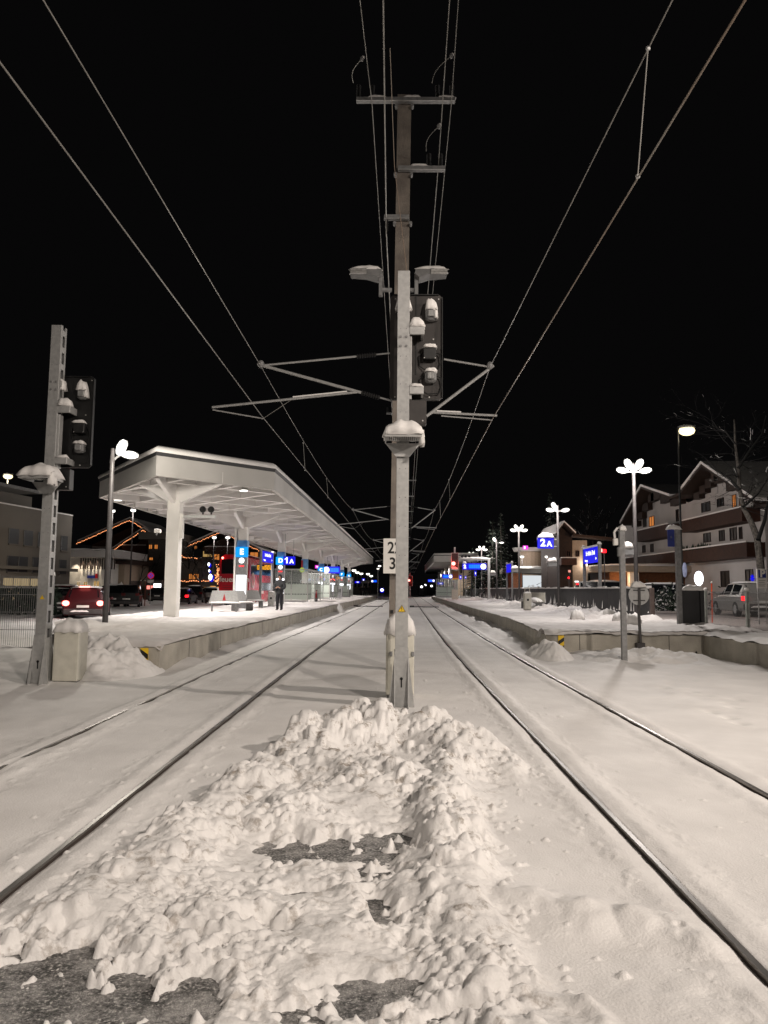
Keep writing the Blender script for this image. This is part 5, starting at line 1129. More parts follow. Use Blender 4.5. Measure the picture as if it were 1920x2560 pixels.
# ================================================================== VEHICLES
def car(label, x, y, z, rz, paint, lights='', kind='hatch', L=4.3, W=1.8, H=1.5, group='parked and waiting cars', plate=True, rear=True, snow=False, sign=False):
    t = thing('parked_car', label, 'car', (0, 0, 0), group); hw = W/2
    # station: y, half width, bottom, belt, roof, roof half width ; rear (-L/2) faces the camera
    if kind == 'van': st = [(-.5, .94, .35, 1.0, 1.0*H/1.5, .70), (-.49, .97, .30, .95, 1.30, .86), (-.46, 1, .28, .95, H*.985, .84), (-.1, 1, .25, .95, H, .86), (.22, 1, .25, .95, H*.97, .84), (.36, .98, .26, .95, 1.05, .88), (.48, .93, .3, .80, .84, .82), (.5, .86, .38, .68, .70, .75)]
    else: st = [(-.5, .90, .38, .82, .84, .78), (-.485, .95, .30, .90, .96, .84), (-.465, .98, .26, .93, 1.08, .80), (-.40, 1, .24, .93, H*.96, .72), (-.15, 1, .22, .92, H, .74), (.08, 1, .22, .92, H*.975, .72), (.22, .99, .22, .92, 1.0, .80), (.40, .96, .24, .82, .88, .82), (.485, .90, .30, .70, .74, .76), (.5, .82, .38, .62, .64, .66)]
    secs = []
    for (u, w, zb, zm, zr, wr) in st:
        w *= hw; wr *= hw; yy_ = u*L; secs.append([(-w*.9, yy_, zb), (-w, yy_, zb+.12), (-w, yy_, zm-.06), (-w*.97, yy_, zm), (-wr, yy_, max(zr-.05, zm+.001)), (-wr*.8, yy_, max(zr, zm+.002)), (wr*.8, yy_, max(zr, zm+.002)), (wr, yy_, max(zr-.05, zm+.001)), (w*.97, yy_, zm), (w, yy_, zm-.06), (w, yy_, zb+.12), (w*.9, yy_, zb)])
    mb = MB(); n = 12; vs = [v for s_ in secs for v in s_]; fs = [tuple(range(n)), tuple(range(len(vs)-1, len(vs)-n-1, -1))]
    for i in range(len(secs)-1):
        for k in range(n): fs.append((i*n+k, (i+1)*n+k, (i+1)*n+(k+1) % n, i*n+(k+1) % n))
    mb.add(vs, fs); bo = mb.build('body', paint, t)
    def q(i, j, k0, k1, inset=.08, off=.006):   # glass quad between stations i, j and section points k0, k1
        A, B, C, D = [Vector(p) for p in (secs[i][k0], secs[j][k0], secs[j][k1], secs[i][k1])]; c = (A+B+C+D)/4
        nn = (B-A).cross(D-A).normalized(); 
        if nn.dot(c-Vector((0, c.y, .8))) < 0 and abs(nn.x) > .3: nn = -nn
        return [p+(c-p)*inset+nn*off for p in (A, B, C, D)]
    g = MB(); ii = range(3, 6) if kind != 'van' else range(2, 5)
    for i in ii:
        for (k0, k1) in ((3, 4), (8, 7)):
            v = q(i, i+1, k0, k1, .10, .008); g.add(v, [(0, 1, 2, 3)])
    g.build('side_window', GLASS, t)
    iR = 2 if kind != 'van' else 0
    A = [Vector(secs[iR][k]) for k in (4, 7)]+[Vector(secs[iR+1 if kind != 'van' else 2][k]) for k in (7, 4)]; c = sum(A, Vector())/4; nn = Vector((0, -1, .3)).normalized()
    g = MB().add([p+(c-p)*.10+nn*(.03 if kind != 'van' else .07) for p in A], [(0, 1, 2, 3)]); g.build('rear_window', GLASS, t)
    iF = 5 if kind != 'van' else 4
    A = [Vector(secs[iF][k]) for k in (4, 7)]+[Vector(secs[iF+1][k]) for k in (8, 3)]; c = sum(A, Vector())/4; g = MB().add([p+(c-p)*.08+Vector((0, .01, .02)) for p in A], [(0, 1, 2, 3)]); g.build('windscreen', GLASS, t)
    bp = MB().cbox(-hw*.93, hw*.93, -L/2-.07, -L/2+.04, .30, .56, .04).build('bumper', DARKP, t)
    if snow: MB().snow(-hw*.6, hw*.3, -L/2-.12, -L/2-.0, .42, .07, 8).build('snow_crust', SNOW, bp)
    for s in (-1, 1):
        for u in (-.31, .32):
            wl = MB().tube((s*(hw-.17), u*L, .32), (s*(hw+.015), u*L, .32), .33, n=18).build('wheel', RUBBER, t)
            MB().tube((s*(hw+.0155), u*L, .32), (s*(hw+.022), u*L, .32), .20, n=10).build('rim', GALV, wl)
        on = lights
        zt = .80 if kind != 'van' else 1.0
        x0, x1 = (s*hw*.66, s*hw*.97); tl = MB().cbox(min(x0, x1), max(x0, x1), -L/2-.045, -L/2+.12, zt-.10, zt+.10, .02).build('tail_light', E_RED if on else mat('dark_red_lens', (.16, .01, .01), .2), t)
        if 'b' in on: MB().ball((s*hw*.80, -L/2-.045, zt), .15, .03, .12, 12, 7).build('bulb', E_REDC, tl)
        MB().ball((s*(hw+.09), L*.16, .98), .09, .05, .07, 8, 5).build('mirror', paint, t)
    if 'b' in on: MB().cbox(-.22, .22, -L*.42-.03, -L*.42+.05, H*.985, H*1.03, .01).build('high_brake_light', E_REDC, t); MB().snow(-hw*.7, hw*.7, -L*.38, L*.04, H*.99, .07, 10).build('roof_snow', SNOW, t, True)
    elif snow or random.random() < .5: MB().snow(-hw*.7, hw*.7, -L*.39, L*.06, H*.985, .08, 10).build('roof_snow', SNOW, t, True)
    if plate: MB().cbox(-.26, .26, -L/2-.085, -L/2-.071, .60 if kind != 'van' else .62, .71 if kind != 'van' else .73, .003).build('number_plate', WHITE, t)
    if sign: sg = MB().cbox(-.28, .28, -.08, .08, H+.01, H+.15, .03).build('taxi_sign', emit('taxi_glow', (1, .4, .08), .9), t)
    t.location = (x, y, z); t.rotation_euler.z = rz; return t
def carp(label, px, py, z, rz, paint, **k): q = aZ(px, py, z); return car(label, q.x-2.15*math.sin(rz), q.y+2.15*math.cos(rz), z, rz, paint, **k)
DRED = mat('dark_red_car_paint', (.05, .006, .008), .35, var=.04, spec=.3); DBLK = mat('black_car_paint', (.008, .008, .009), .3, var=.02, spec=.35); SILV = mat('silver_car_paint', (.40, .39, .37), .3, .4, var=.03); GRN = mat('grey_car_paint', (.10, .10, .10), .25, .3, var=.03)
carp('dark red car braking with three bright red lights behind the dark lamp post', 206, 1553, .06, R(16), DRED, lights='b', L=4.4, W=1.8, H=1.52, snow=True)
qb = aZ(206, 1553, .06); point((qb.x-.6, qb.y-.5, .85), 1.5, (1, .03, .02), .06, 'brake_glow'); point((qb.x+.6, qb.y-.5, .85), 1.5, (1, .03, .02), .06, 'brake_glow')
carp('dark car half hidden behind the left signal post', 150, 1540, .06, R(18), DRED, kind='van', H=1.6, snow=True)
carp('black parked car with a roof snow strip next to the braking car', 280, 1521, .06, R(15), DBLK, kind='van', H=1.65)
carp('second black parked car left of the first canopy column', 315, 1521, .06, R(15), DBLK, kind='van', H=1.7)
carp('dark car in the gap left of the first canopy column', 392, 1506, .06, R(12), DBLK)
carp('black saloon with one lit red tail light right of the first column', 444, 1514, .06, R(3), DBLK, lights='r', H=1.45)
carp('black car in the middle of the waiting line', 482, 1508, .06, R(5), DBLK, kind='van', H=1.7)
carp('silver estate taxi with red tail lights in front of the red bus', 526, 1507, .06, R(8), SILV, lights='r', kind='van', L=4.6, H=1.55, sign=True)
carp('dark car with red tail lights close to the rear of the bus', 546, 1500, .06, R(8), DBLK, lights='r')
car('silver car seen through the mesh fence at the right edge', 16.3, 35.2, PZ+.04, R(-6), SILV, lights='r', L=4.3, H=1.5, snow=True)
q = aY(1655, 1500, 41); car('dark car seen through the gap between the two dark walls', q.x, 43, PZ+.04, R(80), GRN, L=4.5, snow=True)
q = aY(1472, 1480, 62); car('white van parked beyond the station name sign', q.x+.6, 63, PZ+.04, R(75), SILV, kind='van', L=4.8, W=1.9, H=1.9, snow=True)
# red double deck bus ---------------------------------------------------------
t = thing('double_deck_bus', 'red double deck coach with white lettering behind the bus stop pylons', 'bus', (-12.9, 63, .06)); 
x0, x1, y0, y1 = -14.15, -11.65, 63, 76; zt = 4.35
bb = MB(); pr = [(x0+.02, .35), (x1-.02, .35), (x1, .6), (x1, 3.6), (x1-.12, zt-.25), (x1-.45, zt), (x0+.45, zt), (x0+.12, zt-.25), (x0, 3.6), (x0, .6)]
bb.prism([(u, v) for u, v in pr], 'y', y0, y1); bo = bb.build('body', REDBUS, t)
MB().cbox(x0+.18, x1-.18, y0-.03, y0-.001, 2.75, 3.95, .08 if 0 else .01).build('rear_window', GLASS, t)
MB().cbox(x1+.001, x1+.02, y0+.7, y1-.2, 2.75, 3.55, .004).build('upper_side_window', GLASS, t); MB().cbox(x1+.001, x1+.02, y0+5.5, y1-.3, 1.35, 2.1, .004).build('lower_side_window', GLASS, t)
gr = MB()
for k in range(6): gr.box(x0+.3, x1-.3, y0-.012, y0-.001, .95+k*.16, .99+k*.16)
gr.build('engine_grille', mat('bus_grille', (.12, .008, .012), .5), t)
gr = MB()
for k in range(8): gr.box(x1+.001, x1+.010, y0+.6, y0+1.7, .8+k*.16, .84+k*.16)
gr.build('side_grille', MATS['bus_grille'], t)
for (x, z) in ((x0+.25, 4.05), (x0+.2, .95), (x1-.2, .95)): MB().ball((x, y0-.03, z), .10, .05, .10, 10, 6).build('tail_light', E_REDC, t); point((x, y0-.4, z), 6, (1, .03, .02), .1, 'tail_glow')
for s in (0, 1):
    for y in (65.6, 67, 73.3):
        xx = (x0-.01, x0+.3) if s == 0 else (x1-.3, x1+.012); wl = MB().tube((xx[0], y, .52), (xx[1], y, .52), .5, n=18).build('wheel', RUBBER, t); e_ = xx[s]; MB().tube((e_, y, .52), (e_+(.01 if s else -.01), y, .52), .28, n=12).build('rim', GALV, wl)
text('rear_lettering', 'feuerstein', .62, (-12.88, y0-.006, 2.28), *FX, WHITE, bo, .002, bold=.01); text('rear_small_lettering', 'feuerstein.info', .2, (-13.1, y0-.006, .82), *FX, WHITE, bo, .002)
text('side_lettering_dark', 'feuer', 1.15, (x1+.008, 68.0, 2.35), (0, 1, 0), (0, 0, 1), mat('dark_bus_letter', (.10, .004, .008), .4), bo, .002, bold=.02); text('side_lettering', 'stein', 1.35, (x1+.008, 69.0, 1.5), (0, 1, 0), (0, 0, 1), WHITE, bo, .002, bold=.02)
em = MB(); pts = [(x1+.012, 64.6+.55*math.sin(a_/10*math.tau)*(1-.35*math.cos(a_/10*math.tau)), 2.25+.62*math.cos(a_/10*math.tau)) for a_ in range(11)]
em.path(pts, .05, 5).build('flame_emblem', WHITE, bo)
MB().snow(x0+.4, x1-.4, y0+.3, y1-.3, zt, .12, 14).build('roof_snow', SNOW, t, True); MB().box(x0+.1, x1-.1, y0-.05, y0-.002, 3.98, 4.03).build('roof_edge_glow', REDP, t)
# ================================================================== BUILDINGS
def px_rect_window(par, plane, v, px0, px1, py0, py1, m, frame=WHITE, fw=.06, cross=True, out=.03):
    """window on a wall plane: plane 'x' (constant X=v, facing -X) or 'y' (constant Y=v, facing the camera)"""
    f = aX if plane == 'x' else aY
    a = f(px0, py0, v); b = f(px1, py1, v); a2 = f((px0+px1)/2, py0, v); b2 = f((px0+px1)/2, py1, v); z1, z0 = a2.z, b2.z
    if plane == 'x':
        u0, u1 = sorted((a.y, b.y)); s = -1 if v > 0 else 1
        def bx(mb, p, q, r0, r1, d0, d1): mb.box(min(v+s*d0, v+s*d1), max(v+s*d0, v+s*d1), p, q, r0, r1)
    else:
        u0, u1 = sorted((a.x, b.x)); s = -1
        def bx(mb, p, q, r0, r1, d0, d1): mb.box(p, q, min(v+s*d0, v+s*d1), max(v+s*d0, v+s*d1), r0, r1)
    mb = MB(); bx(mb, u0-fw, u0, z0-fw, z1+fw, .002, out+.03); bx(mb, u1, u1+fw, z0-fw, z1+fw, .002, out+.03); bx(mb, u0, u1, z1, z1+fw, .002, out+.03); bx(mb, u0, u1, z0-fw, z0, .002, out+.05)
    if cross: bx(mb, (u0+u1)/2-.025, (u0+u1)/2+.025, z0, z1, .012, out+.02)
    o = mb.build('window', frame, par); g = MB(); bx(g, u0, u1, z0, z1, .004, .010); g.build('pane', m, o); return o
# --- chalet on the right -----------------------------------------------------
FXX = 26.0
ch = thing('chalet', 'big white gabled chalet with brown wooden balconies at the right edge', 'building', (FXX, 60, PZ))
def fz(px, py, X=FXX): v = aX(px, py, X); return (v.y, v.z)
RX = 24.4
eL, a1, vl, vr, a2, eR = [fz(*p, RX) for p in ((1550, 1308), (1602, 1215), (1675, 1240), (1698, 1229), (1753, 1158), (1886, 1250))]
XB = 40.0
y0 = fz(1916, 1400)[0]; y1 = fz(1556, 1400)[0]
wall = MB(); k = .35
wall.prism([(y1, -.1), (y1, eL[1]-k), (a1[0], a1[1]-k-.3), (vl[0], vl[1]-k-.2), (vl[0], -.1)], 'x', FXX, XB)
wall.prism([(vl[0]-.002, -.1), (vl[0]-.002, vl[1]-k-.2), (vr[0], vr[1]-k-.2), (a2[0], a2[1]-k-.3), (y0, eR[1]-k+1.2), (y0, -.1)], 'x', FXX, XB)
wall.build('wall', RENDER, ch)
def slab(parent, p, q, xa, xb, th, m, name, dz=0):
    mb = MB(); mb.prism([(p[0], p[1]+dz), (q[0], q[1]+dz), (q[0], q[1]+dz+th), (p[0], p[1]+dz+th)], 'x', xa, xb); return mb.build(name, m, parent)
for (p, q) in ((eL, a1), (a1, vl), (vr, a2), (a2, eR)):
    rf = slab(ch, p, q, RX, XB+.5, .22, WOOD, 'roof', -.26); slab(rf, p, q, RX-.05, XB+.5, .22, SNOW, 'roof_snow', -.03)
slab(ch, vl, vr, RX, XB, .2, WOOD, 'roof', -.26)
# stepped timber under the gables
for (ax, ez, sg, n) in ((a1, eL, 1, 4), (a2, vr, 1, 4), (a1, vl, -1, 3), (a2, eR, -1, 4)):
    mb = MB()
    for i in range(n):
        u = (i+.3)/n; y = ax[0]+(ez[0]-ax[0])*u; z = ax[1]+(ez[1]-ax[1])*u; w = abs(ez[0]-ax[0])/n*.98
        mb.box(FXX-.5, FXX-.003, y-w/2+.01, y+w/2-.01, z-1.30+.35*u, z-.45)
    mb.build('gable_timber', WOOD, ch)
def balcony(px0, px1, pyt0, pyb0, plants=False, ext=1.3):
    X = FXX-ext; a = aX(px0, pyt0, X); b = aX(px0, pyb0, X); ya = a.y; yb = aX(px1, pyt0, X).y; zt, zb = a.z, b.z
    bb = MB().box(X, X+.06, min(ya, yb), max(ya, yb), zb, zt).box(X+.0601, FXX-.001, min(ya, yb), min(ya, yb)+.06, zb, zt).box(X+.0601, FXX-.001, max(ya, yb)-.06, max(ya, yb), zb, zt).box(X+.0601, FXX-.001, min(ya, yb)+.0601, max(ya, yb)-.0601, zb, zb+.15).build('balcony', WOODB, ch)
    g = MB(); y = min(ya, yb)
    while y < max(ya, yb): g.box(X-.012, X-.0005, y, y+.015, zb+.02, zt-.04); y += .16
    g.build('board_gap', WOOD, bb)
    MB().beam((X+.03, min(ya, yb), zt+.05), (X+.03, max(ya, yb), zt+.05), .16, .10).build('snow_ridge', SNOW, bb)
    if plants:
        pl = MB()
        for i in range(70):
            y = random.uniform(ya*.5+yb*.5, max(ya, yb)) if plants == 2 else random.uniform(min(ya, yb), max(ya, yb)); h = random.uniform(.1, .5); pl.add([(X+.1, y-.1, zt), (X+.1+random.uniform(-.1, .1), y, zt+h), (X+.1, y+.1, zt+.02), (X-.05, y, zt-.1)], [(0, 1, 2), (0, 3, 1), (3, 2, 1)])
        pl.build('balcony_plants', NEEDLE, bb)
balcony(1854, 1702, 1268, 1303); balcony(1866, 1702, 1355, 1392, 2); balcony(1668, 1590, 1310, 1341); balcony(1686, 1562, 1380, 1408)
WINS = [(1755,1776,1257,1278,0),(1794,1810,1247,1265,0),(1832,1841,1238,1267,1),(1850,1856,1246,1265,1),(1760,1777,1334,1354,0),(1799,1812,1327,1351,0),(1826,1842,1321,1349,0),(1849,1856,1319,1346,0),(1624,1636,1292,1315,1),(1609,1616,1297,1316,0),(1607,1614,1365,1380,0),(1627,1634,1361,1379,0),(1691,1697,1275,1302,0),(1627,1640,1426,1441,2),(1659,1670,1428,1452,2),(1803,1824,1429,1466,0),(1865,1884,1425,1466,0)]
for (a, b, c, d, l) in WINS: px_rect_window(ch, 'x', FXX, a, b, c, d, [WGLASS, E_WARM, E_WARM2][l], WOOD if l == 0 else WOODB, .06)
for (px, py, rx, rz, l) in ((1747, 1446, .26, .56, 'tall oval white lamp glowing beside the chalet entrance'), (1614, 1452, .22, .42, 'small white box lamp glowing at the chalet terrace')):
    c = aX(px, py, FXX-2.5); t = thing('entrance_lamp', l, 'lamp', (c.x, c.y, PZ), 'glowing lamps at the chalet')
    (MB().ball(c, .35, rx, rz, 12, 8) if rz > .5 else MB().cbox(c.x-.2, c.x+.2, c.y-rx, c.y+rx, c.z-rz, c.z+rz, .03)).build('globe', E_PANEL, t); MB().cbox(c.x-.15, c.x+.15, c.y-.15, c.y+.15, PZ, c.z-rz, .02).build('pedestal', WHITE, t); point(c+Vector((-.9, -.4, .2)), 30, (1, .96, .9), .2)
c = aX(1881, 1447, FXX-.4); t = thing('blue_star', 'small blue glowing star decoration at the chalet door', 'decoration', c); 
st = MB(); 
for k in range(4): a_ = k*math.pi/4; st.tube(c+Vector((0, math.cos(a_)*.3, math.sin(a_)*.3)), c-Vector((0, math.cos(a_)*.3, math.sin(a_)*.3)), .04)
st.build('rays', E_BLUE, t); MB().ball(c, .06).build('hook', E_BLUE, t)
point((18, 44, 4.0), 95, (1, .86, .74), .4, 'facade_fill'); point((18, 70, 4), 95, (1, .86, .74), .4, 'facade_fill')  # two added fill lights without lamp bodies, they brighten the chalet front
# carport wing
t = thing('carport', 'low flat roofed carport with orange lit timber walls left of the chalet', 'building', (19.5, 66, PZ)); a = aY(1501, 1413, 66); b = aY(1590, 1404, 66)
rf = MB().box(a.x, b.x+6, 66, 74, a.z-.55, a.z).build('flat_roof', BEIGE, t); MB().snow(a.x-.1, b.x+6, 65.9, 74, a.z, .25, 10).build('roof_snow', SNOW, rf, True)
MB().box(a.x+1.2, b.x+6, 67.5, 74, 0, a.z-.56).build('timber_wall', mat('orange_timber', (.22, .09, .03), .7, col2=(.13, .05, .02)), t); MB().box(a.x+2.6, a.x+3.4, 66.3, 67, 0, a.z-.56).build('pillar', WHITE, t); point((a.x+2, 66.2, 2.6), 60, (1, .6, .3), .2)
# --- left grey building ---------------------------------------------------------
gA = aY(-40, 1268, 56); gB = aY(181, 1303, 68)
gb = thing('grey_office_building', 'grey three storey building with dark windows at the left edge', 'building', (gA.x, 56, 0))
pa, pb = Vector((gA.x, 56, 0)), Vector((gB.x, 68, 0)); dr = (pb-pa).normalized(); nb = Vector((-dr.y, dr.x, 0)); zr_ = 7.9
vs = [pa, pb, pb+nb*12, pa+nb*12]; MB().add([v+Vector((0, 0, -.2)) for v in vs]+[v+Vector((0, 0, zr_)) for v in vs], [(0,3,2,1),(4,5,6,7),(0,1,5,4),(1,2,6,5),(2,3,7,6),(3,0,4,7)]).build('wall', RENDERG, gb)
def on_face(px, py):  # intersection of the pixel ray with the building face
    d = ray(px, py); n_ = Vector((dr.y, -dr.x, 0)); t_ = n_.dot(pa)/n_.dot(d); p = Vector((d.x*t_, d.y*t_, CAMZ+d.z*t_)); return (p-pa).dot(dr), p.z
def face_box(u0, u1, z0, z1, d0, d1, m, nm, par):
    n_ = Vector((dr.y, -dr.x, 0)); A = pa+dr*u0; B = pa+dr*u1; vs = [A+n_*d0, B+n_*d0, B+n_*d1, A+n_*d1]
    return MB().add([v+Vector((0, 0, z0)) for v in vs]+[v+Vector((0, 0, z1)) for v in vs], [(0,1,2,3),(7,6,5,4),(0,4,5,1),(1,5,6,2),(2,6,7,3),(3,7,4,0)]).build(nm, m, par)
for (a, b, c, d) in ((23, 46, 1320, 1361), (61, 81, 1325, 1365), (96, 115, 1330, 1368), (153, 168, 1339, 1377), (19, 43, 1389, 1430), (47, 68, 1391, 1431), (82, 103, 1393, 1432), (149, 165, 1399, 1436)):
    u0, z1 = on_face(a, c); u1, z0 = on_face(b, d); w = face_box(u0, u1, z0, z1, .002, .012, WGLASS, 'window', gb); face_box(u0-.06, u1+.06, z0-.10, z0-.001, .002, .12, RENDERG, 'sill', w); face_box(u0-.06, u0-.001, z0, z1, .002, .05, GREYP, 'frame', w)
u0, _ = on_face(0, 1470); u1, _ = on_face(180, 1470); face_box(u0-2, u1, 2.9, 3.15, .002, .5, RENDERG, 'ledge', gb)
for (a, b, c, d) in ((8, 30, 1461, 1480), (34, 50, 1461, 1480), (52, 72, 1461, 1480), (76, 102, 1461, 1480)):
    u0, z1 = on_face(a, c); u1, z0 = on_face(b, d); face_box(u0, u1, .5, 2.2, .002, .012, emit('shop_glow', (.95, .72, .40), .32), 'shop_window', gb)
tp = face_box(on_face(-40, 1300)[0], on_face(118, 1300)[0], zr_+.001, zr_+1.25, -5, -1.5, RENDERG, 'penthouse', gb)
o_ = face_box(on_face(-40, 1300)[0], on_face(88, 1239)[0], zr_+1.26, zr_+1.5, -5, .6, GREYP, 'penthouse_roof', gb)
face_box(on_face(-40, 1300)[0], on_face(181, 1300)[0], zr_+.001, zr_+.10, -1.4, .06, SNOW, 'parapet_snow', gb)
pm_ = pa+dr*on_face(100, 1400)[0]; point((pm_.x+3.5, pm_.y-6, 4.2), 120, (1, .86, .68), .3, 'facade_fill')  # added fill with no lamp body, brightens the grey building face
# hedge in front
def leafy(name, label, cat, boxes, m, n, size, group=None):
    mb = MB()
    for (x0, x1, y0, y1, z0, z1) in boxes:
        for i in range(n):
            c = Vector((random.uniform(x0, x1), random.uniform(y0, y1), random.uniform(z0, z1))); a = Vector((random.gauss(0, 1), random.gauss(0, 1), random.gauss(0, 1))).normalized()*size*random.uniform(.5, 1.2); b = a.orthogonal().normalized()*size*random.uniform(.4, .9)
            mb.add([c-a, c+b, c+a, c-b], [(0, 1, 2, 3)])
    o = mb.build(name, m); return tag(o, label, cat, group)
leafy('hedge', 'dark clipped hedge behind the mesh fence in front of the grey building', 'hedge', [(-30, -17.2, 39, 40.2, .1, 1.55)], NEEDLE, 5200, .14)
tag(MB().snow(-30, -17.2, 39, 40.2, 1.5, .10, 20).build('hedge_snow', SNOW), 'thin snow layer lying on the clipped hedge', 'snow layer')
# --- low white building with slats ----------------------------------------------
t = thing('bank_building', 'low white building with flat roof, dark slats and a small blue sign', 'building', (-33, 76, 0)); Y = 76
a = aY(174, 1394, Y); b = aY(262, 1394, Y); c = aY(297, 1376, Y); z1 = a.z
MB().box(a.x, b.x, Y, Y+9, 0, z1).build('wall', WHITE, t); rf = MB().box(a.x-1, c.x, Y-1.2, Y+9, z1+.001, z1+.75).build('flat_roof', RENDER, t); MB().snow(a.x-1, c.x, Y-1.2, Y+9, z1+.75, .25, 10).build('roof_snow', SNOW, rf, True)
sl = MB()
for i in range(15):
    x = a.x+1.2+i*.24; sl.box(x, x+.09, Y-.25, Y-.15, z1-1.15, z1-.05)
sl.build('slat_screen', WOOD, t)
s0 = aY(219, 1438, Y); s1 = aY(245, 1446, Y); sg = MB().cbox(s0.x, s1.x, Y-.12, Y-.02, s1.z, s0.z, .01).build('sign_panel', BLUED, t); MB().box(s1.x-.25, s1.x, Y-.13, Y-.121, s0.z-.3, s0.z+.15).build('red_mark', REDP, sg)
for (p0, p1, q0, q1) in ((194, 199, 1455, 1466), (210, 218, 1455, 1466), (235, 248, 1453, 1466)): px_rect_window(t, 'y', Y, p0, p1, q0, q1, E_WARM2, WHITE, .05)
for px in (186, 204, 222, 240): q = aY(px, 1402, Y-.6); spot((q.x, Y-.45, z1-.1), (q.x, Y-.2, 0), 160, (1, .82, .6), 70, .05, .5, 'wall_washer')
t2 = thing('side_annex', 'beige low annex with an overhanging roof right of the slatted white building', 'building', (-28, 80, 0)); a = aY(262, 1410, 80); b = aY(312, 1410, 80)
MB().box(a.x, b.x, 80, 88, 0, a.z).build('wall', BEIGE, t2); MB().box(a.x-.5, b.x+.9, 79, 88, a.z+.001, a.z+.4).build('roof', WOOD, t2); point((b.x-1, 77, 3), 60, (1, .85, .65), .3)
# --- dark chalets with light strings ----------------------------------------------
def string_roof(parent, pts, Y, name='light_string'):
    mb = MB()
    for (p, q) in zip(pts, pts[1:]):
        a, b = aY(*p, Y), aY(*q, Y); n = int((b-a).length/.19)
        for i in range(n): c = a.lerp(b, i/n)+Vector((0, 0, random.uniform(-.07, .07))); mb.ball(c, .06, n=5, m=3)
    return mb.build(name, E_STRING, parent)
def dark_chalet(label, gable, Y, zbase_px, wins, depth=12, m=WOOD):
    L, A, Rr = [aY(*p, Y) for p in gable]; t = thing('dark_chalet', label, 'building', (A.x, Y, 0), 'dark chalets with light strings')
    ins = 1.6
    MB().prism([(L.x+ins, 0), (L.x+ins, L.z-.1), (A.x, A.z-.75), (Rr.x-ins, Rr.z-.1), (Rr.x-ins, 0)], 'y', Y+1.2, Y+depth).build('wall', m, t)
    for (p, q) in ((L, A), (A, Rr)):
        mb = MB(); mb.prism([(p.x, p.z), (q.x, q.z), (q.x, q.z+.3), (p.x, p.z+.3)], 'y', Y+.1, Y+depth); r_ = mb.build('roof', WOOD, t); mb = MB(); mb.prism([(p.x, p.z+.301), (q.x, q.z+.301), (q.x, q.z+.5), (p.x, p.z+.5)], 'y', Y+.15, Y+depth); mb.build('roof_snow', SNOW, r_)
    string_roof(t, gable, Y)
    for (a, b, c, d, l) in wins: px_rect_window(t, 'y', Y+1.2, a, b, c, d, [WGLASS, E_WARM, E_WARM2][l], WOODB, .08)
    for zz in (3.2, 6.0):
        bl = MB().box(L.x+ins+.5, Rr.x-ins-.5, Y+.2, Y+.28, zz, zz+.95).box(L.x+ins+.5, Rr.x-ins-.5, Y+.2801, Y+1.19, zz, zz+.12).build('balcony', WOODB, t); MB().box(L.x+ins+.5, Rr.x-ins-.5, Y+.17, Y+.31, zz+.951, zz+1.04).build('snow_ridge', SNOW, bl)
    return t
dark_chalet('wide dark chalet whose gable is outlined in orange lights, left of the dark lamp post', [(192, 1359), (323.5, 1301), (372, 1330)], 104, 0, [(343, 350, 1397, 1412, 1), (343, 351, 1427, 1440, 1)], 14)
dark_chalet('dark chalet with a lower orange outlined gable in front of the wide one', [(262, 1389), (357, 1326), (404, 1360)], 98, 0, [(345, 351, 1394, 1408, 1), (374, 383, 1394, 1400, 1), (372, 382, 1428, 1440, 1)], 10)
dark_chalet('dark chalet with a shallow light string right of the first canopy column', [(396, 1352), (464, 1395), (500, 1398)], 90, 0, [(497, 503, 1435, 1450, 1), (505, 511, 1435, 1450, 1)], 8) if 0 else None
dark_chalet('big dark house above the bus with short orange light strings on its gable', [(470, 1366), (552, 1330), (650, 1378)], 100, 0, [(508, 530, 1378, 1392, 2), (536, 548, 1380, 1400, 1), (626, 645, 1381, 1392, 1), (487, 492, 1365, 1372, 1)], 14)
t = thing('hotel_block', 'dark flat roofed block with small orange windows beside the first canopy column', 'building', (-28, 94, 0)); a = aY(366, 1348, 94); b = aY(430, 1348, 94)
MB().box(a.x, b.x, 94.8, 104, 0, a.z).build('wall', mat('dark_plaster', (.09, .075, .065), .9), t); MB().box(a.x-1, b.x+.6, 94, 104, a.z, a.z+.9).build('flat_roof', RENDERG, t)
for (p0, p1, q0, q1) in ((373, 380, 1362, 1372), (387, 394, 1362, 1372), (374, 382, 1394, 1400), (440, 446, 1368, 1380)): px_rect_window(t, 'y', 94.8, p0, p1, q0, q1, E_WARM, WOOD, .05) if p1 < 430 else None
t = thing('festive_house', 'dark house with orange string lights along its eaves right of the first column', 'building', (-23, 86, 0)); a = aY(428, 1400, 86); b = aY(500, 1400, 86)
MB().box(a.x, b.x, 87, 95, 0, a.z).build('wall', mat('dark_plaster', (.09, .075, .065), .9), t); MB().box(a.x-.4, b.x+.6, 86, 95, a.z, a.z+.3).build('roof', WOOD, t); string_roof(t, [(436, 1380), (462, 1394), (496, 1397)], 85.9); string_roof(t, [(440, 1454), (552, 1451)], 85.0, 'garland'); string_roof(t, [(437, 1412), (438.5, 1425), (436.5, 1449)], 84, 'vertical_string')
MB().box(a.x, b.x+6, 85.2, 87, 2.3, 2.5).build('canopy_roof', WOODB, t)
for (p0, p1) in ((497, 503), (506, 512), (515, 520)): px_rect_window(t, 'y', 86.9, p0-24, p1-24, 1435, 1449, E_WARM, WOOD, .05)
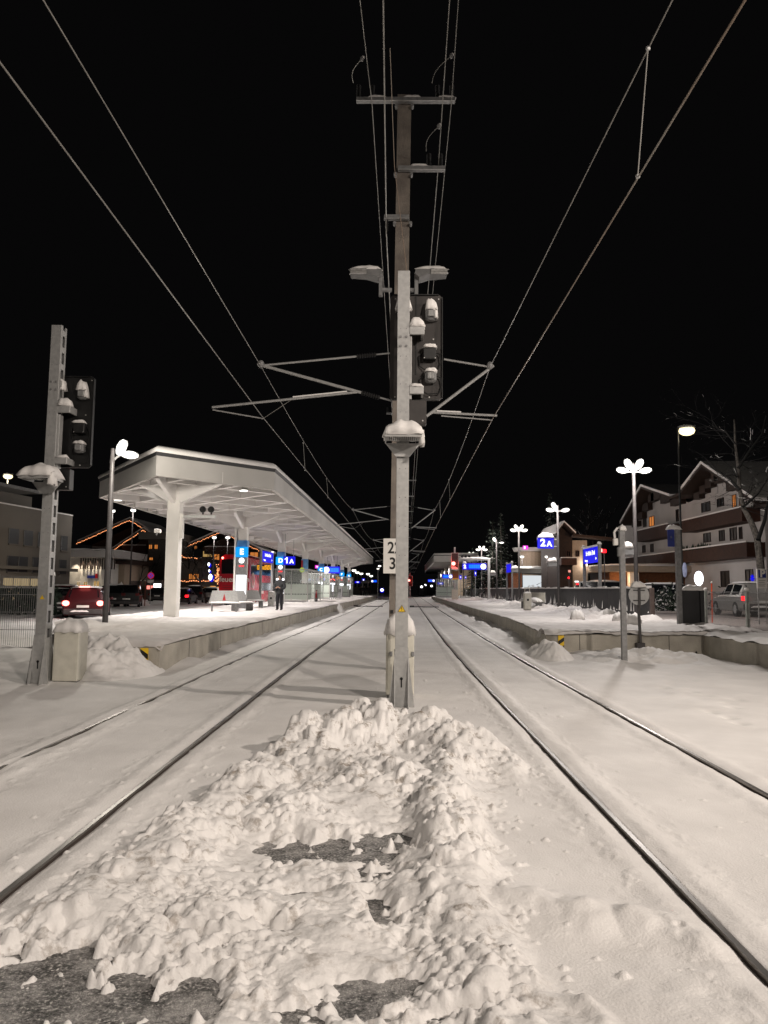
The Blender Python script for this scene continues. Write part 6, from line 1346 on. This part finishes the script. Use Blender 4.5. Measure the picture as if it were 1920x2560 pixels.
for (px0, px1, py0, py1, Y, m, l) in ((270, 287, 1464, 1470, 82, emit('shop_white', (.75, .8, 1), 2), 'left white part of the glowing shop front beyond the parked cars'), (289, 307, 1464, 1470, 82, emit('shop_white', (.75, .8, 1), 2), 'middle white part of the glowing shop front beyond the parked cars'), (309, 324, 1461, 1472, 82, emit('shop_violet', (.10, .05, .95), 1), 'violet blue end of the glowing shop front beyond the parked cars'), (367, 382, 1464, 1473, 84, emit('shop_red', (1, .25, .2), 1.6), 'reddish lit shop window left of the first canopy column'), (384, 402, 1459, 1472, 84, E_PANEL, 'bright white lit shop window left of the first canopy column')):
    a = aY(px0, py0, Y); b = aY(px1, py1, Y); t = thing('shop_window', l, 'shop window', (a.x, Y, 0), 'glowing shop fronts'); MB().box(a.x, b.x, Y, Y+.05, b.z, a.z).build('lit_window', m, t); MB().box(a.x-.1, b.x+.1, Y+.051, Y+3, 0, a.z+.4).build('shop_wall', mat('dark_plaster', (.09, .075, .065), .9), t)
# no parking sign, far sheds, small posts
a = aY(377.6, 1439, 66); t = thing('no_stopping_sign', 'round red and blue no stopping sign with a white plate on a grey post', 'traffic sign', (a.x, 66, .05)); MB().tube((a.x, 66, 0), (a.x, 66, a.z+.4), .04).build('post', GALV, t)
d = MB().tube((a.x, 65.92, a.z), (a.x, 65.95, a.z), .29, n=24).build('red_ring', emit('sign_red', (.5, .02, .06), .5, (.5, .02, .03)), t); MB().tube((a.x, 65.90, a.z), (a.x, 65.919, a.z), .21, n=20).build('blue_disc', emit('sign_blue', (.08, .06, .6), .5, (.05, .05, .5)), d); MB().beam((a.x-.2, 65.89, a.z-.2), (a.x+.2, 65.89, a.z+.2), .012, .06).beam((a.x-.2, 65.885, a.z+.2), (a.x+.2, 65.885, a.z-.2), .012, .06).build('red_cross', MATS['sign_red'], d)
MB().cbox(a.x-.27, a.x+.27, 65.93, 65.95, a.z-.62, a.z-.36, .005).build('white_plate', WHITE, t)
for k, (px, Y) in enumerate(((350, 60), (362, 61))):
    q = aY(px, 1500, Y); t = thing('snow_pole', ['left of two thin poles beside the car park snow pile', 'right of two thin poles beside the car park snow pile'][k], 'pole', (q.x, Y, .05)); MB().tube((q.x, Y, 0), (q.x, Y, 2.1), .035).build('rod', mat('rust_pole', (.2, .05, .03), .6), t); MB().ball((q.x, Y, 2.1), .05, n=6, m=4).build('snow_cap', SNOW, t)
# --- buildings on the right, middle distance -------------------------------------
t = thing('round_tower_building', 'building with a round light tower and a pink lit sign behind the lamp row', 'building', (19, 92, PZ)); Y = 92; a = aY(1305, 1358, Y); b = aY(1360, 1378, Y)
tw = MB().tube(((a.x+b.x)/2, Y+1.8, b.z), ((a.x+b.x)/2, Y+1.8, a.z-.5), 2.0, 2.2, 24).build('tower_ring', RENDER, t); MB().tube(((a.x+b.x)/2, Y+1.8, 0), ((a.x+b.x)/2, Y+1.8, b.z-.001), 1.5, n=20).build('tower_wall', BEIGE, t)
s0 = aY(1307, 1364, Y-.6); s1 = aY(1320, 1374, Y-.6); o = MB().cbox(s0.x, s1.x, Y-.7, Y-.6, s1.z, s0.z, .01).build('lit_sign', E_PINK, t); MB().box(s0.x+.12, s0.x+.3, Y-.71, Y-.701, s1.z+.08, s0.z-.08).build('mark', E_WHITE, o)
MB().box(a.x+2.4, b.x+5, Y+1, Y+8, 0, a.z-1.0).build('wall', mat('brown_plaster', (.20, .15, .12), .9), t); MB().box(a.x+2.2, b.x+5.4, Y+.7, Y+8, a.z-.99, a.z-.6).build('roof', RENDERG, t)
for (p0, p1, q0, q1) in ((1328, 1336, 1392, 1400), (1345, 1352, 1392, 1400), (1332, 1345, 1415, 1422)): px_rect_window(t, 'y', Y+1, p0, p1, q0, q1, GLASS, WHITE, .06)
point((a.x+1, Y-3, 7), 160, (1, .85, .75), .3)
t = thing('lit_pavilion', 'low pavilion with a bright white lit front behind snowy shrubs', 'building', (18, 84, PZ)); Y = 84; a = aY(1283, 1432, Y); b = aY(1395, 1465, Y)
MB().box(a.x-.5, b.x+.5, Y, Y+7, a.z+.0, a.z+.5).build('flat_roof', RENDERG, t); l_ = aY(1312, 1442, Y); MB().box(l_.x, b.x, Y+1.2, Y+1.3, PZ, a.z-.25).build('lit_front', emit('white_front', (.92, .97, 1), .75), t); MB().box(a.x, l_.x-.02, Y+1.2, Y+5, PZ, a.z-.001).build('orange_wall', mat('orange_plaster', (.45, .18, .09), .8), t)
MB().snow(a.x-.5, b.x+.5, Y, Y+7, a.z+.5, .3, 10).build('roof_snow', SNOW, t, True); point((l_.x+3, Y-1.5, 2.2), 220, (1, 1, 1), .3)
leafy('shrub_row', 'dark snowy shrubs standing in front of the bright pavilion', 'shrubs', [(l_.x, b.x, Y-2.2, Y-.8, PZ, 1.9)], NEEDLE, 900, .15); leafy('shrub_snow', 'snow clumps sitting on the shrubs in front of the bright pavilion', 'snow clumps', [(l_.x, b.x, Y-2.4, Y-1, PZ+.3, 2.1)], SNOW, 260, .14)
t = thing('brown_chalet', 'brown chalet with one steep gable and beige walls left of the station name sign', 'building', (17, 70, PZ)); Y = 70
A = aY(1404, 1313, Y); L = aY(1384, 1340, Y); Rr = aY(1433, 1341, Y); Wl = aY(1411, 1400, Y); Wr = aY(1455, 1400, Y)
for (p, q) in ((L, A), (A, Rr)):
    r_ = MB().prism([(p.x, p.z), (q.x, q.z), (q.x, q.z+.2), (p.x, p.z+.2)], 'y', Y-1, Y+8).build('roof', WOOD, t); MB().prism([(p.x, p.z+.2), (q.x, q.z+.2), (q.x, q.z+.34), (p.x, p.z+.34)], 'y', Y-1.1, Y+8).build('roof_snow', SNOW, r_)
MB().prism([(L.x+.4, 0), (L.x+.4, L.z), (A.x, A.z-.2), (Rr.x-.1, Rr.z), (Rr.x-.1, 0)], 'y', Y, Y+8).build('gable_wall', WOOD, t)
MB().box(Rr.x-.099, Wr.x+.6, Y+.4, Y+8, 0, aY(1440, 1350, Y).z).build('wall', BEIGE, t); MB().beam((Rr.x-.3, Y-.2, Rr.z+.05), (Wr.x+3, Y-.2, aY(1475, 1349, Y).z), 1.6, .22).build('side_roof', WOOD, t)
bl = MB().box(aY(1396, 1400, Y).x, aY(1434, 1400, Y).x, Y-1.2, Y-.002, aY(1400, 1413, Y).z, aY(1400, 1396, Y).z).build('balcony', WOODB, t); MB().box(aY(1396, 1400, Y).x, aY(1434, 1400, Y).x, Y-1.25, Y-.9, aY(1400, 1396, Y).z+.001, aY(1400, 1394, Y).z).build('snow_ridge', SNOW, bl)
for (p0, p1, q0, q1) in ((1417, 1425, 1378, 1390), (1440, 1447, 1378, 1390)): px_rect_window(t, 'y', Y+.4 if p0 > 1430 else Y, p0, p1, q0, q1, GLASS, WOODB, .06)
point((Wl.x+2, Y-4, 6), 160, (1, .62, .4), .3); 
t = thing('beige_station_house', 'pale beige flat building directly behind the right hand canopy', 'building', (13, 122, PZ)); Y = 122; a = aY(1132, 1395, Y); b = aY(1186, 1395, Y); MB().box(a.x, b.x, Y, Y+10, 0, a.z).build('wall', BEIGE, t); MB().box(a.x-.6, b.x+.6, Y-.6, Y+10, a.z, a.z+.5).build('flat_roof', RENDER, t); px_rect_window(t, 'y', Y, 1151, 1155, 1418, 1432, GLASS, WOODB, .06); point((a.x+3, Y-6, 7), 500, (1, .9, .75), .4)
for (px0, px1, py0, py1, Y, m, l) in ((1498, 1506, 1372, 1380, 60, E_REDC, 'bright red light right of the station name sign'), (1506, 1516, 1373, 1382, 60.2, E_RED, 'red outlined decoration right of the station name sign'), (1437, 1447, 1452, 1456, 60, E_WHITE, 'tiny white lit sign low beside the station name sign'), (1441, 1447, 1458, 1462, 60, E_RED, 'tiny pink red light below the tiny white sign'), (1421, 1427, 1425, 1431, 66, emit('soft_pink', (1, .4, .3), .9), 'small pinkish lit figure on the brown chalet front'), (1420, 1424, 1442, 1447, 66, E_RED, 'tiny red light at the foot of the brown chalet')):
    a = aY(px0, py0, Y); b = aY(px1, py1, Y); t = thing('coloured_light', l, 'light', (a.x, Y, b.z), 'small coloured lights on the right'); MB().cbox(a.x, b.x, Y, Y+.1, b.z, a.z, .02).build('lit_face', m, t); MB().cbox((a.x+b.x)/2-.03, (a.x+b.x)/2+.03, Y+.02, Y+.08, PZ, b.z, .005).build('post', DARKP, t)
# P sign
a = aY(1890, 1422, 26); b = aY(1916, 1447, 26); c = aY(1916, 1471, 26); t = thing('parking_sign', 'square blue parking sign with a white letter P and a note plate below', 'traffic sign', ((a.x+b.x)/2, 26, PZ)); x0, x1 = a.x, b.x
p = MB().cbox(x0, x1, 25.96, 26, b.z, a.z, .006).build('sign_plate', WHITE, t); MB().box(x0+.05, x1-.03, 25.953, 25.9595, b.z+.03, a.z-.03).build('blue_field', BLUED, p); text('letter', 'P', .34, ((x0+x1)/2+.02, 25.95, (a.z+b.z)/2), *FX, WHITE, p, .002, bold=.015)
n_ = MB().cbox(x0, x1, 25.96, 26, c.z, b.z-.01, .006).build('note_plate', WHITE, t); nt_ = MB()
for k in range(4): nt_.box(x0+.05, x1-.06-.03*(k % 2), 25.953, 25.9595, b.z-.07-k*.06, b.z-.055-k*.06)
nt_.build('note_lines', GREYP, n_)
for x in (x0+.03, x1-.05): MB().box(x, x+.03, 26.001, 26.03, PZ, a.z).build('post', GALV, t)
c = aY(1712, 1425, 34); t = thing('hanging_sign', 'narrow round topped blue and white sign beside the grey banner post', 'sign', (c.x, 34, PZ)); MB().ball(c, .11, .05, .34, 12, 8).build('sign_panel', mat('pale_blue_sign', (.35, .40, .6), .5), t); MB().cbox(c.x-.22, c.x-.17, 34, 34.05, PZ, c.z+.6, .005).build('post', BLACK, t)
# ================================================================== TREES
def bare_tree(label, x, y, z, H, seed, m=BARK, spread=.5, levels=5, r0=.22, snow=True, lean=(0, 0)):
    rnd = random.Random(seed); t = thing('bare_tree', label, 'tree', (x, y, z), 'bare winter trees'); tr = MB(); cr = MB(); sn = MB()
    def grow(p, d, L, r_, lv):
        mb = tr if lv >= levels-1 else cr; n = 3; q = p
        for i in range(n):
            d2 = (d+Vector((rnd.gauss(0, .10), rnd.gauss(0, .10), rnd.gauss(0, .05)))).normalized(); e = q+d2*L/n; mb.tube(q, e, r_*(1-i*.12), r_*(1-(i+1)*.12), 6 if r_ > .03 else 4, cap=False)
            if snow and abs(d2.z) < .85 and r_ < .2 and rnd.random() < .22: sn.tube(q+Vector((0, 0, r_*.75)), e+Vector((0, 0, r_*.7)), r_*.55, n=4, cap=False)
            q = e; d = d2
            if lv < levels and rnd.random() < .45 and lv > 0: grow(q, (d+Vector((rnd.uniform(-1, 1), rnd.uniform(-1, 1), rnd.uniform(-.2, .5)))*spread*1.3).normalized(), L*.55, r_*.45, lv-2 if lv > 1 else 0)
        if lv > 0:
            for i in range(2 if rnd.random() < .75 else 3): grow(q, (d+Vector((rnd.uniform(-1, 1), rnd.uniform(-1, 1), rnd.uniform(-.25, .45)))*spread).normalized(), L*rnd.uniform(.62, .82), r_*.62, lv-1)
    grow(Vector((x, y, z-.1)), Vector((lean[0], lean[1], 1)).normalized(), H*.30, r0, levels)
    tr.build('trunk', m, t); cr.build('crown', TWIG, t)
    if sn.v: sn.build('snow_on_branches', SNOW, t)
    return t
t = thing('bare_tree', 'leaning birch with patchy snowy bark in front of the chalet at the right edge', 'tree', tuple(aY(1905, 1450, 32)), 'bare winter trees')
tr = MB(); cr = MB(); sn = MB(); rnd = random.Random(21)
def twig(p, d, L, r_, lv):
    q_ = p
    for i in range(4):
        d = (d+Vector((rnd.gauss(0, .22), rnd.gauss(0, .22), rnd.gauss(0, .16)))).normalized(); e = q_+d*L/4; cr.tube(q_, e, r_*(1-i*.2), r_*(.8-i*.2), 4, cap=False)
        if rnd.random() < .05: sn.tube(q_+Vector((0, 0, r_)), e+Vector((0, 0, r_)), r_*.7, n=4, cap=False)
        if lv > 0 and rnd.random() < .8: twig(e, (d+Vector((rnd.uniform(-1, 1), rnd.uniform(-1, 1), rnd.uniform(-.6, .5)))*.9).normalized(), L*.6, r_*.5, lv-1)
        q_ = e
def limb(pts, r0, r1, mb, tw, Y=32):
    P_ = [aY(px, py, Y+k*.25) for k, (px, py) in enumerate(pts)]; n = len(P_)-1
    for k in range(n):
        a_, b_ = P_[k], P_[k+1]; ra, rb = r0+(r1-r0)*k/n, r0+(r1-r0)*(k+1)/n; mb.tube(a_, b_, ra, rb, 9, cap=False); mb.ball(b_, rb, n=8, m=5)
        if k >= tw: 
            for q2 in range(3): c_ = a_.lerp(b_, rnd.random()); dd = (b_-a_).normalized(); twig(c_, (dd*.4+Vector((rnd.uniform(-1, 1), rnd.uniform(-1, 1), rnd.uniform(-.4, .6)))).normalized(), rnd.uniform(.8, 1.9), rb*.35, 2)
        if abs((b_-a_).normalized().x) > .35 and rnd.random() < .6: sn.tube(a_.lerp(b_, .2)+Vector((0, 0, ra*.8)), a_.lerp(b_, .7)+Vector((0, 0, rb*.8)), rb*.5, n=5)
limb([(1905, 1460), (1900, 1400), (1893, 1345), (1878, 1305), (1858, 1268), (1849, 1225), (1846, 1170), (1838, 1110), (1836, 1050)], .17, .035, tr, 4)
limb([(1849, 1225), (1822, 1195), (1792, 1176), (1768, 1150)], .07, .02, cr, 0); limb([(1895, 1350), (1912, 1300), (1922, 1240), (1940, 1190)], .09, .03, cr, 1)
limb([(1846, 1170), (1872, 1130), (1905, 1085), (1915, 1040)], .06, .02, cr, 0); limb([(1838, 1110), (1815, 1080), (1795, 1072), (1780, 1050)], .04, .015, cr, 0); limb([(1858, 1268), (1895, 1235), (1930, 1180)], .05, .02, cr, 0)
tr.build('trunk', BARK, t); cr.build('crown', TWIG, t); sn.build('snow_on_branches', SNOW, t)
bare_tree('snowy bare tree with blue lights left of the red bus', aY(517, 1440, 72).x, 72, .06, 7.5, 5, spread=.7, r0=.12)
bare_tree('bare tree in front of the dark chalets near the left edge', aY(340, 1440, 84).x, 84, .06, 7, 8, spread=.6, r0=.12, snow=False)
bare_tree('tall thin bare tree behind the station name sign on the right', aY(1468, 1440, 80).x, 80, PZ, 13, 3, spread=.35, r0=.14)
for (px, py, s_, l) in ((522, 1411, .22, 'upper blue white star light in the snowy tree'), (526, 1443, .38, 'large blue white star light low in the snowy tree'), (523, 1427, .16, 'tiny star light between the two big ones in the snowy tree')):
    c = aY(px, py, 71); t = thing('star_light', l, 'decoration', c, 'star lights in the tree'); MB().ball(c, s_*.5, .1, s_*.8, 8, 5).build('star_core', E_PANEL, t); MB().ball(c+Vector((.1, .05, -.1)), s_*.62, .08, s_*.95, 8, 5).build('blue_halo', E_BLUE, t)
t = thing('tree_lights', 'cluster of orange fairy lights in the tree right next to the bus', 'decoration', aY(544, 1435, 70)); mb = MB()
for i in range(60): c = aY(random.gauss(544, 3.5), random.gauss(1440, 12), 70); mb.ball(c, .045, n=5, m=3)
mb.build('bulbs', E_STRING, t)
def conifer(label, x, y, z, H, r_, seed, snow=True, n=2600):
    rnd = random.Random(seed); t = thing('conifer', label, 'tree', (x, y, z), 'dark conifers behind the lamp row'); MB().tube((x, y, z-.1), (x, y, z+H*.95), .18, .03, 8).build('trunk', BARK, t)
    mb = MB(); sn = MB(); tiers = int(H*2.2)
    for k in range(tiers):
        f = k/tiers; zz = z+H*(.12+.86*f); rr = r_*(1-f)**.85*rnd.uniform(.75, 1.15); nb_ = int(5+9*(1-f))
        for j_ in range(nb_):
            a = rnd.uniform(0, math.tau); d = Vector((math.cos(a), math.sin(a), -.28)); L = rr*rnd.uniform(.65, 1.1)
            for q_ in range(int(4+L*5)):
                u = rnd.uniform(.15, 1); c = Vector((x, y, zz))+d*L*u+Vector((rnd.gauss(0, .1), rnd.gauss(0, .1), rnd.gauss(0, .06))); s_ = .22*(1.15-u*.6)
                A = (d+Vector((rnd.gauss(0, .5), rnd.gauss(0, .5), rnd.gauss(0, .25)))).normalized()*s_; B = Vector((-d.y, d.x, rnd.uniform(-.3, .3)))*s_*.45
                mb.add([c-A, c+B, c+A, c-B], [(0, 1, 2, 3)])
                if snow and rnd.random() < .16: sn.add([c-A*.7+Vector((0, 0, .06)), c+B+Vector((0, 0, .05)), c+A*.7+Vector((0, 0, .06)), c-B+Vector((0, 0, .05))], [(0, 1, 2, 3)])
    mb.build('crown', NEEDLE, t)
    if sn.v: sn.build('snow_on_branches', SNOW, t)
    return t
for i, (px, Y, H, r_, l) in enumerate(((1232, 88, 9.5, 2.6, 'snow dusted conifer between the second canopy and the tower building'), (1253, 94, 11, 2.8, 'tallest dark conifer behind the fourth lamp post'), (1182, 110, 7.5, 2.2, 'small conifer beside the departure board numbered 2'), (1378, 96, 14, 3.2, 'very tall dark conifer behind the 2A sign'), (1386, 80, 8, 2.4, 'dark bushy conifer at the foot of the 2A lamp post'))):
    q = aY(px, 1440, Y); conifer(l, q.x, Y, PZ, H, r_, 40+i)
t = thing('bush', 'dark snowy bush between the dark walls at the right', 'bush', (14, 40, PZ)); q = aY(1664, 1480, 38)
mb = MB(); sn = MB(); rnd = random.Random(3)
for i in range(1500):
    v = Vector((rnd.gauss(0, 1.1), rnd.gauss(0, .5), abs(rnd.gauss(0, .45)))); c = Vector((q.x, 38, PZ+.2))+v; a = Vector((rnd.gauss(0, 1), rnd.gauss(0, 1), rnd.gauss(0, 1))).normalized()*.09; b = a.orthogonal().normalized()*.06; (sn if rnd.random() < .22 else mb).add([c-a, c+b, c+a, c-b], [(0, 1, 2, 3)])
mb.build('foliage', NEEDLE, t); sn.build('snow_clumps', SNOW, t)
# far end of the line: low dark building, headlights
t = thing('far_shelter', 'small flat roofed shelter by the three distant people', 'shelter', (-10, 140, .1)); a = aY(903, 1456, 138); b = aY(922, 1459, 138); MB().cbox(a.x, b.x, 138, 141, a.z-.1, a.z+.35, .02).build('roof', RENDER, t); 
for x in (a.x+.2, b.x-.2): MB().cbox(x-.08, x+.08, 139, 139.2, .1, a.z-.1, .01).build('post', GALV, t)
MB().box(a.x-6, a.x+.1, 140, 140.2, .1, 1.9).build('side_wall', DARKP, t)
for k, (px, py) in enumerate(((1054, 1467), (1059, 1470), (1063, 1463), (1079, 1465), (1070, 1471))):
    c = aY(px, py, 165+k*6); t = thing('headlight', ['leftmost tiny white headlight under the far canopy tip', 'second tiny white headlight under the far canopy tip', 'upper tiny white headlight under the far canopy tip', 'rightmost tiny white headlight under the far canopy tip', 'lowest tiny white headlight under the far canopy tip'][k], 'light', c, 'far headlights'); MB().ball(c, .28, .1, .25, 8, 5).build('lens', E_PANEL, t); MB().cbox(c.x-.8, c.x+.8, c.y+.2, c.y+2.2, .1, c.z+.5, .2).build('housing', BLACK, t)
c = aY(955, 1475, 150); t = thing('headlight', 'blue white light left of the central post at the end of the line', 'light', c, 'far headlights'); MB().ball(c, .3, .1, .3, 8, 5).build('lens', E_PANEL, t); MB().cbox(c.x-.35, c.x+.35, c.y+.1, c.y+1, c.z-.5, c.z+.35, .1).build('housing', E_BLUE, t)
c = aY(945, 1420, 120); t = thing('street_lamp', 'slim pale street lamp at the end of the left platform', 'street lamp', (c.x, 120, .1), 'single street lamps'); MB().tube((c.x, 120, .1), (c.x, 120, c.z+.3), .07, .05).build('pole', GALV, t); MB().ball((c.x+.25, 120, c.z+.3), .25, .2, .14, 8, 5).build('lamp_head', E_LAMP, t)
# ================================================================== LIGHT
S.view_settings.view_transform = 'Standard'; S.view_settings.look = 'None'
w_ = bpy.data.worlds.new('World'); S.world = w_; w_.use_nodes = True
b_ = w_.node_tree.nodes['Background']; b_.inputs['Color'].default_value = (.0021, .0020, .0021, 1); b_.inputs['Strength'].default_value = 1
KEY = (1, .885, .785)
spot((8.0, -7.5, 9.5), (0, 10, .5), 8000, KEY, 84, .30, 1)
spot((12.0, 6.2, 8.6), (0, 11, .5), 5000, KEY, 100, .25, 1)
spot((-9.5, -4.5, 8.5), (5.5, 13, 0), 1900, KEY, 62, .35, 1)  # added fill from the left, no lamp stands there, brightens the right walls
